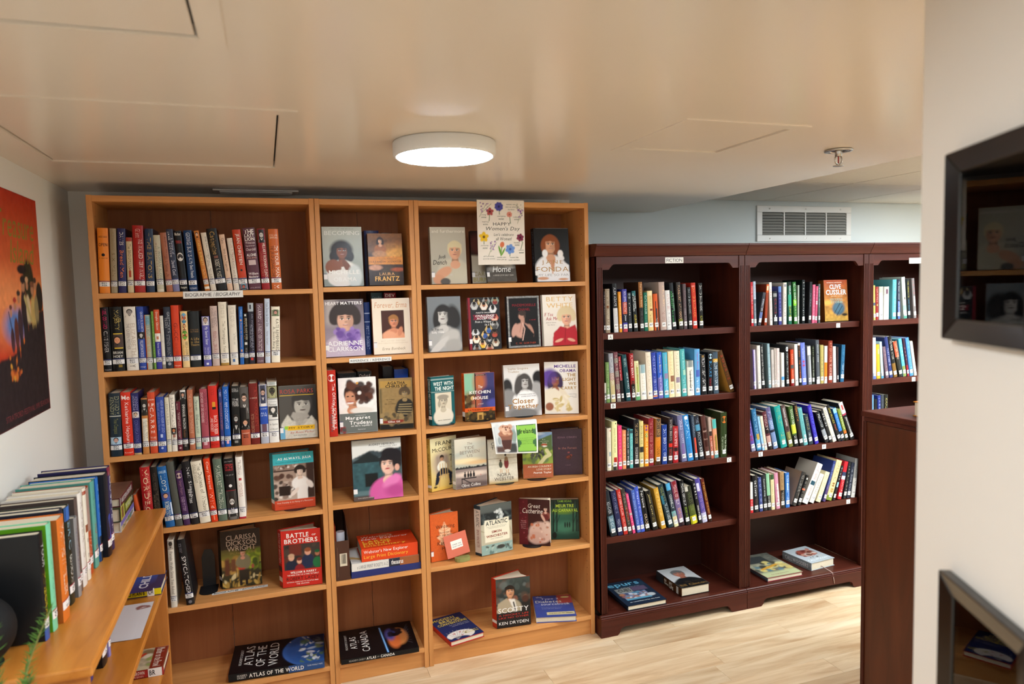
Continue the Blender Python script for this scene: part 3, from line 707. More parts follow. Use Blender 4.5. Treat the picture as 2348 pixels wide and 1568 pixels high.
2667.8 22.8 195.5 -4.7 cf8a68|salmon book, turquoise top|B .76 1 4aa6a0;B .15 .6 8a7c28 .45 .8;B 0 .1 5a8a8c;V .2 .56 4a4418 Summer|CA
2704.7 35.0 225.2 0.0 2c3a1e|wide dark green book, orange flower|O .76 .92 c86a28;R .14 .5 d8dccc Mrs Van Gogh;L .16 .46 a0a890 Caroline|CA
#D1D|fourth shelf of left dark bookcase|sq|-0.0018|0.4582
2092.1 30.8 224.5 -10.6 20262c|leaning black book, ice blue foot|B .1 .45 5a7884;V .5 .76 c8ccd0 REACHER;V .12 .42 d8e0e4 LEE CHILD|CH
2129.5 25.5 221.8 -9.9 23264a|leaning navy book|V .5 .95 8a8ea4 MARY HIGGINS;V .1 .36 b0b4c4 MOUNTAIN|CL
2160.0 20.8 225.2 -10.1 b02a24|leaning red book, white name|V .42 .95 ecdcd8 MARY HIGGINS CLARK;V .12 .38 d8a8a0 CAROL HIGGINS|CL
2184.1 18.3 224.8 -9.9 3a342e|dark speckled book|B .3 .6 7a2a1c .4 .9;V .2 .9 9a9084 HIGGINS CLARK|CL
2207.7 13.4 199.2 -10.8 d24472|slim hot pink book|B .46 .52 b0a8a0;V .54 .95 f0c0cc Mary Higgins;V .14 .44 f0c0cc Clark|CL
2231.8 17.7 213.7 -8.9 4560a8|medium blue paperback|V .2 .94 a8b4d8 You Don't Own Me|CL
2252.0 19.9 226.6 -9.1 3c54b4|blue book, white script|V .36 .9 d8dcf0 Higgins Clark;V .1 .32 b8c0e8 You Belong|CL
2277.1 24.0 218.3 -10.1 161618|black book, bold white title|V .55 .94 f0f0ee Fortune;V .08 .4 e8c8a0 CRADLE|CL
2316.8 27.7 201.1 -12.0 1a1816|black book, gold script|V .36 .92 c8b878 James Clavell;V .1 .34 8a7a40 NOBLE HOUSE|CL
2364.4 24.8 209.6 -12.1 bd8f32|thick mustard book|V .3 .94 e8d494 THE LAST PRINCE OF DANUBIA|CO
2404.7 27.5 226.7 -15.6 1c3038|dark teal leafy book|V .62 .94 a8b058 MICHAEL CONNELLY;V .14 .56 d8e4e4 THE LAW OF INNOCENCE;B .55 .75 2a6a80 0 .4|CO
2435.9 23.8 226.0 -12.6 25313a|dark book, blue top and cream foot|B .84 1 4a9ac4;B 0 .24 c8c498;B .24 .36 6a9a9c;V .42 .74 e4e4e0 CONNELLY;V .14 .32 d04830 VOID MOON|CO
2464.2 29.9 231.8 -11.9 6a5a82|book fading red to violet|B .6 1 7c2028;B 0 .08 2a1a20;V .48 .92 e8dcd8 MICHAEL CONNELLY;V .12 .4 d89a4a ECHO PARK|CO
2502.1 22.8 230.3 -9.8 131416|black book, lime green title|V .44 .93 ecebe8 MICHAEL CONNELLY;V .12 .4 9ab83a ECHO PARK|CO
2533.8 35.7 195.3 -11.9 24261c|squat black book, yellow foot|B 0 .22 c8c022;B .22 .5 4a5420;B .88 1 c8c4b8 0 .4;V .3 .84 6a7448 HARLAN COBEN|CO
2577.0 15.9 222.7 -10.8 1b1b1e|black book, bold white name|V .58 .93 f0eeea COBEN;V .14 .42 f0eeea DOUBLE SPLEEN|CO
2598.0 27.6 230.1 -11.7 4a408a|purple floral book|B .72 .9 c8c4d8 .1 .6;B 0 .22 b0b0c8;V .2 .76 a88aa8 CATHERINE COULTER|CO
2633.5 17.9 226.9 -12.4 5c2318|dark red book, gold lettering|B 0 .15 2a1410;V .5 .92 d8b848 IF YOU COULD;V .2 .46 c89a40 SEE ME NOW|CO
#D2A|top shelf of right dark bookcase|sq|-0.0018|1.4245
2884.5 13.3 219.3 -1.4 b82430|bright red book, white lettering|V .5 .9 f0e0dc MICHAEL CONNELLY;V .26 .46 e0b090 THE GODS|CO
2901.0 15.1 222.0 -1.8 5a646e|pale blue over dark book|B .6 1 a8b4c4;V .12 .5 b8bcc8 BERNARD CORNWELL;V .64 .94 7a90b0 Burke|CO
2940.7 16.8 167.5 10.7 3c3c44|leaning dark book, white lettering|V .44 .8 d8dce4 COULTER;B .2 .4 5a6a9a|CO
2976.8 14.7 206.4 3.8 8c3418|brick brown book, hidden spine|B .8 1 c85a20;B .85 .96 d8c8a8 .2 .8|CR
2997.5 15.4 215.4 -1.7 d9d3cb|wide white book, dark red script|V .62 .84 9a2030 PREY;V .14 .58 b05058 MICHAEL CRICHTON|CR
3021.3 22.3 169.5 -1.8 22242a|short black book, red lettering|B .84 .94 8a8a8a;V .34 .78 a02a3a CRAIS;B .22 .3 d8d8dc .3 .5|CR
3051.6 17.1 193.5 -1.2 3a3c7e|blue book with light top|B .85 1 5a7cb8;V .3 .8 8a8cc0 DEAVER|CU
3078.3 20.9 212.5 0.0 ccc6bc|white book, AMERICAN DIRT capitals|V .14 .74 2a2a2c AMERICAN DIRT;B .9 .96 8a8a90 .2 .9|CU
3111.8 19.8 215.3 -1.3 1d5a48|dark green book, yellow title|B .9 1 141c18;B .42 .7 3a9a7c;V .7 .92 e8ecea CUSSLER;V .12 .44 d8cc28 SILENT SEA|CU
3146.9 19.0 214.2 -2.9 2a6a2c|bright green book, white name|B .44 .58 7ac028;V .48 .96 f0f0ee CLIVE CUSSLER;V .12 .44 a8b08a MIRAGE|CU
3168.1 8.6 197.4 0.0 9aa49a|sliver of pale book|V .2 .9 c04a6a NIGHT|CU
3196.0 16.0 224.0 0.0 12181a|tall black-green book, white letters|V .64 .95 c0c4c4 STEVE;V .14 .58 d8dcdc Cunningham|CU
3252.1 15.4 212.6 2.0 26262a|black book, pale lettering|V .4 .72 8a8c98 PATRICIA|DA
3275.4 16.1 197.9 1.3 c25a76|rose pink paperback|V .12 .9 e8a8b8 JAMES DAVIS|DA
3290.4 13.1 189.6 2.3 b84a6a|second pink paperback|O .5 .6 d8d0cc;V .12 .4 a02a48 CHERRY;V .66 .94 d8a0b0 Once|DE
3298.7 11.7 200.6 0.0 4c5654|thin grey-green book|V .4 .9 c0c8c4 BARBARA DELINSKY|DE
#D2B|second shelf of right dark bookcase|sq|-0.0018|1.1059
2900.2 15.2 199.6 -2.5 b8b0c4|thin lilac white book, purple side|B 0 1 3a2a78 0 .25;V .2 .9 8a80a8 DANTICAT DEWLAND|DU
2927.0 18.7 219.3 -2.5 cfcac0|tall white book|V .2 .92 a8a49a DAPHNE DU MAURIER|DU
2949.7 17.2 225.5 -3.3 1d1c1e|black book, spaced white letters|V .1 .94 d0ccc8 BARRY DENNIS FOUR MAD DAUGHTERS|DU
2990.3 15.5 226.0 -3.0 7c959c|grey-blue wide book|V .5 .95 c8d8da JOHN DEMPSEY;V .12 .46 d0e4e4 SHADES OF GRACE|DU
3011.1 15.5 194.2 -2.1 b5aba4|dull beige paperback|V .5 .62 6a6460 DSL;V .14 .48 8a8480 BERNADETTE|DU
3028.7 9.3 199.9 -1.8 b0a49a|thin taupe paperback|V .1 .9 8a7a74 MARIAN DU BOIS|DU
3040.0 18.7 199.1 -1.1 c9bab4|pale pinkish book|V .12 .94 a08a86 KATHERINE DUNN|DU
3070.6 17.3 175.0 -1.3 d4d0c8|short white book, blue band|B .2 .3 4a8cc0;V .34 .92 9aa4ae DANIELLE|DU
3100.4 16.7 212.3 -2.2 1e2022|black book, white capitals|V .12 .8 c4c8c4 STEEPLE LEGAL THE DEVIL'S OWN;O .85 .96 d8dcdc|DU
3130.8 18.1 188.1 -2.3 b73a1c|slim red-orange book, black side|B .48 .58 4a4a48;B 0 .1 7a1a20;V .6 .88 e8a888 SARAH;V .14 .44 f0a080 MAGICIAN|DU
3157.0 19.1 214.9 -2.4 d2cdc5|white book, grey lettering|V .2 .92 b0aca4 JOE THE MUSEUM|EI
3181.6 14.4 219.4 -3.4 17181a|black book, orange lettering|B .95 1 d8d4cc;V .68 .95 c87030 ELLISON;V .16 .6 c86a2c THE WITNESSES|EL
3201.5 27.3 219.4 -3.8 6574c2|periwinkle blue book, red lips picture|O .44 .58 a83a4a;V .62 .9 b8c0ea The Elsewhere;V .14 .4 98a4e0 Lisa Genova Sparks|EL
3241.3 21.0 202.1 -3.3 7d7f80|grey book, white label on top|B .76 .98 d4cfbf;B .1 .74 a4a6a8 .4 .8|EL
3264.7 13.6 201.1 -1.4 22251c|black-green book, white letters|V .18 .7 c0c4b4 CORMAN ENGEL;V .76 .95 8a9470 Ever|EN
3293.2 21.2 229.8 -2.4 4b4f55|tall grey-black book|V .5 .9 d4d8dc doctor sleep;B 0 .1 c8ccd0|EN
3318.5 19.7 201.9 -1.3 a79858|olive yellow book|V .3 .7 5a5230 LADIES|ER
3342.2 18.1 195.6 0.0 d6cfc6|half white half orange book|B .07 .56 e8741e;V .62 .92 c0a890 Jeffrey|EU
3367.7 26.5 221.6 0.0 7c2c1c|tall rust red book|V .5 .95 d8a890 KIM EDWARDS;V .12 .46 e8d0c0 THE LAKE OF DREAMS|ED
3401.9 19.0 190.2 -1.7 cfc9c6|white and rose book|V .2 .92 6a7aa8 ELLIOT BARNES|EV
3425.9 8.4 186.0 -1.0 3a2a2a|thin dark brown book|V .3 .9 6a5a58 FALL|FA
3470.8 23.5 196.1 2.3 23587c|deep blue wide book|V .1 .5 d0dce4 TERRY FALLIS;V .56 .94 4a84a8 THE BEST LAID|FA
#D2C|third shelf of right dark bookcase|sq|-0.0018|0.7874
2888.4 24.0 165.5 -11.5 5b4a92|violet book with round emblem|O .34 .5 8a2a5a;V .5 .9 c8c0e0 FALL;B 0 .16 8a88a0|FE
2921.0 27.3 218.6 -9.8 285f88|blue sea book|B .04 .3 5a9cc0;B .26 .4 a8883a .3 .9;V .4 .95 8ab4cc WINDS THE SUN|FE
2953.4 12.8 178.5 -10.8 8ab4d4|thin pale blue book|B .14 .2 b84030;V .4 .9 4a8ac0 FIELDING|FE
2967.8 15.8 179.3 -10.0 c8c2ac|thin cream book|V .2 .9 a09880 FITZGERALD|FE
2990.2 24.8 201.5 -11.6 54272c|dark maroon and black book|B .42 .62 1a1416;B .18 .36 b08a80;V .5 .92 c8b0b0 FINDLEY;B 0 .1 1c1616|FI
3024.0 26.8 222.2 -13.6 6a7fa4|blue cloudy book|B .7 1 5a5074;B .4 .46 1a2030;V .5 .9 b0b8cc FLAGG|FL
3071.0 37.1 224.1 -12.3 1f8a84|wide teal book, gold lettering|V .5 .94 8aa060 KEN FOLLETT;V .12 .36 b09a48 NEVER|FO
3118.4 27.3 227.9 -13.9 4e3c3a|brown book, round ornament|B 0 .36 6a6a34;O .4 .48 2a1c1c;V .5 .93 d8d4d0 Unsheathed Convent;V .2 .36 c8c080 ALAN FOLSOM|FO
3152.9 26.8 215.8 -10.8 3f5a2c|green and black book|B .32 .55 b8bc3c;B 0 .28 141414;V .52 .92 d8dcc8 RICHARD FORD;V .08 .26 e0e0dc CANADA|FO
3187.7 23.2 224.8 -11.4 1d1a17|tall black book, orange lettering|V .6 .95 c8843c FORSYTH|FO
3215.0 24.7 203.0 -12.1 5d9c9e|pale teal patterned book|V .4 .94 2a5a60 JOANNA FOWLES;B .2 .28 c8d4d4 .4 .8|FR
3247.8 26.1 165.1 -13.3 24323a|black paperback, small lettering|V .5 .92 9a8c58 FRAGILE;V .14 .4 c8ccd0 A BRAND NEW|FR
3286.6 23.9 214.8 -14.5 34259c|vivid indigo book, pale blue name|V .14 .94 6a8ad8 SUSANNE RILEY ALEXANDER|FR
3352.9 24.7 181.3 -21.9 17191d|leaning black book with silver foot|B .14 .42 8a8e94;V .5 .92 d8dcdc POLAND|FR
3382.0 17.7 186.9 -20.3 18181a|leaning black book, white title|V .5 .9 e8e8ea DECIDE|FR
3404.4 22.9 199.0 -20.9 cfc9ba|leaning cream book, black name|V .44 .94 1c1c1c DICK FRANCIS;V .14 .4 8a8474 TWICE|FR
3440.7 20.2 215.6 -23.6 1a1a1c|leaning black book, yellow name|V .5 .92 d8c830 DICK FRANCIS;V .3 .46 c84a2a Proof|FR
3462.3 21.0 188.6 -19.9 2d6cb8|leaning blue book, black foot|B 0 .3 15161c;B .86 1 8acce8;V .4 .8 88b0e0 FRANCIS|FR
3489.5 19.2 182.4 -19.6 6f8030|leaning olive green book|B .22 .32 b8642a;B 0 .22 181612;V .36 .8 dce0b8 FRENCH|FR
3522.9 26.8 222.0 -22.9 17171a|tall black book, white and rose top|B .7 1 e0d8d4;B .66 .69 b83a5a;B .8 .93 b04a44 .3 .7;V .14 .6 eceae8 JONATHAN FRANZEN|FR
#D2D|fourth shelf of right dark bookcase|sq|-0.0018|0.4716
2880.0 16.5 158.8 -1.5 d8d4d0|book with red lower half|B 0 .45 c8262c;V .12 .4 f0c8c8 GALBRAITH|GA
2901.3 30.4 191.6 -2.8 1b1b1e|black book, THE SILKWORM script|V .44 .86 e8e8e8 the Silkworm;V .16 .36 5a3030 Robert|GA
2937.3 19.8 178.4 -4.2 39477c|slim navy book|V .14 .94 a8b0d0 CUCKOO|GA
2962.0 23.3 190.6 -4.9 22262a|black book, handwritten white title|V .4 .88 c8d4d4 Cuckoo's calling;V .1 .34 8a9494 ROBERT GALBRAITH|GA
2987.7 20.3 194.3 -4.4 1d2020|black book, mint green upper half|B .4 1 82b490;V .12 .38 d0d4d0 DIANA GABALDON|GA
3010.4 21.1 185.3 -2.7 d3c698|pale yellow book, leaf on top|B .86 1 2a4a2a;V .14 .8 a89c70 Elizabeth Gaskell|GA
3041.3 22.7 190.1 -5.1 c4869c|pink book, white panel|B .12 .7 d8c8c4 .45 .9;V .16 .66 8a5a6a NEVER|GE
3069.0 23.9 192.2 -2.2 9c7c54|tan over black book|B 0 .5 1a1816;V .55 .95 5a4a2a TESS GERRITSEN;V .14 .46 c8c4bc THE KEEPSAKE|GE
3100.2 24.0 183.0 -1.5 2f6cb8|blue book, diagonal white streaks|B .5 .72 a8c8e8 .3 .6;V .14 .94 c0d8f0 GIBB SWEETNESS|GI
3164.8 30.1 182.5 21.0 2b2a2a|black slumped book, open brown page|V .3 .9 8a8a88 GILBERT|GI
3191.5 19.7 162.3 20.7 1c1c1d|black slumped book|B .5 .56 c8684a;B .86 .92 d8d4d0 .3 .7;V .14 .8 8a8a86 GIBSON|GI
3238.5 36.5 224.5 26.3 dcd8d0|thick white slumped book, red lettering|B .46 .56 1e4a5c .1 .9;V .6 .94 b04a5a ELIZABETH GEORGE;V .2 .44 b04a5a ELIZABETH GEORGE|GE
3277.4 29.2 162.4 25.5 d6d1c8|white slumped book, grey lettering|V .3 .9 9a968c GEORGE|GE
3321.5 28.7 166.5 22.4 dcd2ac|pale yellow slumped book|V .3 .9 a89c6c GENOVA|GE
3353.7 16.7 222.9 18.3 2c3a72|navy slumped book, purple foot|B 0 .4 4a3a6a;V .3 .92 8a98c8 BEFORE SHE DISAPPEARED|GE
3396.1 36.2 220.4 18.6 d9c795|cream slumped book, brown flowers|O .34 .44 8a5a24;O .2 .3 a8884a;B 0 .12 7a8a3a;V .44 .94 a08a58 DOLCI|GI
3417.2 14.6 188.9 17.6 1f2022|black slumped book, pale square|B .38 .52 8ac0d8 .1 .8;V .6 .95 c8ccd0 GLASS|GO
3460.2 25.5 205.2 13.6 b2222e|red slumped book, pale band|B .52 .62 b8ccd8;B .62 .72 2a3a5a;V .2 .5 e8c8c8 JULIA|GO
3491.9 18.3 196.1 10.6 23262a|black slumped book, white capitals|V .24 .9 c8c4bc JERRICOE|GO
3519.1 21.5 191.4 9.9 2a3040|slate black slumped book|V .2 .9 a8acb4 The Dime Child|GO
3554.1 26.4 212.1 7.8 9a9a98|tall grey-white slumped book, last|B 0 .5 d0cec8;V .3 .8 6a6c70 GODDARD|GO
#D3A|top shelf of far right dark bookcase|sq|-0.0018|1.4245
3666.7 13.3 185.2 -2.0 b3a55c|khaki yellow slim book|B .42 .5 4a5a6a|GR
3682.8 17.7 177.5 -1.4 8c2a26|dark red book with face|P .38 .5 d8a868 8c2a26;V .54 .94 c89a90 GRAVES|GR
3707.0 26.2 177.5 -1.2 d8d4c6|white book, small scene on top|B .82 1 a8ac9a;V .14 .78 b8b4a8 PHILIPPA|GR
3739.2 33.8 177.1 0.0 cfccc4|white book with figure picture|B .74 1 a8a8a0;B .78 .92 6a4a5a .3 .7;V .2 .62 8a8880 Philippa Gregory|GR
3796.8 27.3 214.3 0.0 57a0a8|aqua blue book|V .12 .94 a8d0d4 JAMES THE GRISHAM|GR
3832.0 21.3 213.8 -1.6 232a3c|dark blue book, white title|B 0 .45 4a68b0 .2 .9;V .48 .95 d8dce0 The Street Lawyer;V .12 .44 d8c880 JOHN GRISHAM|GR
3878.7 23.4 225.7 -5.4 c8d6cc|pale mint white book|B .2 .32 8ac0a0;B 0 .1 4a8a78;B .46 .52 4a3a2a .4 .7|GR
3908.3 17.3 213.0 -4.4 1f2528|black book, yellow title|V .54 .96 c8b848 THE ASSOCIATE;V .14 .48 4a90b0 John Grisham|GR
3949.6 19.1 218.1 -5.5 77706f|grey red book|B .3 .55 d0ccc8 .3 .8;V .6 .94 b04a5a JOHN|GR
#D3B|second shelf of far right dark bookcase|sq|-0.0018|1.1059
3669.7 21.4 223.9 -1.8 c6d0d4|pale blue-white book|B 0 .14 5a6aa8;V .4 .94 8a98a4 WILD|HA
3696.3 23.0 186.2 -3.0 d9a02c|golden yellow slim book|B .72 .86 e8c888 .4 .8|HA
3727.4 15.9 200.5 -5.1 a8cad8|thin pale blue paperback|B 0 .15 4a8aac|HA
3758.7 20.2 172.7 -9.2 6b5560|dim mauve book|V .2 .9 9a8890 HANNAH|HA
3785.7 22.1 226.8 -10.9 2c3568|navy book, white lettering|V .3 .72 c0c4dc MARY HIGGINS|HA
3815.0 25.7 230.2 -12.2 1d1d1c|black book, brown foot|B 0 .34 7a5a28;V .44 .92 c8c4bc THE FOUR WINDS|HA
3853.6 25.8 200.7 -14.2 2a2a24|dark book, orange-red top|B .56 1 c8563a;V .5 .94 e0c0a8 AFTER YOU|HA
3883.3 21.0 212.4 -11.1 58b4d4|bright cyan slim book|B 0 .28 7a8a4a;V .4 .9 a8e0f0 HARRIS|HA
3910.8 14.0 210.5 -11.2 381c2c|thin dark plum book|B 0 .3 8a1c28;V .3 .9 c08a9a HART|HE
3931.5 23.4 214.9 -10.5 4d86cc|sky blue book|V .2 .9 88b4e8 HAWKINS|HE
3961.6 17.7 194.0 -10.9 d2cdb4|thin ivory paperback|V .2 .9 a8a080 HENRY|HI
#D3C|third shelf of far right dark bookcase|sq|-0.0018|0.7874
3668.4 8.6 232.7 -1.0 6a9ad8|sliver of light blue book|V .2 .9 a8c8f0 HIAASEN|HI
3680.0 21.6 209.2 -1.1 16171a|short black book, gold lettering|V .1 .6 c8a048 HILL|HI
3706.8 21.7 227.5 -1.1 26347c|navy blue book, white capitals|V .1 .94 d8dcf0 JACK HIGGINS|HI
3731.8 18.7 228.1 -1.3 3a3f46|plain slate grey book|V .2 .9 5a6068 HOFFMAN|HO
3754.3 25.4 228.2 -1.1 1c1d1a|black-green book, gold lettering|V .1 .92 c8b868 KHALED HOSSEINI|HO
"""
SIDES = {'tall book, copper upper half': '3a2416', 'leaning book, amber front cover': 'c08a3c', 'thick mustard book': 'b08430',
         'wide teal book, gold lettering': '1f7a74', 'thick white slumped book, red lettering': 'b8b0a4',
         'black slumped book, open brown page': '9a7c62', 'tall rosy taupe book': 'b0a094', 'wide white book, dark red script': 'cfc4b8',
         'deep blue wide book': '174462', 'grey-blue wide book': '728a92', 'tall red-brown book': '6e1d18', 'white book, red foot': 'e0d8d0'}

def stand_rows():
    cur = None
    rows = []
    for ln in ROWS.strip().split('\n'):
        if ln.startswith('#'):
            a = ln[1:].split('|')
            cur = (a[0], a[1], a[2], float(a[3]), float(a[4]), [])
            rows.append(cur)
        else:
            cur[5].append(ln)
    where = {'left light bookcase': 'light bookcase by poster', 'left dark bookcase': 'dark bookcase with fiction sign',
             'right dark bookcase': 'dark bookcase under vent', 'far right dark bookcase': 'dark bookcase behind counter'}
    for rid, name, st, Y, Z, bs in rows:
        shelf, case = name.split(' of ')
        n = len(bs)
        place = f"{shelf}, {where[case]}"
        for i, ln in enumerate(bs):
            num, look, items, code = ln.split('|')
            x, t, h, lean, col = num.split()
            x, t, h, lean = float(x) / 1000, float(t) / 1000, float(h) / 1000, R(float(lean))
            if rid[0] == 'L':
                a, c = 'poster end', 'narrow-case end'
            else:
                a, c = 'light bookcases', 'counter end'
            k = f"{ORD[i + 1]} from {a}" if i < n / 2 else (f"{ORD[n - i]} from {c}" if n - i > 1 else f"last at {c}")
            lab = f"{look}, {k}, {place}"
            while len(lab.replace(',', '').split()) > 16 and ', ' in look:
                look2 = look.rsplit(' ', 1)[0].rstrip(',')
                look = look2
                lab = f"{look}, {k}, {place}"
            if lean <= 0:
                loc = (x, Y, Z + .0004)
            else:
                loc = (x - t * math.cos(lean), Y, Z + .0004 + t * math.sin(lean))
            d = min(.235, max(.11, h * random.uniform(.62, .68)))
            spine_book(lab, f"books on the {shelf} of the {where[case]}", loc, t, h, d, col, items, code, st, (0, lean, 0), SIDES.get(look))

# ---------------------------------------------------------------- the room
def room():
    # floor: an underlay and maple planks laid in staggered rows along the bookcases
    fl = struct(MB().box((-.2, -5.6, -.06), (6.2, .9, -.012)).build('floor', M_UNDER))
    rows = []
    y = -.083 + .1215 * 2
    k = 0
    ends = {2: 2.05, 1: 2.386, 3: 2.855, 4: 2.403, 0: 2.9}
    shared = {}
    while y > -3.4:
        off = ends.get(k, (k * .47) % 1.2)
        x = off - 1.2 * math.ceil((off + .12) / 1.2)
        while x < 4.6:
            a, b = max(x, -.12), min(x + 1.2, 4.6)
            key = round(b - a, 3)
            if b - a > .02:
                if key not in shared:
                    o = MB().box((.0004, .0004, 0), (b - a - .0004, .1211, .012)).build('plank', M_PLANK, fl, bevel=.0007)
                    shared[key] = o.data
                else:
                    o = bpy.data.objects.new('plank', shared[key])
                    COL.objects.link(o)
                    o.parent = fl
                    m = o.modifiers.new('edge', 'BEVEL')
                    m.width = .0007
                    m.segments = 2
                o.location = (a, y - .1215, -.012)
            x += 1.2
        y -= .1215
        k += 1
    # walls
    struct(MB().box((-.22, -5.6, -.05), (-.12, .9, 2.3)).build('wall_left', M_WALL))
    struct(MB().box((-.12, .30, -.05), (2.04, .40, 2.07)).build('wall_back', M_WALL))
    struct(MB().box((2.0, .79, -.05), (6.2, .89, 2.3)).build('wall_far', M_WALLC))
    struct(MB().box((1.99, .40, -.05), (2.04, .79, 2.07)).build('wall_jog', M_WALLC))
    struct(MB().box((-.2, -5.7, -.05), (6.2, -5.6, 2.3)).build('wall_rear', M_WALL))
    struct(MB().box((6.1, -5.6, -.05), (6.2, .9, 2.3)).build('wall_right', M_WALLC))
    # the partition on the near side with the framed pictures
    hd = (math.sin(R(26.5)), math.cos(R(26.5)))
    nr = (-hd[1], hd[0])
    wx, wy = 1.483, -2.193
    p0 = (wx, wy)
    p1 = (wx - hd[0] * 1.9, wy - hd[1] * 1.9)
    q1 = (p1[0] - nr[0] * .12, p1[1] - nr[1] * .12)
    q0 = (p0[0] - nr[0] * .12, p0[1] - nr[1] * .12)
    struct(MB().prism([p0, p1, q1, q0], 'z', 0.0005, CEIL - .0005).build('wall_partition', M_WALLW, bevel=.004))
    # low glossy ceiling, with the panels cut out of it, and the higher tiled ceiling beyond its edge
    holes = [(1.69, -1.305, 2.01, -.955), (0.0, -1.16, .65, -.41), (-.1, -2.3, .514, -1.66)]
    xs = sorted({-.12, 2.78, *[h[0] for h in holes], *[h[2] for h in holes]})
    ys = sorted({-5.6, .79, *[h[1] for h in holes], *[h[3] for h in holes]})
    mb = MB()
    for i in range(len(xs) - 1):
        for j in range(len(ys) - 1):
            cx, cy = (xs[i] + xs[i + 1]) / 2, (ys[j] + ys[j + 1]) / 2
            if not any(h[0] < cx < h[2] and h[1] < cy < h[3] for h in holes):
                mb.add([(xs[i], ys[j], CEIL), (xs[i + 1], ys[j], CEIL), (xs[i + 1], ys[j + 1], CEIL), (xs[i], ys[j + 1], CEIL)], [(3, 2, 1, 0)])
    mb.add([(2.78, -5.6, CEIL), (2.78, .79, CEIL), (2.78, .79, 2.3), (2.78, -5.6, 2.3)], [(0, 1, 2, 3)])
    mb.box((-.12, -5.6, 2.13), (2.78, .79, 2.3))
    struct(mb.build('ceiling', M_CEIL))
    hi = struct(MB().box((2.78, -5.6, HIGH + .012), (6.2, .79, 2.3)).build('ceiling_high', M_DARKGAP))
    gx = [2.785, 2.96, 3.57, 4.18, 4.79, 5.40, 6.01]
    gy = [.788, .05, -1.17, -2.39, -3.61]
    lit = {(2, 1), (4, 1), (2, 2), (4, 2), (1, 2), (3, 2)}
    for i in range(len(gx) - 1):
        for j in range(len(gy) - 1):
            a = (gx[i] + .004, gy[j + 1] + .004, HIGH)
            b = (gx[i + 1] - .004, gy[j] - .004, HIGH + .011)
            if (i, j) in {(3, 1), (3, 2), (2, 2), (1, 2)}:  # the first bay's panel is added to brighten the wall beside the vent
                t = thing('ceiling_light_panel', f"flush cool white light panel in the tiled ceiling, {ORD[i]} bay, row {ORD[j]}", 'ceiling light', ((a[0] + b[0]) / 2, (a[1] + b[1]) / 2, HIGH), (0, 0, 0), 'light panels of the far room')
                w, h = (b[0] - a[0]) / 2, (b[1] - a[1]) / 2
                m = MB()
                m.box((-w, -h, 0), (w, -h + .03, .011)).box((-w, h - .03, 0), (w, h, .011)).box((-w, -h + .03, 0), (-w + .03, h - .03, .011)).box((w - .03, -h + .03, 0), (w, h - .03, .011))
                m.build('frame', M_WHITE, t)
                MB().box((-w + .03, -h + .03, .002), (w - .03, h - .03, .01)).build('diffuser', M_PANEL, t)
            else:
                MB().box(a, b).build('ceiling_tile', M_TILE, hi)
    # access panels in the low ceiling
    for (x0, y0, x1, y1), lab in zip(holes, ['small square access panel in ceiling between lamp and sprinkler', 'large access panel in ceiling above the poster wall corner', 'access panel in ceiling cut by top edge of view']):
        t = thing('access_panel', lab, 'access panel', ((x0 + x1) / 2, (y0 + y1) / 2, CEIL), (0, 0, 0), 'ceiling access panels')
        w, h, g, e = (x1 - x0) / 2, (y1 - y0) / 2, .04, .0025
        m = MB()
        m.box((-w - g, -h - g, -e), (w + g, -h, .0)).box((-w - g, h, -e), (w + g, h + g, 0)).box((-w - g, -h, -e), (-w, h, 0)).box((w, -h, -e), (w + g, h, 0))
        m.box((-w, -h, 0), (w, -h + .002, .02)).box((-w, h - .002, 0), (w, h, .02)).box((-w, -h + .002, 0), (-w + .002, h - .002, .02)).box((w - .002, -h + .002, 0), (w, h - .002, .02))
        m.build('frame', M_CEIL, t)
        MB().box((-w + .006, -h + .006, .001), (w - .006, h - .006, .006)).build('panel_door', M_CEIL, t, bevel=.002)
        MB().box((-w, -h, .02), (w, h, .022)).build('backing', M_DARKGAP, t)
    v = thing('ceiling_register', 'slim white ceiling register above the wide light bookcase', 'vent', (.585, .19, CEIL))
    MB().box((-.165, -.05, -.007), (.165, .05, -.0005)).build('frame', M_WHITE, v, bevel=.002)
    for i in range(4):
        MB().box((-.14, -.034 + i * .02, -.011), (.14, -.026 + i * .02, -.007)).build('slat', M_WHITE, v)

def lamp(x, y, lab):
    t = thing('ceiling_lamp', lab, 'ceiling lamp', (x, y, CEIL), (0, 0, 0), 'round ceiling lamps')
    MB().lathe([(.0, -.0005), (.147, -.0005), (.149, -.004), (.149, -.036), (.146, -.042), (.139, -.042)], 64).build('housing', M_WHITE, t, True)
    MB().lathe([(.139, -.041), (.136, -.0445), (.0, -.046)], 64).build('diffuser', M_LAMP, t, True)

def sprinkler():
    t = thing('sprinkler_head', 'chrome fire sprinkler head under the glossy ceiling', 'sprinkler', (2.399, -1.075, CEIL))
    MB().lathe([(.0, -.001), (.043, -.001), (.045, -.003), (.043, -.006), (.03, -.007), (.026, -.003)], 32).build('escutcheon', M_CHROME, t, True)
    m = MB().lathe([(.011, -.002), (.011, -.02), (.008, -.022), (0, -.022)], 16)
    m.build('fitting', M_CHROME, t, True)
    for s in (-1, 1):
        MB().tube([(s * .010, 0, -.02), (s * .015, 0, -.03), (s * .012, 0, -.042), (s * .003, 0, -.048)], .0025, 6).build('frame_arm', M_CHROME, t, True)
    MB().tube([(0, 0, -.022), (0, 0, -.044)], .002, 8).build('glass_bulb', plain('red_bulb', 'a02018', .1), t, True)
    m = MB().lathe([(0, -.048), (.006, -.049), (.017, -.051), (.017, -.053), (0, -.052)], 24)
    m.build('deflector', M_CHROME, t, True)

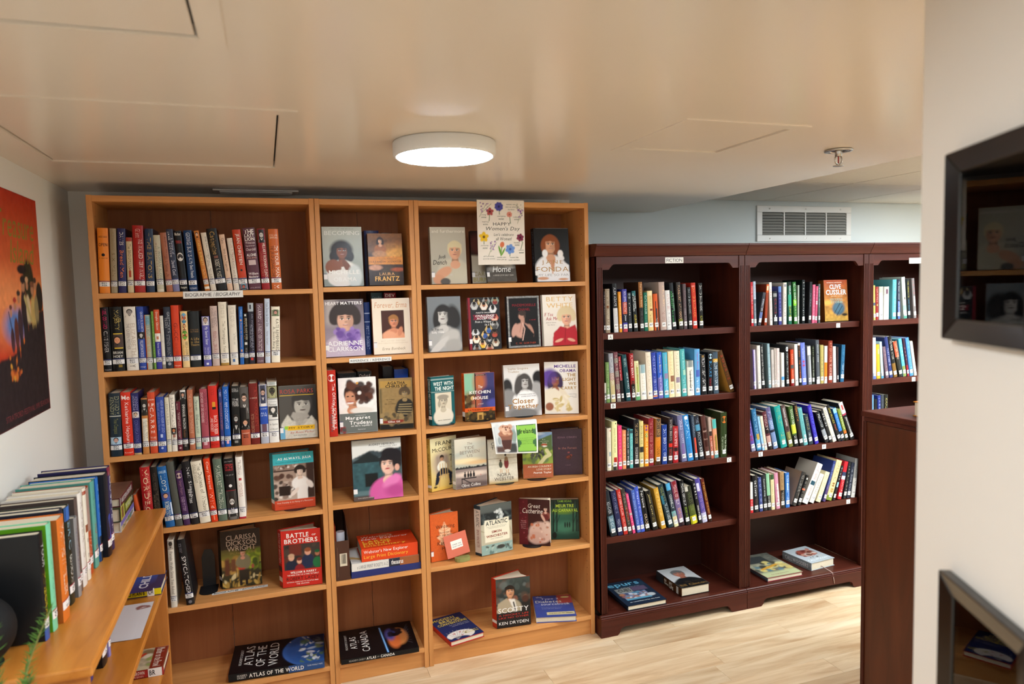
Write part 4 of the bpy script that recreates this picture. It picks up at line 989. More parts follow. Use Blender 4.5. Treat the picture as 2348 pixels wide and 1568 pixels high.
def vent():
    t = thing('wall_vent', 'white louvred air vent on wall above dark bookcases', 'vent', (3.62, .79, 2.005))
    t.location = VC
    w, h = VW / 2, VH / 2
    b = .04
    m = MB()
    MB().box((-w, -.012, h - b), (w, -.001, h)).build('frame_side', M_WHITE, t, bevel=.003)
    MB().box((-w, -.012, -h), (w, -.001, -h + b)).build('frame_side', M_WHITE, t, bevel=.003)
    MB().box((-w, -.012, -h + b), (-w + b, -.001, h - b)).build('frame_side', M_WHITE, t, bevel=.003)
    MB().box((w - b, -.012, -h + b), (w, -.001, h - b)).build('frame_side', M_WHITE, t, bevel=.003)
    MB().box((-w + b, -.0012, -h + b), (w - b, -.0006, h - b)).build('backing', M_DARKGAP, t)
    n = 8
    H = 2 * (h - b)
    grey = plain('grey_louvre', '8f8e88', .6, vary=.1)  # slats greyer than the white frame
    for i in range(n):
        z = -h + b + H * (i + .5) / n
        MB().add([(-w + b, -.011, z - H / n * .42), (w - b, -.011, z - H / n * .42), (w - b, -.002, z + H / n * .3), (-w + b, -.002, z + H / n * .3), (-w + b, -.0105, z - H / n * .55), (w - b, -.0105, z - H / n * .55), (w - b, -.0015, z + H / n * .18), (-w + b, -.0015, z + H / n * .18)],
                 [(0, 1, 2, 3), (7, 6, 5, 4), (4, 5, 1, 0), (3, 2, 6, 7), (0, 3, 7, 4), (5, 6, 2, 1)]).build('slat', grey, t)
    for k in (1, 2, 3):
        x = -w + b + 2 * (w - b) * k / 4
        MB().box((x - .004, -.0125, -h + b), (x + .004, -.002, h - b)).build('mullion', M_WHITE, t)
    for x in (-w * .75, 0, w * .75):
        for z in (-h + b / 2, h - b / 2):
            MB().lathe([(0, 0), (.005, 0), (.005, .002), (0, .003)], 10).build('screw', M_CHROME, t, xf=Matrix.Translation((x, -.012, z)) @ Matrix.Rotation(R(90), 4, 'X'))
VC, VW, VH = (3.62, .79, 2.0), .7, .2

# ---------------------------------------------------------------- bookcases
def light_case(x0, w, shelves, lab):
    t = thing('bookcase', lab, 'bookcase', (x0, 0, 0), (0, 0, 0), 'light wood bookcases')
    D, T = .275, .0198
    W = w - .0008
    MB().box((0.0004, 0, .0005), (T, D, 2.02)).build('side_panel', M_LZ, t, bevel=.0012)
    MB().box((W - T, 0, .0005), (W, D, 2.02)).build('side_panel', M_LZ, t, bevel=.0012)
    MB().box((T, .0, 1.996), (W - T, D, 2.0185)).build('top_panel', M_LX, t, bevel=.001)
    half = (W - 2 * T) / 2
    MB().box((T, D - .006, .02), (T + half - .0008, D - .002, 1.996)).build('back_panel', M_BACK, t)
    MB().box((T + half + .0008, D - .006, .02), (W - T, D - .002, 1.996)).build('back_panel', M_BACK, t)
    for z in shelves:
        MB().box((T, .0005, z - .0195), (W - T, D - .006, z)).build('shelf', M_LX, t, bevel=.001)
    MB().box((T, .012, .0005), (W - T, .03, shelves[-1] - .0195)).build('plinth', M_LX, t)
    m = MB()
    for sx, nx in ((T + .0003, 1), (W - T - .0003, -1)):
        for yy in (.035, D - .045):
            z = .25
            while z < 1.95:
                V = [(sx, yy + .0025 * math.cos(a * math.pi / 4), z + .0025 * math.sin(a * math.pi / 4)) for a in range(8)]
                m.add(V, [tuple(range(8)) if nx < 0 else tuple(range(8))[::-1]])
                z += .032
    o = m.build('peg_holes', M_DARKGAP, t)
    o['kind'] = 'stuff'

def dark_case(x0, w, shelves, lab):
    Y = -.036
    t = thing('bookcase', lab, 'bookcase', (x0, Y, 0), (0, 0, 0), 'dark cherry bookcases')
    D, S, T = .36, .031, .02
    W = w - .001
    MB().box((.0005, .002, .105), (T, D, 1.775)).build('side_panel', M_DZ, t, bevel=.001)
    MB().box((W - T, .002, .105), (W, D, 1.775)).build('side_panel', M_DZ, t, bevel=.001)
    for xa in (.0005, W - S):
        # stile with three flutes: a stepped outline carried upward, plain block at the top
        n = 3
        pts = [(xa, .018), (xa, 0)]
        for i in range(n):
            c = xa + S * (.24 + .26 * i)
            for da, dy in ((-.0032, 0), (-.0016, .0026), (.0016, .0026), (.0032, 0)):
                pts.append((c + da, dy))
        pts += [(xa + S - .0005, 0), (xa + S - .0005, .018)]
        MB().prism(pts[::1], 'z', .105, 1.725).build('stile', M_DZ, t)
        MB().box((xa, .0, 1.725), (xa + S - .0005, .018, 1.775)).build('stile_block', M_DZ, t, bevel=.0008)
    # top rail with its shaped lower edge
    a, b = S + .0005, W - S - .0005
    ins, zl, zu, zt = .055, 1.716, 1.741, 1.775
    pts = [(a, zt), (a, zl), (a + ins * .62, zl)]
    for i in range(7):
        f = i / 6
        pts.append((a + ins * .62 + .028 * f, zl + (zu - zl) * (math.sin(f * math.pi / 2))))
    for i in range(7):
        f = 1 - i / 6
        pts.append((b - ins * .62 - .028 * f, zl + (zu - zl) * (math.sin(f * math.pi / 2))))
    pts += [(b - ins * .62, zl), (b, zl), (b, zt)]
    m = MB()
    n = len(pts)
    V = [(x, .004, z) for x, z in pts] + [(x, .02, z) for x, z in pts]
    F = [tuple(range(n)), tuple(range(n, 2 * n))[::-1]] + [(i, n + i, n + (i + 1) % n, (i + 1) % n) for i in range(n)]
    m.add(V, F)
    m.build('top_rail', M_DX, t)
    # cornice
    prof = [(.0, 1.776), (-.008, 1.777), (-.012, 1.784), (-.014, 1.792), (-.021, 1.803), (-.027, 1.812), (-.029, 1.82), (-.034, 1.823), (-.034, 1.832), (.0, 1.834), (D, 1.834), (D, 1.776)]
    first = x0 < 2.1
    xa, xb = (-.013 if first else .0008), W
    MB().prism([(y, z) for y, z in prof][::-1], 'x', xa, xb).build('cornice', M_DX, t)
    MB().box((T, D - .008, .09), (W - T, D - .004, 1.775)).build('back_panel', M_DB, t)
    for z in shelves:
        MB().box((T, .03, z - .03), (W - T, D - .008, z)).build('shelf', M_DX, t, bevel=.0015)
    # base: bottom board with moulded nose, apron with bracket feet
    MB().box((T, .0, .085), (W - T, D - .008, .104)).build('bottom_board', M_DX, t)
    nose = [(.0, .1035), (-.012, .1035), (-.016, .1), (-.013, .0965), (-.019, .0955), (-.021, .0925), (-.0175, .089), (-.022, .087), (-.022, .083), (.0, .083)]
    MB().prism(nose, 'x', .0008 if not first else -.012, W).build('nose_moulding', M_DX, t, bevel=0)
    a, b, ft = (.0008 if not first else -.012), W, .085
    pts = [(a, .083), (a, .0006), (a + ft, .0006)]
    for i in range(8):
        f = i / 7
        pts.append((a + ft + .012 + .03 * (1 - math.cos(f * math.pi / 2)), .012 + .026 * math.sin(f * math.pi / 2)))
    for i in range(8):
        f = 1 - i / 7
        pts.append((b - ft - .012 - .03 * (1 - math.cos(f * math.pi / 2)), .012 + .026 * math.sin(f * math.pi / 2)))
    pts += [(b - ft, .0006), (b, .0006), (b, .083)]
    n = len(pts)
    V = [(x, -.018, z) for x, z in pts] + [(x, .002, z) for x, z in pts]
    F = [tuple(range(n)), tuple(range(n, 2 * n))[::-1]] + [(i, n + i, n + (i + 1) % n, (i + 1) % n) for i in range(n)]
    MB().add(V, F).build('base_apron', M_DX, t)
    if first:
        MB().box((-.012, .002, .0006), (.0, D, .083)).build('base_side', M_DZ, t)

def low_case():
    t = thing('low_bookcase', 'low honey-coloured bookcase along the poster wall, books on top', 'bookcase', (-.115, -1.262, 0))
    L, Dp = 1.225, .313
    m = MB().box((0, 0, .826), (Dp + .006, L, .85))
    m.build('top_board', M_HX, t, bevel=.005)
    MB().box((.002, .012, .0005), (Dp - .006, .034, .8255)).build('end_panel', M_HZ, t, bevel=.002)
    MB().box((.002, L - .034, .0005), (Dp - .006, L - .012, .8255)).build('end_panel', M_HZ, t, bevel=.002)
    MB().box((.002, .034, .02), (.008, L - .034, .8255)).build('back_panel', M_HZ, t)
    for z in (.578, .322, .06):
        MB().box((.008, .0345, z - .02), (Dp - .008, L - .0345, z)).build('shelf', M_HX, t, bevel=.002)

def counter():
    t = thing('counter_bookcase', 'dark brown double-height book counter end beside cream partition', 'counter', (2.625, -1.5, 0))
    W, L, H = .9, .535, 1.17
    MB().box((.006, .006, .0005), (W, L - .006, H - .038)).build('body', M_CTR, t, bevel=.004)
    MB().box((.002, .002, H - .0375), (W, L - .002, H - .022)).build('moulding', M_DX, t, bevel=.003)
    MB().box((-.004, -.004, H - .0215), (W, L + .004, H - .0005)).build('top_board', M_DX, t, bevel=.004)
    MB().box((.0, L - .014, .0005), (.006, L - .001, H - .038)).build('corner_strip', M_DZ, t, bevel=.002)

# ---------------------------------------------------------------- painted covers
class Art:
    """a printed picture as colours on a fine grid; x runs 0..1 across, y 0..H/W up"""
    def __init__(self, W, H, base, res=64):
        self.W, self.H = W, H
        self.nx = res
        self.ny = max(2, int(round(res * H / W)))
        self.a = H / W
        self.X, self.Y = np.meshgrid(np.linspace(0, 1, self.nx), np.linspace(0, self.a, self.ny))
        self.im = np.tile(np.array(hx(base)), (self.ny, self.nx, 1)).astype(float)
        self.s = 1.0 / self.nx
    def _mix(self, m, col):
        m = np.clip(m, 0, 1)[..., None]
        self.im = self.im * (1 - m) + np.array(hx(col)) * m
        return self
    def grad(self, c0, c1, y0=0.0, y1=1.0):
        t = np.clip((self.Y / self.a - y0) / (y1 - y0), 0, 1)[..., None]
        m = ((self.Y / self.a >= min(y0, y1) - 1e-6) & (self.Y / self.a <= max(y0, y1) + 1e-6))[..., None]
        g = np.array(hx(c0)) * (1 - t) + np.array(hx(c1)) * t
        self.im = np.where(m, g, self.im)
        return self
    def rect(self, x0, y0, x1, y1, col, soft=0.004):
        X, Y = self.X, self.Y / self.a
        sy = soft / self.a
        m = np.clip((X - x0) / soft + .5, 0, 1) * np.clip((x1 - X) / soft + .5, 0, 1) * np.clip((Y - y0) / sy + .5, 0, 1) * np.clip((y1 - Y) / sy + .5, 0, 1)
        return self._mix(m, col)
    def ell(self, cx, cy, rx, ry, col, soft=.12, rot=0.0, al=1.0):
        """centre in 0..1 of width and of height, radii in widths"""
        dx, dy = self.X - cx, self.Y - cy * self.a
        c, s = math.cos(rot), math.sin(rot)
        u, v = (dx * c + dy * s) / rx, (-dx * s + dy * c) / ry
        d = np.sqrt(u * u + v * v)
        return self._mix(al * np.clip((1 - d) / max(soft, .6 * self.s / min(rx, ry)) + .5, 0, 1), col)
    def poly(self, pts, col, al=1.0):
        P = [(x, y * self.a) for x, y in pts]
        inside = np.zeros(self.X.shape, bool)
        n = len(P)
        for i in range(n):
            x0, y0 = P[i]
            x1, y1 = P[(i + 1) % n]
            c = ((y0 > self.Y) != (y1 > self.Y))
            with np.errstate(divide='ignore', invalid='ignore'):
                xi = x0 + (self.Y - y0) * (x1 - x0) / (y1 - y0 if y1 != y0 else 1e-9)
            inside ^= c & (self.X < xi)
        m = inside.astype(float)
        m = (m + np.roll(m, 1, 0) + np.roll(m, -1, 0) + np.roll(m, 1, 1) + np.roll(m, -1, 1)) / 5 if n else m
        return self._mix(m * al, col)
    def line(self, pts, w, col):
        for (x0, y0), (x1, y1) in zip(pts[:-1], pts[1:]):
            ax, ay, bx, by = x0, y0 * self.a, x1, y1 * self.a
            L2 = (bx - ax) ** 2 + (by - ay) ** 2 + 1e-12
            t = np.clip(((self.X - ax) * (bx - ax) + (self.Y - ay) * (by - ay)) / L2, 0, 1)
            d = np.hypot(self.X - ax - t * (bx - ax), self.Y - ay - t * (by - ay))
            self._mix(np.clip((w - d) / self.s + .5, 0, 1), col)
        return self
    def noise(self, amp, cell=4, region=None):
        n = rng.normal(0, 1, (self.ny // cell + 2, self.nx // cell + 2))
        yy = np.linspace(0, n.shape[0] - 1.001, self.ny)
        xx = np.linspace(0, n.shape[1] - 1.001, self.nx)
        i, j = yy.astype(int), xx.astype(int)
        fy, fx = (yy - i)[:, None], (xx - j)[None, :]
        g = n[i][:, j] * (1 - fy) * (1 - fx) + n[i + 1][:, j] * fy * (1 - fx) + n[i][:, j + 1] * (1 - fy) * fx + n[i + 1][:, j + 1] * fy * fx
        k = np.exp(amp * g)
        if region:
            x0, y0, x1, y1 = region
            m = (self.X >= x0) & (self.X <= x1) & (self.Y / self.a >= y0) & (self.Y / self.a <= y1)
            k = np.where(m, k, 1)
        self.im = np.clip(self.im * k[..., None], 0, 1)
        return self
    def blobs(self, n, cols, box, r0, r1, al=.9, flat=1.0):
        for i in range(n):
            x = random.uniform(box[0], box[2])
            y = random.uniform(box[1], box[3])
            r = random.uniform(r0, r1)
            self.ell(x, y, r, r * flat * random.uniform(.6, 1.3), random.choice(cols), .5, random.uniform(0, 3), al)
        return self
    def person(self, cx, cy, r, skin, hair, cloth, style='short', turn=0.0, lips='9a4a44', neck=True, grey=False, shirt=None):
        """head and shoulders; cy of the face as a part of the height, r the half width of the face in widths"""
        a = self.a
        E = lambda x, y, rx, ry, c, s=.15, ro=0.0, al=1.0: self.ell(cx + x * r, cy + y * r / a, rx * r, ry * r, c, s, ro, al)
        dk = tuple(x * .55 for x in hx(skin))
        lt = tuple(min(1, x * 1.15) for x in hx(skin))
        if style == 'long':
            E(0, -.7, 1.55, 2.3, hair)
        if style == 'bob':
            E(0, -.15, 1.5, 1.65, hair)
        if style == 'curly':
            for k in range(13):
                t = k / 12 * 3.6 - .25
                E(1.15 * math.cos(t), .25 + 1.15 * math.sin(t), .55, .55, hair, .3)
        if style == 'big':
            E(0, .1, 1.85, 1.75, hair, .3)
            E(-1.3, -.9, .7, .9, hair, .3)
            E(1.3, -.9, .7, .9, hair, .3)
        E(0, -3.6, 2.5, 2.1, cloth)
        if neck:
            E(0, -1.55, .52, .95, dk)
            E(0, -2.0, .75, .6, skin)
        if shirt:
            E(0, -2.6, .6, .9, shirt)
        E(turn * .1, .25, 1.08, 1.25, hair)
        E(turn * .15, -.12, .84, 1.12, skin)
        E(turn * .15 - .2, .1, .5, .75, lt, .9, 0, .6)
        E(turn * .15 + .5, -.2, .32, .8, dk, .9, 0, .45)
        e = turn * .28
        for s in (-1, 1):
            E(e + s * .36, .1, .2, .085, 'e8e2da' if sum(hx(skin)) > .2 else 'c8c0b8', .3)
            E(e + s * .36 + turn * .06, .1, .09, .09, '1a1412', .3)
            E(e + s * .36, .17, .23, .04, '1e1613', .4)
            E(e + s * .37, .33, .26, .05, tuple(x * .5 for x in hx(hair)), .5)
        E(e + .06, -.22, .15, .1, dk, .7, 0, .7)
        E(e * 1.1, -.53, .3, .085, lips, .35)
        E(e * 1.1, -.5, .2, .022, 'e9ddd4' if style in ('big', 'curly', 'bob') else '5a2a28', .5)
        # fringe
        if style != 'bald':
            E(turn * -.1 - .25, .93, .8, .42, hair, .25, .25)
            E(turn * -.1 + .35, .9, .7, .42, hair, .25, -.3)
            if style in ('long', 'bob'):
                E(-.93, -.2, .22, .9, hair, .3)
                E(.93, -.2, .22, .9, hair, .3)
        return self
    def mesh(self, mb, fn):
        V = [fn(x * self.W, y * self.W, 0) for y in np.linspace(0, self.a, self.ny) for x in np.linspace(0, 1, self.nx)]
        F = [(j * self.nx + i, j * self.nx + i + 1, (j + 1) * self.nx + i + 1, (j + 1) * self.nx + i) for j in range(self.ny - 1) for i in range(self.nx - 1)]
        mb.add(V, F, self.im.reshape(-1, 3))

def put_texts(S, W, H, texts):
    for q in texts:
        s, x0, y0, x1, y1, c = q[:6]
        o = q[6] if len(q) > 6 else ''
        S.text(s, x0 * W, y0 * H, x1 * W, y1 * H, c, rot='r' in o, bold=1 if 'b' in o else 0, shear=.22 if 'i' in o else 0.0, ms=2.2 if 'w' in o else 1.45)

def display_book(label, loc, W, H, t, art, texts, yaw=0.0, tilt=6.0, splay=None, spine='333333', spine_text=None, back=None, group=None, call=None, hard=True, lean=0.0, nm='display_book'):
    """a book shown front cover out; splay opens the covers into a V seen from above"""
    if splay:
        tilt = min(tilt, 1.2)
    lift = (t + (W * math.sin(R(splay[1])) if splay else 0)) * math.sin(R(tilt))
    root = thing(nm, label, 'book', (loc[0], loc[1], loc[2] + lift + .0003), (R(-tilt), R(lean), R(yaw)), group)
    b = .0028 if hard else .0009
    if splay:
        sa, be = R(splay[0]), R(splay[1])
    else:
        sa, be = 0.0, 0.0
    sx, sy = -t * math.sin(sa), t * math.cos(sa)
    bx, by = math.cos(be), math.sin(be)
    outer = [(W, 0), (.0, 0), (sx, sy), (sx + W * bx, sy + W * by)]
    # inner outline: each side moved inwards by the board thickness
    nx_, ny_ = math.cos(sa), math.sin(sa)
    inner = [(W, b), (b * .9, b), (sx + nx_ * b + by * b * .2, sy - b + ny_ * b), (sx + W * bx + by * b, sy + W * by - bx * b)]
    mb = MB()
    cover_shell(outer[::-1], inner[::-1], H, mb, back or spine)
    mb.build('cover', M_GLOSS, root)
    o = .004 if hard else .001
    i0 = (W - o, b + .0006)
    i1 = (b + .001, b + .0006)
    i2 = (sx + nx_ * b + .0012, sy - b + ny_ * b - .0008)
    i3 = (sx + (W - o) * bx + by * (b + .0008), sy + (W - o) * by - bx * (b + .0008))
    if splay:
        g = .3
        mid = ((i0[0] + i3[0]) / 2 - .012, (i0[1] + i3[1]) / 2)
        poly = [i0, mid, i3, i2, i1]
    else:
        poly = [i0, i3, i2, i1]
    MB().prism(poly, 'z', o * .8, H - o).build('page_block', M_PAGES, root)
    m = MB()
    fn = lambda x, y, L: (x, -.0002 - L, y)
    art.mesh(m, fn)
    S = Surf(W, H, fn)
    S.k = 2
    put_texts(S, W, H, texts)
    if call:
        cy = H * .12
        S.patch(-.0, cy, min(W * .09, .016), cy + .02, 'e8e5e2')
        S.patch(-.0, cy + .021, min(W * .09, .016), cy + .0225, '28346e')
    m.v += S.mb.v
    m.c += S.mb.c
    m.f += [tuple(i + m.n for i in q) for q in S.mb.f]
    m.n += S.mb.n
    m.build('cover_print', M_GLOSS, root)
    if spine_text and t > .008:
        fs = lambda x, y, L: (sx * (1 - x / t) - nx_ * (L + .0003), sy * (1 - x / t) - ny_ * (L + .0003), y)
        S = Surf(t, H, fs)
        for q in spine_text:
            if q[0] == 'band':
                S.patch(0, q[1] * H, t, q[2] * H, q[3])
            else:
                S.text(q[0], t * .26, q[1] * H, t * .76, q[2] * H, q[3], rot=True)
        S.mb.build('spine_print', M_GLOSS, root)
    return root

# ---------------------------------------------------------------- books shown front out
ZA = (1.6662, 1.3770, 1.0537, .7682, .4437, .0905)
ZB = (1.6663, 1.3748, 1.0509, .7620, .4421, .0945)
ZS = (1.6622, 1.3721, 1.0515, .7579, .4398, .0884)
E_ = .0006

def covers():
    DB = display_book
    G = 'books shown cover out in the light bookcases'
    A = Art(.160, .244, 'a9b1ab').grad('8f9892', 'b9c0b8')
    A.person(.47, .59, .155, '8a5238', '241a17', 'e9e6e0', 'big', .3)
    A.ell(.25, .32, .2, .2, '8a5238').ell(.62, .3, .08, .26, '7a442c', .2, .5).ell(.44, .13, .34, .22, 'e6e3de').ell(.78, .16, .18, .3, 'cfd6d4', .3)
    DB('grey-green cover, smiling long-haired woman, top shelf of narrow light bookcase', (.828, .035, ZA[0] + E_), .160, .244, .036, A,
       [('#1 NEW YORK TIMES BESTSELLER', .18, .955, .8, .972, '6d756f'), ('BECOMING', .06, .86, .94, .93, 'e6e8e2'), ('MICHELLE', .13, .2, .9, .27, 'f4f3ee', 'b'), ('OBAMA', .24, .08, .82, .15, 'f4f3ee', 'b')], tilt=4, spine='9aa29c', group=G, call=1)
    A = Art(.144, .217, '4a2c1c').grad('3a2416', '8a5a2c', .56, 1).grad('2a1a14', '3a2418', 0, .4)
    A.ell(.75, .62, .4, .22, 'dca04a', .9).ell(.6, .75, .5, .12, 'a8703a', .9, .2, .6).person(.36, .86, .07, 'd8a888', '2a1712', 'a8683c', 'long', .4)
    A.ell(.33, .6, .2, .1, 'c08a5c', .4).rect(0, .4, 1, .55, 'd88c34').ell(.2, .34, .2, .08, 'c89478', .4).ell(.6, .2, .26, .26, '4a3826', .5).ell(.85, .3, .2, .06, 'a8502c', .6).noise(.12, 3)
    DB('brown sunset romance cover, orange band, top shelf of narrow light bookcase', (1.011, .035, ZA[0] + E_), .144, .217, .03, A,
       [('LA RANCON DE L\'AMOUR', .08, .435, .95, .475, '5a2c10'), ('L\'heritage Ballantyne', .25, .495, .8, .52, '6a3a18', 'i'), ('LAURA', .3, .19, .74, .245, 'e8b070'), ('FRANTZ', .17, .08, .88, .17, 'f0b860', 'b')], tilt=5, spine='3c2416', group=G, hard=False)
    A = Art(.157, .245, 'b7b2a2').grad('aaa595', 'c2bdae')
    A.ell(.62, .18, .45, .42, 'c8c0ac', .2).person(.68, .58, .19, 'd9a384', 'd8cba4', 'c4bca6', 'short', -.1, 'b07068')
    A.ell(.34, .2, .26, .13, 'd39c7c', .3, .5).ell(.2, .08, .16, .14, 'cf9674', .3).ell(.38, .04, .14, .1, '5c5650', .3).ell(.55, .16, .04, .02, 'c8c0b4')
    DB('beige cover, short-haired older woman, top shelf of light bookcase by dark ones', (1.276, .035, ZB[0] + E_), .157, .245, .03, A,
       [('and furthermore', .05, .9, .97, .955, 'ece8dc'), ('Judi', .2, .43, .42, .51, '2a2824', 'i'), ('Dench', .05, .34, .44, .42, '2a2824', 'i')], tilt=4, spine='b4af9e', spine_text=[('Judi Dench and furthermore', .3, .95, '4a4840')], group=G, call=1)
    A = Art(.15, .233, '2c211d').grad('b4a690', '2a1f1c', .5, .56)
    A.rect(0, 0, 1, .52, 'b7ac98').ell(.25, .75, .3, .3, '5a3028', .7).ell(.4, .6, .12, .3, '7a4636', .6)
    DB('dark topped cover half hidden by flower poster, top shelf', (1.470, .085, ZB[0] + E_), .15, .233, .028, A,
       [('CAROL', .06, .14, .6, .22, '8a7a4a'), ('BURNETT', .04, .03, .8, .11, 'a89a5a', 'b')], tilt=4, spine='3a2620', group=G, call=1)
    A = Art(.136, .2, '55524e').grad('5a5652', '2e2c2a')
    A.ell(.5, .55, .35, .3, 'a09c96', .6).ell(.3, .35, .3, .12, '8a8680', .6, .5).ell(.65, .42, .3, .12, 'b4b0a8', .6, -.4).noise(.1, 4)
    DB('small grey cover with white script, leaning under the flower poster', (1.520, .015, ZB[0] + E_), .136, .2, .022, A,
       [('Home', .2, .22, .82, .36, 'f0eee8', 'i'), ('A MEMOIR OF MY EARLY YEARS', .2, .13, .9, .165, 'c8c4bc', 'i')], tilt=16, spine='3a3836', group=G, hard=False, call=1)
    A = Art(.170, .241, '15171a')
    A.person(.46, .69, .18, 'd09a78', '8a4a26', 'e8e6e6', 'bob', .1, 'a8685c').poly([(.05, 0), (.1, .28), (.3, .5), (.42, .25), (.5, .1), (.56, .25), (.72, .55), (.86, .44), (.8, .38), (.98, .3), (.99, 0)], 'e9e7e8')
    A.poly([(.42, .4), (.5, .12), (.6, .42)], 'c88e6c').ell(.22, .06, .16, .04, 'd09a78', .3).ell(.8, .04, .14, .03, 'd09a78', .3)
    A.ell(.3, .53, .08, .1, 'f2f0f0', .3).ell(.74, .52, .08, .1, 'f2f0f0', .3)
    DB('black cover, auburn-haired woman in white shirt, top shelf', (1.751, .035, ZB[0] + E_), .170, .241, .036, A,
       [('JANE', .2, .31, .8, .4, 'b08850'), ('FONDA', .04, .185, .96, .275, 'b08850'), ('MY LIFE SO FAR', .06, .1, .96, .145, 'a8a4a0')], tilt=4, spine='101214', spine_text=[('JANE FONDA', .3, .95, '7a8290')], group=G, call=1)
    # second shelves
    A = Art(.160, .236, '8a7f84').grad('a89aa8', '6a6064')
    A.rect(0, .55, .3, 1, 'b0a8a4', .2).person(.52, .64, .24, 'd8a890', '3e3634', 'c4b4c4', 'curly', .05, 'a8605c', False)
    A.blobs(46, ['8a6ab0', '7a5aa4', '9c7ec0', '6a4c94'], (.24, .3, .84, .48), .05, .1, .9, .8).blobs(26, ['8a6ab0', '7a5aa4', '9c7ec0', '6a4c94'], (.6, .15, .84, .4), .04, .08)
    DB('portrait cover with purple ruffled scarf, second shelf of narrow light bookcase', (.823, .035, ZA[1] + E_), .160, .236, .03, A,
       [('HEART', .04, .905, .38, .96, 'f4f2f0'), ('MATTERS', .42, .905, .96, .96, 'f8f6f4', 'b'), ('ADRIENNE', .05, .19, .94, .27, 'f4f2f0'), ('CLARKSON', .05, .09, .94, .17, 'f4f2f0'), ('a memoir', .3, .05, .7, .075, 'e0d8e0')], tilt=4, spine='6a6068', group=G, call=1)
    A = Art(.159, .235, 'f0e2cc')
    A.rect(.235, .28, .84, .78, '4a2c26').person(.55, .58, .125, 'd88e6c', 'a87444', 'e8a27c', 'short', .3)
    A.ell(.42, .34, .18, .1, 'e8a682', .3).ell(.72, .4, .06, .13, 'd88e6c', .3, -.3).rect(.0, 0, .235, 1, 'f0e2cc', .002).rect(.84, 0, 1, 1, 'f0e2cc', .002).rect(0, 0, 1, .28, 'f0e2cc', .002).rect(0, .78, 1, 1, 'f0e2cc', .002)
    DB('cream cover with framed portrait, second shelf of narrow light bookcase', (1.0185, .035, ZA[1] + E_), .159, .235, .028, A,
       [('Forever, Erma', .06, .815, .92, .93, 'd8a078', 'i'), ('BEST-LOVED WRITING', .2, .225, .84, .245, 'd8c4a8'), ('FROM AMERICA\'S FAVORITE HUMORIST', .12, .185, .92, .205, 'd8c4a8'), ('Erma Bombeck', .22, .07, .84, .12, 'a89478', 'iw')], tilt=4, spine='e08848', group=G, call=1)
    A = Art(.148, .238, '6c7072').grad('5a5e60', '80868a')
    A.person(.46, .66, .2, 'c4c0ba', '2c2a2a', 'a8a6a2', 'long', -.3, '6a6462')
    A.ell(.78, .62, .2, .36, '2c2a2a', .4, .2).ell(.62, .24, .34, .2, 'bab6b0', .3, .6).ell(.3, .1, .4, .1, 'c8c4be', .3, .75).ell(.75, .1, .26, .2, 'a8a49e', .3)
    DB('grey photograph cover of long-haired young woman, second shelf', (1.254, .035, ZB[1] + E_), .148, .238, .028, A,
       [('In Pieces', .1, .385, .44, .43, '2a2c2e'), ('Sally Field', .1, .325, .46, .37, 'eceae6')], tilt=4, spine='7a7e80', spine_text=[('In Pieces', .55, .85, '2a2c2e'), ('Sally Field', .18, .47, 'eceae6')], group=G, call=1)
    A = Art(.146, .23, '26262a', 80)
    hexes = [(.27, .9, 0), (.58, .93, 1), (.86, .93, 2), (.2, .84, 3), (.5, .83, 4), (.78, .77, 5), (.82, .6, 6), (.82, .46, 7), (.2, .32, 8), (.5, .28, 9), (.62, .38, 10), (.8, .3, 11), (.22, .2, 12), (.62, .16, 13), (.4, .1, 14), (.82, .12, 15), (.22, .02, 16), (.62, .02, 17)]
    hb = ['c4b48c', '9a9c9a', '8a9a8c', 'b0aeac', 'e8d0b8', 'd8d8d8', 'c86a5a', '9a9a98', 'c4c4c4', 'd8b878', 'c8a868', '3a2c2c', 'e8c8a8', '5a5a5c', 'e0c8a8', 'b0a490', '9a9c9a', 'c8a890']
    sk = ['8a5a3a', '7a5a4a', 'a87850', '6a6866', '9a6040', '2a2a2a', '9a5a40', '6e6c6a', '2e2e2e', '3a5a9a', '4a6a9a', '7a4a34', '9a6242', 'b8b8b8', '9a5f3e', '8a5a40', '6a4a3a', '8a5a40']
    cl = ['d8a83c', '5a6a5a', '8a3a3a', 'c8c6c4', 'e8e0d8', 'e0e0e0', 'e8b8a0', '4a4a4a', 'e8e8e8', '3a5a9a', '3a5a9a', 'b04a3a', 'f0e8d8', '2a2a2a', 'e8b83a', 'd8d0c0', '5a5a5a', 'c84a4a']
    for x, y, i in hexes:
        P = [(x + .145 * math.cos(k * math.pi / 3), y + .145 * math.sin(k * math.pi / 3) / A.a) for k in range(6)]
        A.poly(P, hb[i]).ell(x, y - .03, .08, .07, cl[i], .3).ell(x, y + .025, .05, .065, sk[i], .25).ell(x, y + .05, .055, .04, '1c1614', .3)
        A.line(P + P[:1], .011, '1c1c1e')
    A.rect(0, 0, .07, 1, '8a2030').poly([(.14, .57), (.86, .59), (.82, .63), (.86, .67), (.14, .67), (.18, .62)], '7c1c34')
    DB('cover of many hexagon photos with red banner, second shelf', (1.436, .035, ZB[1] + E_), .146, .23, .018, A,
       [('PAULETTE CHALLENGER', .24, .695, .78, .72, 'eceae6', 'bi'), ('CHALLENGE', .22, .625, .82, .668, 'f4f2ee', 'bi'), ('ACCEPTED', .25, .575, .78, .617, 'f4f2ee', 'bi'), ('From a Whisper', .2, .5, .72, .555, 'eceae6', 'i'), ('to a Roar', .5, .455, .82, .505, 'eceae6', 'i')], tilt=5, spine='8a2030', spine_text=[('CHALLENGE ACCEPTED', .6, .96, 'e8d8d8'), ('PAULETTE CHALLENGER', .2, .52, 'e8d8d8')], group=G, hard=False, call=1)
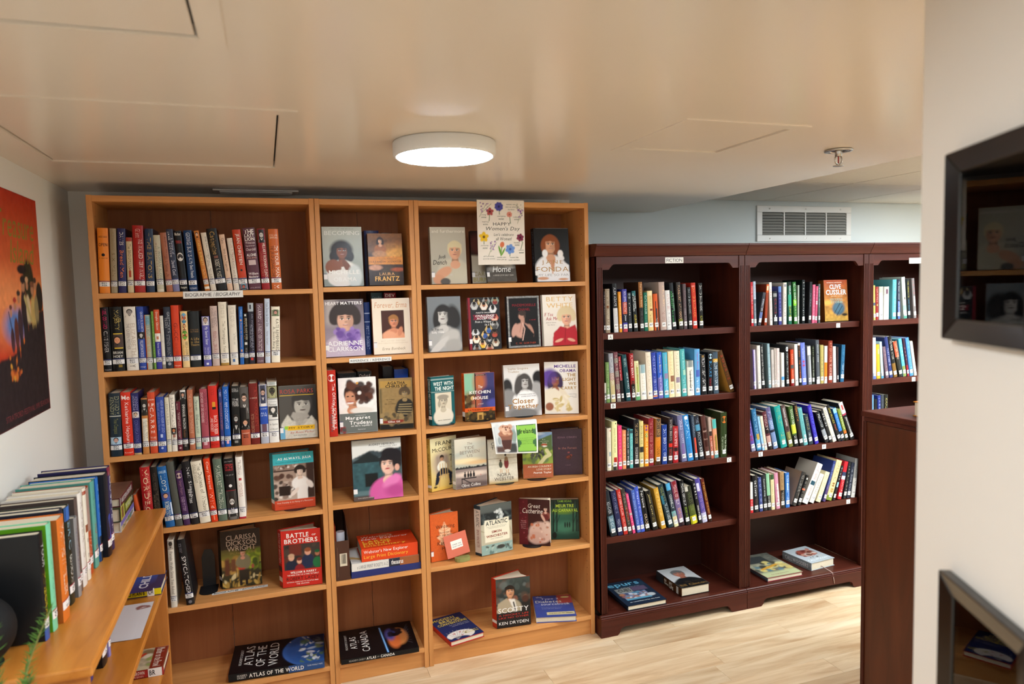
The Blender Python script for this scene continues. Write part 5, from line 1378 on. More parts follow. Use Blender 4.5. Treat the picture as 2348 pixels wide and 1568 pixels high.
    A = Art(.154, .23, '8a8a88').noise(.25, 2).rect(.06, .04, .94, .96, '17171a')
    A.ell(.44, .62, .12, .13, '4a3a34', .2).ell(.42, .6, .08, .09, 'b88a78', .3).ell(.46, .67, .11, .08, '3c302c', .25).rect(.4, .46, .52, .58, 'b88a78', .03)
    A.ell(.44, .33, .26, .22, 'c29484', .25).ell(.2, .34, .08, .2, 'c29484', .3, -.3).ell(.7, .32, .08, .2, 'b0826f', .3, .3).poly([(.5, .48), (.8, .25), (.75, .07), (.4, .07), (.42, .2)], '17171a')
    A.line([(.44, .5), (.52, .36), (.44, .14)], .014, 'd8b0a0').line([(.44, .5), (.36, .3)], .01, 'a87868')
    DB('black cover with woman seen from behind, silver border, second shelf', (1.614, .03, ZB[1] + E_), .152, .23, .03, A,
       [('MADEMOISELLE', .16, .8, .9, .85, '8c1c28', 'w'), ('CHANEL', .34, .715, .72, .765, '8c1c28', 'w'), ('a novel', .68, .52, .88, .55, '9a2430', 'i'), ('C. W. GORTNER', .22, .065, .86, .1, 'a8442c', 'w')], tilt=4, spine='2a2a2c', group=G, call=1)
    A = Art(.165, .233, 'ece4d8').grad('d8cec2', 'f0e8dc')
    A.person(.7, .54, .17, 'dca488', 'd8c49c', 'b02430', 'curly', -.15, 'a83c3c')
    A.poly([(.25, 0), (.3, .25), (.5, .38), (.72, .33), (.95, .4), (1, .3), (1, 0)], 'ae1f2c').line([(.66, .34), (.62, .06)], .012, '8a1420').ell(.45, .1, .13, .04, 'd8a084', .3, .3).ell(.82, .1, .12, .04, 'd8a084', .3, -.3)
    DB('white cover, smiling white-haired woman in red blouse, second shelf', (1.784, .03, ZB[1] + E_), .165, .233, .024, A,
       [('BETTY', .12, .87, .92, .955, 'e0b878'), ('WHITE', .12, .74, .9, .83, 'e0b878'), ('If You', .04, .58, .3, .65, 'a83038', 'i'), ('Ask Me', .08, .5, .42, .565, 'a83038', 'i'), ('(And of Course', .08, .44, .38, .465, '6a5a54', 'i'), ('You Won\'t)', .12, .395, .34, .42, '6a5a54', 'i')], tilt=4, spine='e4dacc', group=G)
    # third shelves
    A = Art(.147, .217, '3a3734').grad('4a4640', '55504a')
    A.ell(.85, .45, .3, .8, '26221f', .5).person(.6, .62, .25, 'b4afa4', '3c3834', 'cfc9bc', 'short', .3, '5a5450')
    A.poly([(.02, 0), (.04, .28), (.22, .46), (.42, .24), (.55, .2), (.7, .3), (.85, .42), (.98, .3), (1, 0)], 'cdc7b8').poly([(.3, .42), (.52, .22), (.66, .34), (.8, .4), (.74, .46), (.36, .5)], 'a8a298').noise(.07, 2, (0, 0, 1, .4))
    A.rect(.03, .815, .93, .822, 'e0b830').rect(.2, .16, .93, .245, 'e8b41c').rect(0, 0, .14, .21, '6aa8c8').rect(.12, .18, .22, .245, '9cc83c')
    DB('grey portrait cover with yellow title strip, third shelf of poster-side case', (.629, .045, ZS[2] + E_), .145, .217, .02, A,
       [('ROSA', .04, .85, .44, .93, 'b8463c'), ('PARKS', .5, .85, .93, .93, 'b8463c'), ('MY STORY', .24, .185, .9, .22, '2a2418', 'w'), ('by Rosa Parks', .28, .085, .9, .135, 'b8584c', 'iw'), ('with Jim Haskins', .36, .045, .72, .07, '6a6660', 'i')], yaw=-4, tilt=4, spine='4a4844', group=G, call=1)
    A = Art(.155, .231, 'f0ece6').rect(0, 0, 1, .36, '6a6f6a').noise(.03, 4)
    A.person(.36, .68, .2, 'c88a68', '3a201a', 'ece4da', 'short', -.35, 'b05048').blobs(46, ['3a201a', '4a2a20', '5c3526', '2c1814'], (.3, .55, .84, .92), .06, .12, .95).ell(.3, .62, .13, .2, 'cb8f6e', .3).ell(.3, .545, .09, .03, 'ece2da', .4).ell(.3, .565, .1, .015, 'a84a44', .4)
    for s in (-.06, .07):
        A.ell(.3 + s, .665, .035, .014, '1a1210', .3)
    A.ell(.6, .4, .3, .09, 'e6ded4', .3).rect(0, 0, 1, .355, '6a6f6a').blobs(5, ['7a2a2c', '8a3434', '4c4c48'], (.02, 0, .2, .12), .04, .08)
    A.ell(.5, .9, .03, .03, 'e0a040', .4).ell(.55, .72, .05, .05, 'f0e8e0', .5)
    DB('white and grey cover, curly-haired woman over shoulder, third shelf', (.866, .04, ZA[2] + E_), .153, .231, .026, A,
       [('AUTOBIOGRAPHIE', .42, .305, .7, .32, 'd0d0cc'), ('Margaret', .16, .225, .82, .3, 'f4f2ec', 'b'), ('Trudeau', .26, .15, .86, .22, 'f4f2ec', 'b'), ('en libre equilibre', .3, .105, .86, .14, 'eceae4', 'b'), ('Flammarion', .48, .05, .68, .07, 'e0deda')], yaw=-4, tilt=4, spine='e4ded6', group=G, hard=False, call=1)
    A = Art(.142, .217, '9c7f50').noise(.05, 3)
    A.rect(.04, .82, .96, .95, 'b89048').rect(0, .0, 1, .1, '1c1814').rect(.02, .105, .08, .8, '6a5a3c', .05)
    A.person(.76, .7, .1, 'a48a5c', '5c4a34', '2a2622', 'curly', 0, '6a5238').ell(.72, .38, .26, .24, '2a2622', .2)
    for k in range(5):
        A.line([(.52 + .02 * k, .3 + .045 * k), (.95, .28 + .05 * k)], .014, 'a89468')
    A.blobs(30, ['8a7450', 'a08658', '6a5a40', '4c4230'], (.05, .12, .95, .3), .04, .09).poly([(.1, .115), (.66, .125), (.72, .155), (.68, .185), (.1, .17)], '8c2c20')
    DB('tan cover with striped jumper portrait, third shelf of narrow bookcase', (1.034, .055, ZA[2] + E_), .140, .217, .022, A,
       [('AGATHA', .26, .875, .8, .935, '1c1814', 'b'), ('CHRISTIE', .2, .815, .86, .87, '1c1814', 'b'), ('THE WOMAN', .2, .57, .46, .595, '4c3c24'), ('AND', .28, .53, .38, .55, '4c3c24'), ('HER MYSTERIES', .16, .485, .5, .51, '4c3c24'), ('Gillian Gill', .24, .13, .6, .165, 'f0e4d4', 'b')], yaw=-10, tilt=4, spine='8a7044', group=G, call=1)
    A = Art(.110, .213, '17595c')
    A.rect(.16, .04, .86, .66, 'd8ccb4').person(.5, .48, .17, 'c4b8a0', '8a8274', 'e0d6c2', 'short', .3, '7a6c5a').ell(.5, .57, .25, .1, '9a9080', .3).ell(.33, .43, .06, .13, 'a89e8a', .3)
    for y in (.68, .7, .93, .95):
        A.rect(0, y, 1, y + .006, 'b8ccc4')
    DB('small teal cover with pilot portrait, third shelf', (1.262, .06, ZB[2] + E_), .110, .213, .024, A,
       [('WEST WITH', .1, .81, .94, .89, 'e8f0e8', 'b'), ('THE NIGHT', .16, .71, .98, .79, 'e8f0e8', 'b'), ('BERYL MARKHAM', .25, .08, .8, .1, '4a443a', 'i')], yaw=10, tilt=6, splay=(12, 8), spine='164f53', spine_text=[('band', .69, .7, 'b8ccc4'), ('band', .94, .95, 'b8ccc4'), ('MARKHAM', .72, .92, 'c8dcd8'), ('WEST WITH THE NIGHT', .22, .66, 'e8f0e8'), ('band', .12, .19, 'e8e5e2')], group=G, hard=False, nm='display_book')
    A = Art(.141, .216, 'd95a1c').rect(0, .3, .36, 1, '8ac0a0').grad('6a4a2c', '6a4a2c', 0, .0)
    A.rect(0, .26, .34, .6, '8a6a3c', .2).blobs(26, ['3a2a18', '4c3820', '2a2014', '6a5230'], (0, .3, .33, .56), .04, .09).ell(.26, .48, .06, .07, 'd8b878', .3)
    A.rect(.36, .26, 1, 1, '3c3c6c').ell(.5, .8, .2, .36, 'b4643c', .9).ell(.8, .55, .3, .22, '2a2c5c', .6).ell(.4, .4, .14, .2, 'a8583c', .9).ell(.95, .35, .2, .14, '4a4c98', .7)
    A.rect(.34, .26, .37, 1, '1a1410').rect(0, .2, 1, .27, 'd95a1c').rect(0, 0, 1, .195, '2a2014').blobs(30, ['4c3a1c', '6a5224', '3a2c14', '8a6c30'], (0, 0, 1, .2), .03, .07).rect(.4, .02, .6, .17, 'c89a50', .03).rect(.45, .02, .55, .12, '6a4a20', .02).rect(.37, .94, .7, .965, '14100c')
    DB('orange, green and indigo novel cover, third shelf', (1.418, .085, ZB[2] + E_), .139, .216, .026, A,
       [('JENNA BUSH PICK', .4, .945, .68, .96, 'e0d8c8'), ('The', .46, .68, .6, .74, 'eceae4', 'i'), ('KITCHEN', .17, .565, .87, .63, 'f0ece4', 'bw'), ('HOUSE', .28, .445, .78, .51, 'f0ece4', 'bw'), ('a novel', .44, .34, .62, .37, 'd8d0c8', 'i'), ('KATHLEEN GRISSOM', .1, .215, .92, .25, '3a1408', '')], yaw=-2, tilt=6, splay=(12, 8), spine='d95a1c', spine_text=[('THE KITCHEN HOUSE', .4, .95, '7a2c0c'), ('band', .1, .2, 'e8e5e2'), ('band', 0, .1, '1c1610')], group=G, hard=False)
    A = Art(.174, .239, 'd8d6d2').grad('c8c6c4', 'e6e4e0')
    A.ell(.08, .56, .14, .24, '2a2828', .3).ell(.1, .26, .25, .38, '8a8886', .2).ell(.95, .72, .16, .2, '1c1a1a', .3).ell(.88, .36, .24, .4, 'a4a2a0', .2)
    A.person(.56, .66, .14, 'b8b4b0', '4a4644', 'eceae8', 'long', .45, '6a6462').ell(.38, .6, .1, .28, '4a4644', .4, -.2).ell(.55, .3, .24, .26, 'f0eeec', .2).ell(.5, .04, .4, .16, '7a7876', .3)
    DB('black and white cover with gold title, third shelf', (1.613, .095, ZB[2] + E_), .174, .239, .024, A,
       [('Sophie Gregoire', .12, .89, .68, .94, 'a88a5a'), ('Trudeau', .12, .845, .42, .885, 'a88a5a'), ('KNOWING OURSELVES,', .4, .405, .84, .425, '2a2a2a'), ('LOVING EACH OTHER', .45, .37, .86, .39, '2a2a2a'), ('Closer', .2, .245, .8, .345, 'a8783a', 'b'), ('Together', .08, .125, .92, .235, 'a8783a', 'b')], yaw=-3, tilt=6, spine='d0ccc6', group=G, call=1)
    A = Art(.157, .242, 'eeeae2').grad('e6e0d4', 'f2eee8')
    A.ell(.14, .68, .3, .28, '6a4aa0', .5).person(.32, .66, .15, '9a5e44', '3c2a4c', 'e8dcc4', 'long', .2, 'a83c44', True).ell(.2, .72, .16, .22, '5a3c94', .6, 0, .6)
    A.poly([(0, .05), (.02, .45), (.3, .5), (.46, .42), (.56, .3), (.5, .04)], 'ece2cc').blobs(26, ['d8c48c', 'e8dcb4', 'c8b070', 'f0e8d0'], (.28, .08, .74, .34), .05, .1, .95, .5).ell(.14, .14, .12, .12, '9a5e44', .3)
    DB('white cover, purple-haired woman with cream bow, third shelf', (1.808, .10, ZB[2] + E_), .155, .242, .026, A,
       [('MICHELLE', .3, .885, .95, .945, '6a4c94', 'b'), ('OBAMA', .46, .8, .95, .86, '6a4c94', 'b'), ('THE', .68, .715, .95, .775, 'b08a44', 'b'), ('LIGHT', .55, .63, .95, .69, 'b08a44', 'b'), ('WE', .72, .55, .95, .605, 'b08a44', 'b'), ('CARRY', .5, .465, .96, .525, 'b08a44', 'b'), ('OVERCOMING', .72, .37, .96, .382, '6a6a6a'), ('IN', .92, .348, .96, .36, '6a6a6a'), ('UNCERTAIN', .75, .326, .96, .338, '6a6a6a'), ('TIMES', .84, .304, .96, .316, '6a6a6a')], yaw=-22, tilt=5, spine='e6e0d6', group=G)
    # fourth shelves
    A = Art(.161, .233, '3a2a22').rect(0, .8, 1, 1, '3cacb4').rect(0, 0, 1, .17, 'cc4a2c').noise(.02, 3)
    A.rect(0, .17, 1, .8, 'c8b4a4').rect(0, .68, 1, .72, '3a2822').rect(0, .7, 1, .8, '8a7264').blobs(16, ['e0d4c8', '5a443a', 'a8948a'], (.02, .72, .6, .78), .02, .04)
    A.rect(0, .5, .55, .68, 'a48c7c').blobs(7, ['5a3e32', '4a3028'], (.04, .56, .5, .62), .05, .07).rect(0, .17, .6, .5, 'b8a496').blobs(24, ['e6dcd2', '4a362e', '2a1c18', '8a7468'], (.02, .2, .5, .5), .03, .07).rect(.12, .25, .4, .42, '2a1c18', .02).rect(.8, .17, 1, .8, '3a2620', .04)
    A.person(.65, .66, .085, 'e0c4b0', '2c1e1a', 'ece6e0', 'curly', -.2).ell(.68, .4, .16, .18, 'efeae4', .2).rect(.56, .17, .82, .4, 'eee8e2', .02).ell(.88, .42, .07, .12, 'e8ddd4', .3, .6).ell(.5, .3, .05, .14, 'e8d8cc', .3, -.8)
    A.rect(0, .8, 1, 1, '3cacb4').rect(0, 0, 1, .17, 'cc4a2c')
    for k in range(7):
        A.poly([(.34 + .09 * k, .955), (.38 + .09 * k, .955), (.36 + .09 * k, .975)], '2a8890')
    DB('turquoise and orange cover of cook in white apron, fourth shelf', (.594, .05, ZS[3] + E_), .161, .233, .04, A,
       [('AS ALWAYS, JULIA', .12, .87, .94, .925, 'f0f4f0', 'b'), ('The Letters of JULIA CHILD & AVIS DEVOTO', .06, .825, .94, .852, '1a5c62', 'i'), ('Food, Friendship & the Making of a Masterpiece', .06, .105, .94, .14, 'f0d8c8', 'i'), ('Edited by Joan Reardon', .1, .06, .5, .08, '8a2a14')], yaw=1, tilt=5, splay=(16, 10), spine='3a8c94', spine_text=[('band', 0, .17, 'cc4a2c'), ('band', .12, .19, 'e8e5e2')], group=G)
    A = Art(.206, .254, '39454a').grad('2a3438', '56666a', 0, .7)
    A.rect(0, .84, 1, 1, 'a8a69c').poly([(0, .7), (.38, .82), (.62, .78), (1, .84), (1, .9), (0, .9)], 'dcdcd6').poly([(0, .64), (.34, .8), (.56, .68), (.9, .74), (1, .68), (1, .6), (0, .6)], '1e2628').rect(0, .16, .6, .62, '33545a').noise(.16, 3, (0, .1, 1, .64)).rect(.24, .22, .5, .44, '14181a', .02).rect(0, .08, .5, .16, '5a7478', .03).rect(0, 0, .5, .07, '5a4a44')
    A.person(.72, .56, .16, 'e4b8a4', '1e1a20', 'd05a9c', 'short', -.35, 'a82c3c').ell(.8, .73, .22, .13, '1c181e', .25, -.2).ell(.9, .6, .1, .16, '1c181e', .3).ell(.9, .5, .05, .07, 'd8a490', .3)
    A.poly([(.42, 0), (.55, .2), (.72, .3), (.86, .4), (.98, .34), (1, 0)], 'cf5c9e').ell(.78, .28, .2, .1, 'e07ab4', .5, .5).ell(.85, .12, .2, .12, 'b8488a', .7).rect(.0, 0, .4, .05, '5a4a44')
    DB('large cover, dark-haired woman in pink by barn, fourth shelf of narrow bookcase', (.908, .012, ZA[3] + E_), .206, .254, .024, A,
       [('AUDREY HEPBURN', .34, .89, .86, .925, '4a4a48'), ('AN ELEGANT SPIRIT', .56, .86, .92, .88, '6a6a66'), ('SEAN HEPBURN FERRER', .08, .035, .4, .05, 'c8c0b8')], yaw=-1, tilt=4, spine='4a5e7c', group=G, call=1)
    A = Art(.138, .233, 'd8c98c').grad('cfae5c', 'e0d8ac').ell(.4, .5, .35, .4, 'b8a488', .5)
    A.rect(.2, .3, .66, .66, '9a8878', .1).person(.42, .6, .075, 'b88a68', '2a201a', 'e0dccc', 'short', .1).ell(.42, .48, .14, .12, 'e4dcc8', .25).ell(.45, .36, .12, .08, 'c8b48c', .3).poly([(.2, .32), (.4, .42), (.6, .4), (.8, .3), (.76, .1), (.66, .1), (.66, .28), (.4, .3), (.24, .12), (.12, .1)], '1e2230')
    for x in (.34, .44, .54, .62):
        A.line([(x, .2), (x, .5)], .012, 'c8a468')
    A.line([(.3, .26), (.66, .28)], .02, 'c8a468').line([(.32, .26), (.28, .04)], .014, 'c0985c').line([(.64, .28), (.7, .06)], .014, 'c0985c').ell(.14, .07, .07, .03, '1a1614').ell(.72, .08, .07, .03, '1a1614').ell(.3, 0, .5, .1, 'dcae40', .8, 0, .5)
    DB('yellow cover of man on backwards chair, fourth shelf', (1.246, .04, ZB[3] + E_), .130, .233, .03, A,
       [('FRANK', .22, .855, .96, .93, '2a241c', ''), ('McCOURT', .08, .735, 1.0, .81, '2a241c', ''), ('\'Tis', .74, .52, .99, .66, '1c1812', 'i'), ('A MEMOIR', .78, .4, .96, .42, '4a4232')], yaw=20, tilt=5, splay=(10, 12), spine='b8a04c', spine_text=[("'Tis", .82, .94, '8a7434'), ('FRANK McCOURT', .25, .72, '6a5824'), ('band', .07, .12, 'e8e5e2')], group=G, hard=False)
    A = Art(.150, .222, 'd6ceb8').grad('b4b4a4', 'dcd4c0', .4, 1)
    A.ell(.3, .55, .5, .08, 'e8d4a8', .9).ell(.75, .5, .4, .06, 'e0bc8c', .9).ell(.2, .7, .4, .06, 'a8b0a8', .9, .2, .6).ell(.7, .85, .4, .1, 'c4c8bc', .9, .1, .6).rect(0, .385, 1, .42, '2a2c30', .02).blobs(20, ['1e2024', '2a2c30'], (0, .4, 1, .43), .02, .04).rect(0, .0, 1, .39, '8a7a74', .02).ell(.5, .28, .6, .08, 'd8c4b4', .8).ell(.6, .05, .6, .1, '5c4e4c', .8)
    for x in (.3, .4, .48, .58):
        A.ell(x, .26, .035, .07, '16141a', .25).ell(x, .32, .02, .022, '16141a', .3)
    A.rect(.18, .19, .66, .21, '201c20').line([(.2, .2), (.2, .02)], .014, '201c20').line([(.24, .19), (.5, .08)], .014, '201c20').ell(.8, .24, .01, .02, 'c04028')
    DB('pale cover of figures on a jetty, fourth shelf', (1.352, .032, ZB[3] + E_), .150, .222, .024, A,
       [('The', .4, .87, .56, .92, '8a7c6c', 'i'), ('TIDE', .3, .78, .62, .84, '8a7c6c'), ('BETWEEN', .16, .69, .78, .755, '8a7c6c'), ('US', .38, .62, .56, .675, '8a7c6c'), ('Olive Collins', .18, .03, .78, .09, 'ece8e0')], yaw=6, tilt=5, splay=(14, 12), spine='aab0a4', spine_text=[('THE TIDE BETWEEN US', .4, .95, '7a7c70'), ('band', .1, .16, 'e8e5e2')], group=G, hard=False)
    A = Art(.135, .2, 'd4ccb8').grad('b89c64', 'd8d0bc', 0, .12)
    A.rect(0, .55, 1, .57, 'b0a48c', .02).rect(0, .42, 1, .44, 'c0b49c', .03).noise(.05, 3)
    A.ell(.62, .44, .08, .18, '7a2a2c', .2).ell(.62, .54, .06, .08, '8a6a4c', .3).ell(.6, .63, .035, .045, '3a2a1c', .3).ell(.42, .42, .06, .11, '4a4c3c', .2).ell(.42, .51, .035, .04, '5a3e2a', .3).line([(.6, .3), (.62, .22)], .012, 'c8986c').line([(.67, .3), (.68, .22)], .012, 'c8986c').line([(.4, .32), (.4, .24)], .01, 'c8986c').line([(.45, .32), (.46, .24)], .01, 'c8986c')
    DB('beach cover of mother and boy, under coffee sheet, fourth shelf', (1.512, .05, ZB[3] + E_), .133, .2, .022, A,
       [('COLM', .12, .86, .6, .93, '3a342c'), ('TOIBIN', .12, .77, .7, .84, '3a342c'), ('NORA', .3, .15, .76, .225, '4a3c30'), ('WEBSTER', .18, .06, .88, .135, '4a3c30')], yaw=-3, tilt=6, spine='cfc6b0', group=G, hard=False)
    A = Art(.141, .211, '7c8a3c').grad('8a9a3c', '4a6a3c', .32, .7)
    A.rect(0, .68, 1, 1, '7a94b4').ell(.4, .97, .3, .06, 'c8d4dc', .7).poly([(.0, .7), (.4, .8), (.7, .88), (1, .95), (1, .5), (0, .5)], '4c6034').ell(.72, .72, .1, .04, 'a84a2c', .4).ell(.72, .69, .1, .025, 'e0d8cc', .4).blobs(30, ['8a9a3c', 'a0ac4c', '6a7c30', '5a6a44'], (0, .34, 1, .68), .05, .12).blobs(24, ['4a4a44', '6a6a60', '34342e'], (.25, .42, .7, .6), .03, .06).line([(.55, .3), (.75, .45), (.9, .5), (.8, .6)], .06, 'c4bc8c').rect(0, 0, 1, .31, 'a85a38')
    DB('green hillside cover with rust band, fourth shelf', (1.682, .072, ZB[3] + E_), .138, .211, .03, A,
       [('AN IRISH COUNTRY', .16, .235, .96, .275, 'ece0c8'), ('LOVE STORY', .46, .17, .96, .21, 'ece0c8'), ('Patrick Taylor', .36, .09, .96, .14, 'f4ece0', 'b'), ('An Irish Country Novel', .08, .045, .94, .06, 'd8b8a0'), ('An', .68, .83, .78, .85, 'e8e8e0'), ('Irish Country', .6, .79, .9, .81, 'e8e8e0'), ('Novel', .68, .75, .84, .77, 'e8e8e0')], yaw=-14, tilt=6, spine='8c4228', spine_text=[('AN IRISH COUNTRY LOVE STORY', .4, .95, 'd8c0a0'), ('band', .1, .22, 'e8e5e2')], group=G, hard=False)
    A = Art(.145, .216, '3b2a34').noise(.05, 3).ell(.56, .38, .1, .07, '4a241c', .4).blobs(9, ['8a3a24', '5a2418', '2a1c1c', 'a85030'], (.48, .32, .66, .46), .02, .04).rect(.53, .47, .6, .5, '8a4440', .01)
    DB('dark plum cover with small ember picture, fourth shelf end', (1.829, .085, ZB[3] + E_), .143, .216, .024, A,
       [('EDNA O\'BRIEN', .22, .8, .84, .84, '7a5c68', 'w'), ('In the Forest', .24, .56, .84, .61, '9a6458', 'w'), ('a novel', .46, .2, .62, .225, '7a5c68', 'w')], yaw=-16, tilt=5, splay=(4, 12), spine='32232c', group=G)
    # fifth shelves
    A = Art(.153, .237, '3a3420').grad('8a8434', '3a2c1c', .4, .72)
    A.rect(0, .68, 1, 1, '2a1e16').noise(.12, 4, (0, .6, 1, 1)).blobs(30, ['8a9a24', 'a4b430', '5c6a1c', '3c4c18'], (.55, .3, 1, .62), .05, .1).blobs(26, ['9a7434', '7a5a2c', 'b48c44', '5a4424'], (0, .2, .5, .5), .05, .1).blobs(30, ['c8a454', 'd8c490', 'a8843c'], (0, 0, 1, .22), .06, .12, .9, .4).rect(.08, .22, .2, .5, '5c3422', .05).rect(.24, .28, .36, .5, '6a4028', .05)
    A.ell(.56, .43, .18, .22, '7a7054', .2).ell(.5, .38, .1, .17, 'bc3c2c', .25).rect(.42, .1, .7, .3, '2c241c', .05).person(.54, .6, .075, 'c88a70', '241a16', '7a7054', 'short', 0).ell(.54, .65, .11, .05, '1c1614', .3).rect(.44, .02, .5, .12, '241c18').rect(.58, .02, .64, .12, '241c18').line([(.36, .3), (.36, .02)], .008, '1c1614').ell(.78, .34, .035, .06, '9a4c3c', .3)
    DB('woodland cover, woman in tweed jacket and hat, fifth shelf', (.376, .113, ZS[4] + E_), .153, .237, .034, A,
       [('CLARISSA', .14, .83, .9, .92, 'b8a08c', ''), ('DICKSON', .14, .735, .9, .82, 'b8a08c', ''), ('WRIGHT', .16, .64, .88, .725, 'b8a08c', ''), ('SPILLING THE BEANS', .22, .58, .88, .62, '8a7434', '')], yaw=-1, tilt=5, splay=(22, 20), spine='2c2416', spine_text=[('CLARISSA DICKSON WRIGHT', .35, .9, '6a5a4c'), ('band', .14, .2, 'e8e5e2')], back='2c2416', group=G)
    A = Art(.156, .235, 'c4281e')
    A.rect(.05, .3, .97, .75, '3c3430').blobs(18, ['5a3028', '4a3c34', '2a2624'], (.06, .45, .95, .74), .06, .12).rect(.2, .55, .5, .75, '6a2a20', .05)
    for x, y, s, c, h, sk_ in ((.24, .52, .075, '1c2238', 'c8a080', 'd8a488'), (.44, .45, .065, '8a1c24', '6a2a24', 'd8a488'), (.66, .6, .08, '1e2a48', '8a4a2c', 'd89c80'), (.9, .56, .06, '1a6a3c', '175c34', 'a86c50')):
        A.ell(x, y - .16, s * 2, s * 2.4, c, .15).ell(x, y, s, s * 1.15, sk_, .25).ell(x, y + .035, s * 1.05, s * .7, h, .3)
    A.rect(.04, 0, .98, .3, 'c4281e', .002).rect(0, 0, .05, 1, 'c4281e', .002).rect(.97, 0, 1, 1, 'c4281e', .002)
    DB('red cover of two couples, fifth shelf of poster-side bookcase', (.610, .026, ZS[4] + E_), .156, .235, .036, A,
       [('BATTLE', .14, .87, .7, .95, 'f4ece4', 'b'), ('OF', .78, .88, .88, .91, 'f4ece4', 'b'), ('BROTHERS', .08, .77, .92, .85, 'f4ece4', 'b'), ('WILLIAM & HARRY', .2, .235, .86, .275, 'f4ece4', 'b'), ('THE INSIDE STORY OF A FAMILY IN TUMULT', .12, .195, .92, .22, 'f0dcd0', 'b'), ('ROBERT LACEY', .1, .115, .92, .175, '3a1410', ''), ('HISTORICAL CONSULTANT TO THE NETFLIX SERIES', .1, .075, .9, .095, 'f0dcd0', 'b'), ('THE CROWN', .34, .035, .66, .06, 'f0dcd0', 'b')], yaw=-5, tilt=4, splay=(24, 22), spine='b4241a', spine_text=[('BATTLE OF BROTHERS', .42, .95, 'f4ece4'), ('band', .28, .37, '4a2a24'), ('band', .1, .18, 'e8e5e2')], group=G)
    A = Art(.13, .212, 'cf5c26').noise(.05, 2)
    A.poly([(.5, .3), (.3, .36), (.36, .42), (.22, .5), (.34, .55), (.3, .66), (.42, .7), (.5, .82), (.6, .7), (.72, .66), (.7, .56), (.82, .52), (.68, .44), (.72, .36), (.55, .3)], 'e8b890').line([(.5, .25), (.5, .78)], .012, 'cf5c26')
    for a in (.4, .5, .6, .68):
        A.line([(.5, a - .06), (.7, a)], .007, 'cf7c46').line([(.5, a - .06), (.32, a)], .007, 'cf7c46')
    DB('orange cover with pale oak leaf, fifth shelf', (1.236, .055, ZB[4] + E_), .128, .212, .02, A,
       [('Wintering', .2, .66, .88, .76, '4a2414', ''), ('THE POWER OF', .28, .575, .8, .605, '6a3418'), ('REST AND RETREAT', .22, .515, .9, .545, '6a3418'), ('Katherine', .24, .33, .95, .41, '4a2414'), ('May', .4, .2, .7, .28, '4a2414')], yaw=5, tilt=6, splay=(6, 20), spine='b44c1e', group=G, call=1)
    A = Art(.158, .227, '9aa094').grad('3c3c3a', '5a605c', .6, 1)
    A.rect(0, .62, 1, .84, '23282a', .06).blobs(30, ['1a2022', '343c3e', '4c5654'], (0, .62, 1, .82), .05, .12, .8, .4).blobs(10, ['d0d4d0', 'b8bcb8'], (.45, .7, .7, .86), .03, .06).rect(0, .2, 1, .62, 'b4ac94').line([(0, .5), (.3, .4), (.2, .25)], .008, '8a7c5c').line([(.9, .55), (1, .3)], .008, '8a7c5c').rect(0, 0, 1, .2, '8aa49c').blobs(20, ['5a7470', 'a8b8ac', '4a4c44'], (0, 0, 1, .18), .03, .08, .9, .5).ell(.62, .12, .14, .06, '3c3c38', .4)
    A.poly([(.12, .25), (.9, .25), (.92, .3), (.9, .7), (.5, .68), (.12, .7), (.1, .6)], 'e4dcc4')
    DB('sea storm cover with cream title panel, fifth shelf', (1.463, .037, ZB[4] + E_), .156, .227, .04, A,
       [('ATLANTIC', .16, .585, .86, .67, '1e2c2c', 'b'), ('Great Sea Battles, Heroic Discoveries', .18, .545, .82, .56, '5c5444'), ('Titanic Storms and a Vast Ocean', .24, .52, .78, .535, '5c5444'), ('SIMON', .34, .42, .66, .47, '8a3424', 'b'), ('WINCHESTER', .16, .34, .86, .39, '8a3424', 'b'), ('Author of KRAKATOA', .3, .3, .7, .315, '5c5444')], yaw=9, tilt=4, splay=(20, 22), spine='24343c', spine_text=[('band', .05, .93, 'd8c8b8'), ('ATLANTIC', .58, .9, '1e2c2c'), ('SIMON WINCHESTER', .16, .52, '8a3424')], group=G)
    A = Art(.149, .217, '3c1c1a').rect(0, 0, .29, 1, '5c1a20')
    A.blobs(12, ['7a3038', '8a3c44'], (.03, .05, .27, .95), .02, .03).person(.86, .8, .06, 'dcb09c', '3a221c', '8a4c40', 'short', -.2).ell(.86, .62, .1, .1, '6a2a28', .3).ell(.7, .28, .38, .34, 'd8b4a4', .2).ell(.9, .4, .16, .2, 'dcbcac', .3).ell(.55, .16, .26, .2, 'd0a898', .3).blobs(22, ['e8ccbc', 'b88a78', 'd09a7c', 'c8704c'], (.36, .04, .95, .5), .02, .05).ell(.78, .6, .04, .14, 'd8ac98', .3, .5)
    DB('maroon paperback, lady in pale gown, fifth shelf', (1.672, .12, ZB[4] + E_), .147, .217, .02, A,
       [('Great', .3, .81, .7, .9, 'ece0d4', 'i'), ('Catherine', .12, .69, .78, .8, 'ece0d4', 'i'), ('The Life', .06, .51, .22, .53, 'd8a8a4'), ('of Catherine', .05, .47, .24, .49, 'd8a8a4'), ('the Great', .06, .43, .22, .45, 'd8a8a4'), ('Empress', .07, .39, .22, .41, 'd8a8a4'), ('of Russia', .07, .35, .22, .37, 'd8a8a4')], yaw=-34, tilt=5, splay=(4, 10), spine='5c1a20', group=G, hard=False)
    A = Art(.134, .189, '16352c').grad('183c30', '2a5a48', 0, .6)
    A.grad('2a5a48', '16221a', .6, 1).ell(.5, .3, .4, .2, '3c7058', .9).ell(.45, .7, .4, .1, '5a7a2c', .9)
    for x in (.08, .2, .9, .78, .96):
        A.line([(x, .2), (x + .03, .95)], .02, '0e1612').line([(x + .01, .4), (x + .12, .6)], .008, '0e1612')
    for x in (.5, .58, .66):
        A.ell(x, .36, .025, .1, '0c1410', .3)
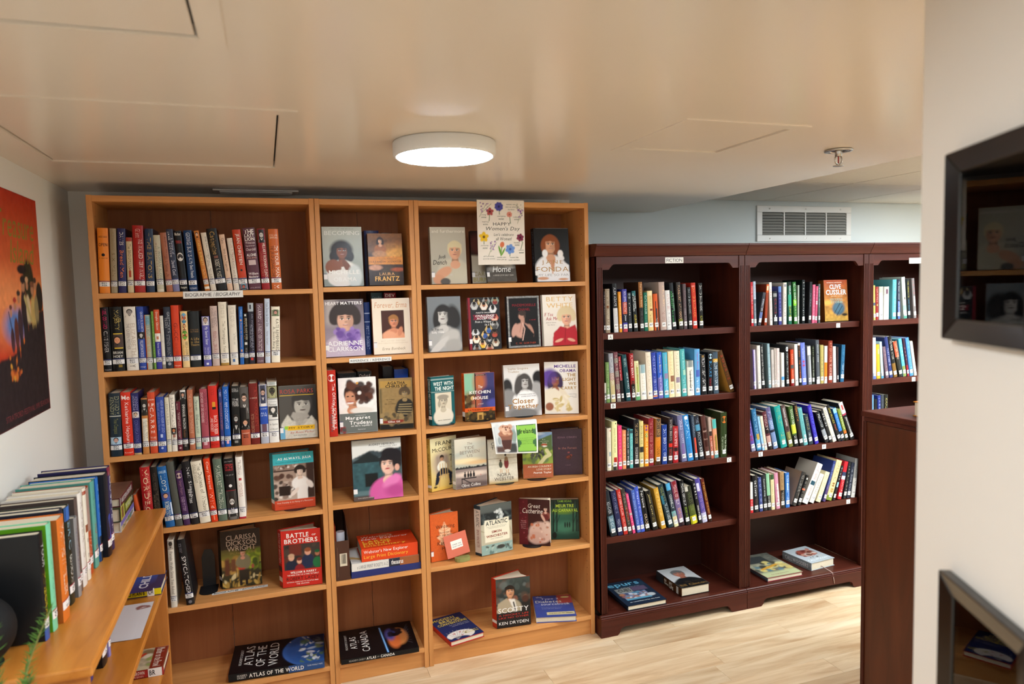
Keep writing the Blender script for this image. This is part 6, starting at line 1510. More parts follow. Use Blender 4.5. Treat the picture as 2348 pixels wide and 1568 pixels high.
    A.ell(.12, .1, .08, .12, '0c1410', .3)
    DB('dark green swamp cover, yellow-green title, fifth shelf end', (1.832, .115, ZB[4] + E_), .134, .189, .034, A,
       [('TAMI HOAG', .24, .93, .74, .985, '8ab43c', 'b'), ('MEURTRE', .18, .8, .82, .88, 'b4cc44', 'b'), ('AU CARNAVAL', .06, .69, .96, .77, 'b4cc44', 'b')], yaw=-20, tilt=4, spine='142a22', group=G, hard=False)
    A = Art(.161, .227, '221f1e').grad('1c1a19', '3a4440', .45, 1)
    A.blobs(30, ['4a5450', '2c3434', '5a4438', '6a706c'], (.0, .5, 1, .98), .05, .12, .6).blobs(6, ['7a4c3c', '8a5a48'], (.5, .5, .95, .6), .05, .07).person(.4, .72, .135, 'c88e68', '241a16', 'a89a80', 'short', .5, '8a5244').poly([(0, .3), (.04, .5), (.3, .6), (.42, .5), (.5, .3)], 'ab9c82').poly([(.36, .58), (.46, .42), (.5, .3), (.62, .3), (.54, .56)], 'e0dad0').line([(.5, .5), (.56, .32)], .02, '2a2622').rect(0, 0, 1, .31, '1e1b1b', .04).ell(.85, .55, .1, .1, '4a2c22', .4)
    DB('dark cover of man in tan jacket, standing on bottom shelf', (1.524, .034, ZB[5] + E_), .159, .227, .036, A,
       [('SCOTTY', .05, .3, .95, .4, 'eceae6', ''), ('A HOCKEY LIFE', .06, .235, .95, .27, 'b8342c', 'w'), ('LIKE NO OTHER', .06, .18, .95, .215, 'b8342c', 'w'), ('KEN DRYDEN', .06, .06, .94, .12, 'eceae6', '')], yaw=-5, tilt=3, splay=(22, 24), spine='b8341c', spine_text=[('SCOTTY', .5, .75, '6a1c10'), ('band', .1, .16, 'e8e5e2')], group=G)
    # the paperback shown cover out in the dark bookcase
    A = Art(.146, .217, 'a8561f').grad('b08a3c', '9a3c14')
    A.noise(.18, 5).ell(.6, .3, .26, .24, '2c4a5c', .4).ell(.6, .34, .24, .22, '4a6a7c', .8, 0, .7).line([(.42, .2), (.68, .44)], .014, '1c2c34').line([(.52, .14), (.76, .36)], .014, '1c2c34').ell(.85, .15, .12, .05, '241c14', .6).ell(.15, .45, .2, .1, 'd8a04c', .9)
    DB('orange thriller cover facing out, top shelf under vent', (3.372, .03, 1.4245 + E_), .148, .217, .04, A,
       [('THE WORLD\'S NO. 1 ADVENTURE WRITER', .12, .925, .76, .945, 'f0e0d0', 'b'), ('CLIVE', .24, .78, .72, .89, 'd8f0f4', 'b'), ('CUSSLER', .08, .64, .94, .76, 'd8f0f4', 'b'), ('AND DIRK CUSSLER', .28, .595, .78, .615, 'e8d0a8'), ('HAVANA', .24, .5, .78, .56, '8a9a8c', 'b'), ('STORM', .28, .43, .76, .49, '8a9a8c', 'b')], yaw=-3, tilt=4, spine='8a4a1c', hard=False)

def flat_book(label, loc, W, D, t, art, texts, yaw=0.0, spine='222222', spine_side='left', spine_texts=None, pages='front', nm='book', texts_rot=0, group=None, back=None):
    """a closed book lying down: W across, D deep; spine_side is the side its back is on, the cover art faces up"""
    root = thing(nm, label, 'book', loc, (0, 0, R(yaw)), group)
    b = .0026
    sp = back or spine
    MB().box((0, 0, 0), (W, D, b), sp).box((0, 0, t - b), (W, D, t), sp).build('cover', M_GLOSS, root)
    o = .0035
    x0, x1, y0, y1 = o, W - o, o, D - o
    if spine_side == 'left':
        x0 = b
        poly = [(0, b), (-.0, t - b), (b, t - b), (b, b)]
        MB().prism([(0, b + .0001), (b, b + .0001), (b, t - b - .0001), (0, t - b - .0001), (-.0025, t / 2)], 'y', 0, D, spine).build('spine', M_GLOSS, root)
    else:
        y0 = b
        MB().prism([(0, b + .0001), (0, t - b - .0001), (b, t - b - .0001), (b, b + .0001)][::-1], 'x', 0, W, spine).build('spine', M_GLOSS, root)
    MB().box((x0 + .0003, y0 + .0003, b + .0002), (x1, y1, t - b - .0002)).build('page_block', M_PAGES, root)
    m = MB()
    if texts_rot:   # the cover reads from the left side: its width runs along the depth
        fn = lambda x, y, L: (y, D - x, t + .0002 + L)
        w_, h_ = D, W
    else:
        fn = lambda x, y, L: (x, y, t + .0002 + L)
        w_, h_ = W, D
    art.mesh(m, fn)
    S = Surf(w_, h_, fn)
    S.k = 2
    if texts_rot:
        S.fn = lambda x, y, L: (h_ - y, x, t + .0002 + L)
        texts = [(q[0], q[1], 1 - q[4], q[3], 1 - q[2]) + tuple(q[5:]) for q in texts]
    put_texts(S, w_, h_, texts)
    m.v += S.mb.v
    m.c += S.mb.c
    m.f += [tuple(i + m.n for i in q) for q in S.mb.f]
    m.n += S.mb.n
    m.build('cover_print', M_GLOSS, root)
    if spine_texts:
        if spine_side == 'front':
            S = Surf(W, t, lambda x, y, L: (x, -.0003 - L, y))
        else:
            S = Surf(D, t, lambda x, y, L: (-.0028 - L, D - x, y))
        for q in spine_texts:
            if q[0] == 'band':
                S.patch(q[1] * S.W, q[2] * t, q[3] * S.W, q[4] * t, q[5])
            else:
                S.text(q[0], q[1] * S.W, q[2] * t, q[3] * S.W, q[4] * t, q[5], bold=1 if len(q) > 6 else 0)
        S.mb.build('spine_print', M_GLOSS, root)
    return root

def flats():
    # atlases on the bottom shelves; spine towards the room, cover up
    W, D, t = .374, .244, .03
    A = Art(D, W, '0e0f13', 90)
    A.ell(.5, .95, .62, .62, '3c6ab4', .04).ell(.5, .95, .59, .59, '2c5494', .2).blobs(60, ['e8ecf0', 'b8c8d8', '5a7a4c', '8a9a5c', '3c64a4', '2a4c88'], (.05, .72, .95, 1.0), .03, .09, .8, .5)
    A.rect(.13, .2, .135, .24, 'c8c8c8').poly([(.0, .8), (.3, .9), (.3, 1), (0, 1)], '0c0c10', .85).ell(.16, .62, .02, .012, 'd8d8d8', .5)
    flat_book('large black world atlas with blue globe, bottom shelf by the honey case', (.384, .018, ZS[5] + E_ + .004), W, D, t, A,
              [('READER\'S DIGEST', .26, .085, .8, .115, 'd8d4cc'), ('ATLAS', .22, .14, .9, .235, 'e0dcd4', ''), ('OF THE', .14, .265, .86, .365, 'e0dcd4', ''), ('WORLD', .1, .4, .9, .5, 'e0dcd4', '')], yaw=-4, spine='111216', spine_side='front', texts_rot=0 if False else 1,
              spine_texts=[('band', .62, 0, 1, 1, '2c4c80'), ('READER\'S', .09, .52, .19, .78, 'd8d4cc'), ('DIGEST', .09, .2, .18, .46, 'd8d4cc'), ('ATLAS OF THE WORLD', .21, .22, .78, .78, 'e8e4dc', 1), ('RAND McNALLY MAPS', .82, .55, .98, .75, 'c8d0dc')], nm='atlas')
    for i in range(2):
        q = thing('paper_stack', 'thin sheaf of white paper under the world atlas' if i == 0 else 'second sheaf of paper under the world atlas far end', 'paper', (.43 + i * .155, .024 - i * .008, ZS[5] + E_), (0, 0, R(-4)), 'papers under the world atlas')
        MB().box((0, 0, 0), (.15, .2, .0034), 'e0d8c8').build('sheet', M_MATTE, q)
    W, D, t = .328, .262, .02
    A = Art(D, W, '101013', 90)
    A.ell(.55, .77, .42, .2, '0a0a0c', .2).ell(.5, .78, .3, .16, 'd88a4c', .3).ell(.62, .72, .26, .1, 'e0743c', .5).ell(.4, .68, .2, .08, '5a5aa8', .7).ell(.3, .72, .12, .07, '2c3c7c', .5).blobs(14, ['16141a', '1c1820'], (.15, .68, .45, .82), .03, .06).ell(.42, .73, .06, .03, '101014', .4).line([(.1, .56), (.98, .6)], .014, '3c8ae0').line([(.1, .56), (.98, .6)], .006, 'a8d8f8')
    for k in range(8):
        A.line([(.1 + .1 * k, .94), (.3 + .06 * k, .88)], .004, '5a5a64')
    flat_book('black atlas of Canada with orange map glow, bottom shelf of narrow bookcase', (.824, -.012, ZA[5] + E_), W, D, t, A,
              [('READER\'S DIGEST', .3, .075, .82, .105, 'c8c4bc'), ('ATLAS', .3, .14, .72, .225, 'e8e4dc', ''), ('OF', .48, .245, .58, .26, 'c8c4bc'), ('CANADA', .16, .285, .88, .385, 'e8e4dc', '')], yaw=-2.2, spine='0e0f12', spine_side='front', texts_rot=1,
              spine_texts=[('READER\'S DIGEST', .1, .3, .31, .7, 'a8a49c'), ('ATLAS', .32, .22, .44, .8, 'ece8e0', 1), ('OF', .455, .35, .485, .65, 'a8a49c'), ('CANADA', .5, .22, .68, .8, 'ece8e0', 1)], nm='atlas')
    W, D, t = .165, .24, .022
    A = Art(W, D, '1c2c5c')
    A.ell(.42, .16, .4, .24, 'e8e0d8', .05).ell(.3, .0, .3, .16, '1c2c5c', .1)
    for k in range(7):
        A.line([(.24, .02), (.1 + .11 * k, .38 - abs(k - 2) * .02)], .005, 'a8a098')
    A.blobs(5, ['c02c30', '1a1a1e'], (.15, .12, .6, .3), .02, .03)
    flat_book('blue bridge book with fan of cards, bottom shelf near narrow bookcase', (1.288, -.044, ZB[5] + E_), W, D, t, A,
              [('MODERN', .06, .84, .72, .93, 'd8c04c', 'b'), ('BRIDGE', .2, .73, .82, .82, 'd8c04c', 'b'), ('CONVENTIONS', .08, .62, .96, .71, 'd8c04c', 'b'), ('The most popular methods', .36, .55, .94, .58, 'd8dce8'), ('explained in plain words', .4, .5, .94, .53, 'd8dce8'), ('William S. Root &', .52, .2, .96, .24, 'd8c04c', 'bi'), ('Richard Pavlicek', .54, .14, .96, .18, 'd8c04c', 'bi')], yaw=12, spine='b02420', spine_side='left', back='b02420')
    W, D, t = .187, .225, .028
    A = Art(W, D, '3c4c94')
    A.rect(.62, .6, 1, 1, 'b04c44').rect(0, .45, 1, .6, '44549c', .1).rect(.28, .08, .98, .2, 'd8cc9c').ell(.84, .9, .11, .05, 'e0d08c', .2)
    flat_book('thick blue and red health paperback, bottom shelf end near dark cases', (1.712, .022, ZB[5] + E_), W, D, t, A,
              [('the', .08, .9, .24, .97, 'd8dce8'), ('Type 2', .2, .78, .66, .88, 'd8e0ec', 'w'), ('Diabetes', .05, .65, .72, .76, 'e8e4c8', 'w'), ('sourcebook', .18, .53, .92, .63, 'e8ecf0', 'w'), ('Everything you need to know', .18, .4, .7, .43, 'c0c8e0'), ('to live well with diabetes', .18, .35, .66, .38, 'c0c8e0'), ('DAVID DRUM AND TERRY ZIERENBERG', .34, .12, .94, .16, '3c3420')], yaw=-16, spine='d8d0c0', spine_side='left', back='3c4c94')
    # flat books on the bottom boards of the dark bookcases
    zb = .104 + E_
    W, D, t = .21, .268, .024
    A = Art(W, D, '1e2a3c')
    A.rect(.06, .72, .96, .9, '22384c').rect(.1, .5, .5, .7, '8a8c88').noise(.2, 3, (.1, .2, .95, .7)).rect(.5, .52, .9, .7, '5a4c64').rect(.14, .2, .78, .5, '7a86a4').blobs(40, ['c8ccd4', '8a5a5c', '5a8aa4', '3c4c6c', 'b0744c'], (.15, .22, .76, .48), .03, .06).rect(.14, .2, .78, .26, '5a9ab4', .03).ell(.82, .3, .1, .08, 'b8bcc0', .3)
    flat_book('dark blue sports annual lying on base of dark bookcase with fiction sign', (2.150, -.046, zb), W, D, t, A,
              [('epurs', .04, .74, .86, .9, '6ab0d0', 'b'), ('30 years of cheers and tears', .3, .7, .8, .725, 'd0d4d8'), ('CUBS', .16, .55, .48, .66, '2a2c30', 'b'), ('as remembered by the fans', .14, .09, .9, .13, 'd8dce0', 'b')], spine='18222f', spine_side='left', back='141c28')
    W, D, t = .162, .236, .045
    A = Art(W, D, 'c4c4c4')
    A.rect(0, 0, 1, .3, '17181a').person(.5, .66, .2, 'b4705a', '6a6a6a', '1c1c1e', 'short', 0).poly([(.2, .28), (.3, .44), (.7, .44), (.95, .3), (1, .2), (.2, .2)], '1c1c1e').rect(0, 0, 1, .26, '17181a', .02)
    flat_book('thick memoir with man\'s face, lying on base near fluted stile', (2.467, -.008, zb), W, D, t, A,
              [('My Life', .36, .18, .86, .27, '4a3c2a', ''), ('Bill Clinton', .06, .05, .96, .15, '8a6a3c', '')], spine='4a2c14', spine_side='left', back='1c1815',
              spine_texts=[('band', .0, 0, .3, 1, '3a3c40'), ('Bill', .34, .52, .42, .78, 'e0d8c8', 1), ('Clinton', .34, .2, .5, .46, 'e0d8c8', 1), ('MY', .54, .5, .66, .85, 'ece4d4', 1), ('LIFE', .54, .12, .7, .46, 'ece4d4', 1), ('band', .82, .1, .9, .9, 'c8c4bc')])
    W, D, t = .222, .29, .022
    A = Art(W, D, '6a6a60')
    A.noise(.25, 4).rect(0, .6, .7, .9, '3c4040').rect(0, .34, 1, .6, 'a8a48c', .1).blobs(34, ['3c3c34', '8a8a74', 'c8b46c', 'd8c87c', '5a7a84'], (.02, .1, .98, .6), .05, .1).line([(.2, .34), (.9, .5)], .04, 'cf9a3c').ell(.85, .5, .12, .06, 'd8cc8c', .3).rect(0, 0, 1, .2, 'b4b88c', .1)
    flat_book('art book with yellow-green painted cover lying on base under vent', (2.967, -.024, zb), W, D, t, A,
              [('the impressionists', .2, .06, .7, .12, '8a6a5c', 'i')], spine='4a545c', spine_side='left', back='8a2c3c')
    W, D, t = .17, .2, .042
    A = Art(W, D, 'b4bcc0')
    A.ell(.52, .6, .34, .26, '8a4a3c', .2).blobs(40, ['6a2c24', 'a8584a', 'd8c8bc', '4a2a24', 'c8a08a'], (.22, .42, .82, .8), .04, .08).blobs(8, ['3c3a3c', 'c8c0b8'], (.3, .26, .8, .4), .02, .04)
    flat_book('pale novel with red dancers lying on base, ribbon at edge', (3.272, .006, zb), W, D, t, A,
              [('CALLWOODERS', .08, .1, .96, .2, 'e8ecee', 'b')], yaw=6, spine='8a9498', spine_side='left', back='a8b0b4', spine_texts=[('CALLWOODERS', .1, .25, .9, .75, 'e4e8ea', 1)])
    r = thing('ribbon_bookmark', 'pale ribbon bookmark hanging over the dark base edge', 'bookmark', (3.345, -.01, zb + .001))
    MB().tube([(0, .03, .012), (.004, .0, .008), (.01, -.03, .002), (.013, -.042, -.004), (.016, -.0465, -.03), (.022, -.047, -.06)], .0022, 6, 'b89c94').build('ribbon', M_MATTE, r, True)

def narrow_case_extras():
    # spine-out and half hidden books of the narrow bookcase
    spine_book('tall red word-game dictionary, spine out, third shelf of narrow bookcase', None, (.8205, .006, ZA[2] + E_), .034, .274, .19, 'b4281a',
               'O .83 .94 e8e4e0;R .12 .8 f0e4dc The Official SCRABBLE;L .08 .34 3c5a5c MERRIAM;V .1 .5 f0e4dc Players Dictionary', '', 'none', (0, 0, 0))
    for lab, x, y, z, w, h, d, col, items in (
            ('navy book behind the sunset romance, top shelf', 1.006, .11, ZA[0], .062, .236, .14, '2a2c5c', 'V .3 .9 8a8cb0 HISTORY'),
            ('dark olive book behind the sunset romance, top shelf', 1.075, .11, ZA[0], .05, .226, .14, '26281f', 'V .3 .9 6a6a50 GARDENS'),
            ('dark teal book behind the cream cover, second shelf', 1.024, .10, ZA[1], .048, .262, .15, '1c3a40', 'H .9 .94 6a8a8c Canadian'),
            ('red french dictionary behind the cream cover, second shelf', 1.080, .10, ZA[1], .05, .26, .15, '8c1c2a', 'H .93 .98 e8d8d0 DEV;H .85 .91 f0e4dc LE;B .8 .82 e8d8d0'),
            ('slim blue volume between the two covers, second shelf', .990, .085, ZA[1], .024, .222, .15, '24386c', 'B .78 .8 a8b4d0;B .62 .635 a8b4d0;V .1 .55 a8b4d0 PETIT ROBERT'),
            ('black dictionary behind white curly-haired cover, third shelf', .872, .11, ZA[2], .078, .247, .14, '17171a', 'H .92 .96 4a4a4c Thesaurus'),
            ('black Oxford volume behind white curly-haired cover, third shelf', .956, .11, ZA[2], .058, .25, .14, '1a1a1c', 'H .9 .955 b8a8a0 Oxford'),
            ('bright blue volume behind tan cover, third shelf', 1.113, .11, ZA[2], .06, .25, .14, '24489c', 'H .4 .5 a8b8dc Atlas'),
            ('black volume behind tan cover, third shelf', 1.064, .115, ZA[2], .046, .264, .13, '17151a', 'H .5 .6 6a6a6c Words')):
        spine_book(lab, 'books hidden behind the narrow bookcase covers', (x, y, z + E_), w, h, d, col, items, '', 'none', (0, 0, 0))
    spine_book('crimson book peeping out behind the white-haired portrait cover', None, (1.776, .085, ZB[1] + E_), .02, .21, .14, '7c1424', '', '', 'none', (0, 0, 0))
    # magazine file box with rolled paper
    t = thing('magazine_file', 'brown cardboard magazine file with barcode sticker, fifth shelf', 'file box', (.822, .008, ZA[4] + E_))
    w, d, h, k = .057, .225, .168, .002
    br = '4a2c1e'
    MB().box((0, 0, 0), (w, k, h), br).build('front_panel', M_MATTE, t)
    MB().box((0, d - k, 0), (w, d, .235), '3c2418').build('rear_panel', M_MATTE, t)
    for x in (0, w - k):
        MB().prism([(k, 0), (d - k, 0), (d - k, .235), (.13, .235), (k, h)], 'x', x, x + k, '45281b').build('side_panel', M_MATTE, t)
    MB().box((k, k, 0), (w - k, d - k, k), br).build('bottom', M_MATTE, t)
    S = Surf(w, h, lambda x, y, L: (x, -.0002 - L, y))
    S.patch(.3 * w, .36 * h, .82 * w, .68 * h, 'd8ccb4')
    x = .4
    while x < .76:
        g = random.choice((.008, .012, .02))
        S.patch(x * w, .42 * h, (x + g) * w, .66 * h, '2a2624')
        x += g + random.choice((.01, .016))
    S.patch(.14 * w, .1 * h, .155 * w, .85 * h, '8a6a54')
    S.mb.build('sticker', M_MATTE, t)
    r = thing('paper_roll', 'rolled white paper standing in the brown magazine file', 'paper roll', (.853, .1, ZA[4] + E_ + .0025), (0, 0, 0))
    MB().lathe([(.0, .0), (.018, .0), (.0185, .002), (.0185, .176), (.015, .177), (.0145, .165), (.006, .165), (.0055, .174), (.004, .174), (.004, .165), (0, .165)], 20, 'd4d4dc').build('roll', M_MATTE, r, True)
    b = thing('orange_folder', 'orange folder edge inside the brown magazine file', 'folder', (.8285, .09, ZA[4] + E_ + .0025))
    MB().box((0, 0, 0), (.004, .12, .205), 'b8441c').build('sleeve', M_MATTE, b)
    W, D = .294, .2
    A = Art(W, D, '26306c').noise(.02, 4)
    flat_book('blue ring binder at the bottom of the dictionary pile', (.884, .009, ZA[4] + E_), W, D, .0275, A, [], spine='26306c', spine_side='front', nm='ring_binder')
    W, D = .286, .195
    A = Art(W, D, 'dcd8d0').rect(.45, 0, 1, 1, '2a2c3c').rect(.6, 0, 1, 1, '9a5a34').poly([(0, .3), (.3, .05), (.32, .1), (0, .45)], 'c8a060')
    flat_book('large print thesaurus, white to brown, middle of the dictionary pile', (.886, .01, ZA[4] + .0275 + 2 * E_), W, D, .034, A, [], spine='e0dcd4', spine_side='front', back='d8d4cc',
              spine_texts=[('band', .545, 0, .71, 1, '2a2c3c'), ('band', .71, 0, 1, 1, '9a5a34'), ('a LARGE PRINT ROGET\'S A-Z', .08, .25, .53, .7, '8a8a8c'), ('thesaurus', .58, .22, .76, .82, 'ece8e4', 1)])
    W, D = .24, .175
    A = Art(W, D, 'd8421a').noise(.02, 4).ell(.5, .8, .14, .1, 'e07a50', .3)
    flat_book('thick orange large print dictionary on top of the pile', (.929, .012, ZA[4] + .0615 + 3 * E_), W, D, .056, A,
              [('Webster\'s', .06, .72, .62, .86, 'f0dcd0', ''), ('New Explorer', .06, .55, .9, .69, 'f0dcd0', ''), ('LARGE', .06, .38, .56, .52, 'f0b43c', 'b'), ('PRINT', .06, .22, .56, .36, 'f0b43c', 'b'), ('Dictionary', .06, .06, .8, .2, 'f0b43c', 'b')], spine='dc451c', spine_side='front', back='d8421a', texts_rot=1 if False else 0,
              spine_texts=[('Webster\'s New Explorer', .04, .54, .82, .86, 'f4e8e0'), ('Large Print Dictionary', .04, .16, .82, .48, 'f4b840')])

# ---------------------------------------------------------------- signs, sheets, stands
def card_sign(name, label, loc, w, h, lines, cat='sign', rot=(0, 0, 0), col='e8e5df', group=None, tc='2a2a2c'):
    t = thing(name, label, cat, loc, rot, group)
    MB().box((0, -.0006, 0), (w, -.0001, h), col).build('card', M_MATTE, t)
    S = Surf(w, h, lambda x, y, L: (x, -.0007 - L, y))
    for q in lines:
        S.text(q[0], q[1] * w, q[2] * h, q[3] * w, q[4] * h, tc, bold=1 if 'b' in q[5:] else 0, shear=.22 if 'i' in q[5:] else 0.0, ms=1.8)
    S.mb.build('lettering', M_MATTE, t)
    return t

def signs():
    card_sign('shelf_sign', 'white biography sign on edge of top shelf', (.304, -.0012, 1.6355), .213, .0265, [('BIOGRAPHIE', .035, .24, .47, .76), ('/', .5, .2, .52, .8), ('BIOGRAPHY', .535, .24, .955, .76, 'i')])
    card_sign('shelf_sign', 'white reference sign on edge of narrow bookcase shelf', (.911, -.0012, 1.354), .173, .018, [('REFERENCE / RÉFÉRENCE', .03, .2, .97, .84)])
    card_sign('shelf_sign', 'biography sign lying flat before the woodland cover', (.337, .069, ZS[4] + .001), .214, .0225, [('BIOGRAPHIE', .035, .2, .47, .8, 'b'), ('/', .5, .2, .52, .8), ('BIOGRAPHY', .535, .2, .955, .8, 'i')], rot=(R(-90), 0, R(1)))
    card_sign('category_sign', 'small white fiction sign on dark bookcase top rail', (2.376, -.0332, 1.742), .098, .027, [('FICTION', .07, .2, .93, .8)])
    card_sign('category_sign', 'two-line bilingual notice on rail of dark bookcase behind counter', (3.872, -.0332, 1.722), .13, .03, [('Par ordre alphabetique', .05, .56, .95, .86), ('In Alphabetical order', .05, .12, .95, .44, 'i')])
    for ch, x, z, lab in (('A', 2.099, 1.408, 'top shelf, fiction bookcase'), ('B', 2.108, 1.085, 'second shelf, fiction bookcase'), ('C', 2.747, .764, 'third shelf, fiction bookcase'), ('D', 3.423, 1.408, 'top shelf, bookcase under vent'), ('E', 2.936, .773, 'third shelf, bookcase under vent'), ('F', 3.337, .773, 'third shelf, bookcase under vent, counter side'), ('G', 3.502, .458, 'fourth shelf, bookcase under vent'), ('H', 3.948, 1.090, 'second shelf, bookcase behind counter')):
        card_sign('letter_card', f"little white letter {ch} card, {lab}", (x - .0125, -.0068, z - .0125), .025, .023, [(ch, .28, .15, .74, .85)], 'sign', group='letter cards on the dark shelves')
    # flower sheet taped to the bookcase top
    W, H = .216, .278
    A = Art(W, H, 'e6dccd', 96)
    A.ell(.5, .5, .8, .8, 'ebe2d6', .9)
    def flower(x, y, r, col, c2, stem, n=6, sw=.007):
        if stem:
            A.line([(x, y)] + stem, sw, '5a7a4c')
        for k in range(n):
            a = k * 2 * math.pi / n + .3
            A.ell(x + .55 * r * math.cos(a), y + .55 * r * math.sin(a) / A.a, r * .55, r * .42, col, .3, a)
        A.ell(x, y, r * .28, r * .28, c2, .3)
    flower(.46, .9, .085, '4a4a9c', '2a2a5c', [(.47, .78)], 8)
    flower(.27, .82, .075, 'a84c4c', '5a2424', [(.25, .68)], 5)
    flower(.68, .78, .055, 'd88a78', 'b05a4c', [(.7, .64)], 7)
    flower(.13, .43, .095, 'e8bc24', '6a4a14', [(.13, .32)], 5)
    flower(.9, .42, .075, '7a2444', '3a1424', [(.95, .34), (.91, .24)], 6)
    flower(.68, .24, .095, '6a90d0', '3c5aa0', [(.67, .13)], 6)
    A.ell(.51, .31, .045, .06, 'd8744c', .3, -.3).line([(.5, .27), (.48, .14)], .01, '6a9a3c').ell(.46, .22, .02, .1, '6a9a3c', .3, .25).ell(.53, .2, .018, .09, '7aa848', .3, -.5)
    for x0, y0, xs_ in ((.1, .8, .2), (.27, .2, .12), (.9, .7, .08)):
        A.line([(x0 - .05, y0 - .06), (x0 + xs_ * .4, y0 + .12)], .004, '7a8a5c').line([(x0, y0), (x0 + xs_, y0 + .14)], .004, '7a8a5c')
        A.blobs(14, ['7a4a94', '9a6ab0', '6a3c84'], (x0 - .03, y0 + .02, x0 + xs_ * .8, y0 + .16), .008, .02)
    A.blobs(12, ['b8b0a0', 'a8a894'], (.84, .82, .96, .95), .008, .018)
    t = thing('flower_poster', 'white paper sheet of painted flowers hanging from bookcase top', 'poster', (1.4735, -.0025, 1.7475), (0, 0, 0))
    m = MB()
    fn = lambda x, y, L: (x, -.0004 - L, y)
    A.mesh(m, fn)
    m.box((0, -.0003, 0), (W, .0, H), 'ece4d8')
    S = Surf(W, H, fn)
    put_texts(S, W, H, [('HAPPY', .33, .605, .7, .655, '4a4a44', ''), ('Women\'s Day', .18, .515, .9, .59, '3a4438', 'i'), ('Let\'s celebrate', .34, .445, .76, .49, '3a4438', 'i'), ('all Women!', .38, .375, .72, .425, '3a4438', 'i')] +
              [(s, x0, y0, x0 + w_, y0 + .022, '5a6458', 'i') for s, x0, y0, w_ in (('women who', .62, .925, .2), ('take on others', .6, .885, .24), ('burdens', .65, .845, .14), ('young', .09, .755, .1), ('women', .09, .72, .1), ('courageous', .42, .735, .18), ('women', .45, .695, .11), ('radiant', .76, .73, .12), ('women', .78, .69, .1), ('inspiring', .1, .65, .14), ('women', .12, .61, .1), ('pioneering', .06, .285, .16), ('women', .1, .245, .1), ('fearless', .76, .33, .13), ('women', .78, .29, .1), ('elderly', .86, .21, .11), ('women', .87, .17, .1), ('girls growing', .11, .12, .22), ('up to be women', .1, .08, .25), ('women who', .4, .105, .18), ('never give up', .39, .065, .2), ('women who', .67, .1, .18), ('work real hard', .64, .06, .23))])
    m.v += S.mb.v
    m.c += S.mb.c
    m.f += [tuple(i + m.n for i in q) for q in S.mb.f]
    m.n += S.mb.n
    m.build('sheet', M_MATTE, t)
    # coffee sheet bent over the shelf edge
    W, H = .214, .165
    A = Art(W, H, 'e8e6e0', 110)
    A.rect(.035, .035, .5, .79, 'b8c0c4').rect(.035, .035, .5, .22, '5a4440', .05).rect(.3, .035, .5, .3, '3c4040', .05).ell(.12, .62, .08, .2, 'd0d4d4', .4).ell(.46, .5, .06, .14, '8a9c94', .4)
    A.poly([(.12, .56), (.44, .58), (.36, .13), (.2, .13)], '8a5a48').poly([(.165, .4), (.4, .4), (.355, .14), (.205, .14)], '4c2c28').ell(.28, .58, .165, .06, 'a87058', .2).blobs(34, ['c89478', 'e0b898', 'b87c60', '9a5c48', 'd8a888'], (.17, .6, .4, .78), .03, .06).ell(.28, .69, .1, .05, 'dcb498', .5).blobs(8, ['5c2c24', '6c3428'], (.18, .68, .4, .8), .012, .02).ell(.12, .38, .05, .11, 'c8ccc8', .1).ell(.125, .38, .035, .085, '98a0a0', .2).ell(.28, .09, .07, .03, 'd0ccc8', .3)
    A.rect(.525, .035, .97, .79, '3c6a3c').rect(.58, .06, .92, .77, '8ac04c').blobs(1, ['8ac04c'], (.75, .5, .75, .5), .1, .1)
    for k, (yy, dx) in enumerate(((.12, .015), (.3, -.01), (.45, .02), (.6, -.005), (.72, .015))):
        for xx in (.58 - dx, .92 + dx):
            A.ell(xx, yy, .03, .05, '8ac04c' if dx > 0 else '3c6a3c', .15)
    t = thing('recipe_sheet', 'paper with coffee glass photo and green panel, bent over shelf edge', 'sheet', (1.507, -.0025, 1.0512), (0, 0, 0))
    Hd = .148
    def fn(x, y, L):
        # y counts up the sheet: the top part lies back on the shelf
        if y > Hd:
            return (x + .004, (y - Hd) * .98 + .001, .0012 + L)
        f = (Hd - y) / Hd
        return (x * (1 - .08 * f) + .021 * f + .004 * (1 - f), -.001 - L - .012 * math.sin(f * 2.2) * (.4 + .6 * x / W), -f * .143 - .006 * f * (x / W - .5) * 2 + .0005)
    m = MB()
    A.mesh(m, fn)
    S = Surf(W, H, fn)
    put_texts(S, W, H, [('Ireland', .6, .55, .9, .68, '1c3014', 'b'), ('It\'s the old place on earth,', .59, .405, .91, .43, '3c5c2c'), ('This beautiful land blessed', .6, .355, .9, .38, '3c5c2c'), ('with melody, myth,', .62, .305, .87, .33, '3c5c2c'), ('laughter and tears.', .62, .255, .88, .28, '3c5c2c')])
    m.v += S.mb.v
    m.c += S.mb.c
    m.f += [tuple(i + m.n for i in q) for q in S.mb.f]
    m.n += S.mb.n
    m.build('sheet', M_MATTE, t)
    # pink place card in its holder
    t = thing('place_card', 'salmon card with white label in front of oak leaf cover', 'card', (1.306, .035, ZB[4] + .013), (R(-10), R(-8), R(8)))
    MB().box((0, -.0008, 0), (.108, .0002, .1), 'cf6c54').build('card', M_MATTE, t)
    S = Surf(.108, .1, lambda x, y, L: (x, -.0009 - L, y))
    S.patch(.027, .034, .082, .07, 'ece6dc')
    S.text('PONDER YOUR', .034, .05, .076, .056, '3c3c44', shear=.2)
    S.text('THE NEXT CHAPTER', .032, .04, .078, .046, '3c3c44', shear=.2)
    S.mb.build('label', M_MATTE, t)
    h = thing('card_holder', 'olive green half-moon card holder under the salmon card', 'card holder', (1.372, .028, ZB[4] + E_), (0, 0, R(8)))
    P = [(.034 * math.cos(a * math.pi / 10), -.002 - .017 * math.sin(a * math.pi / 10)) for a in range(11)]
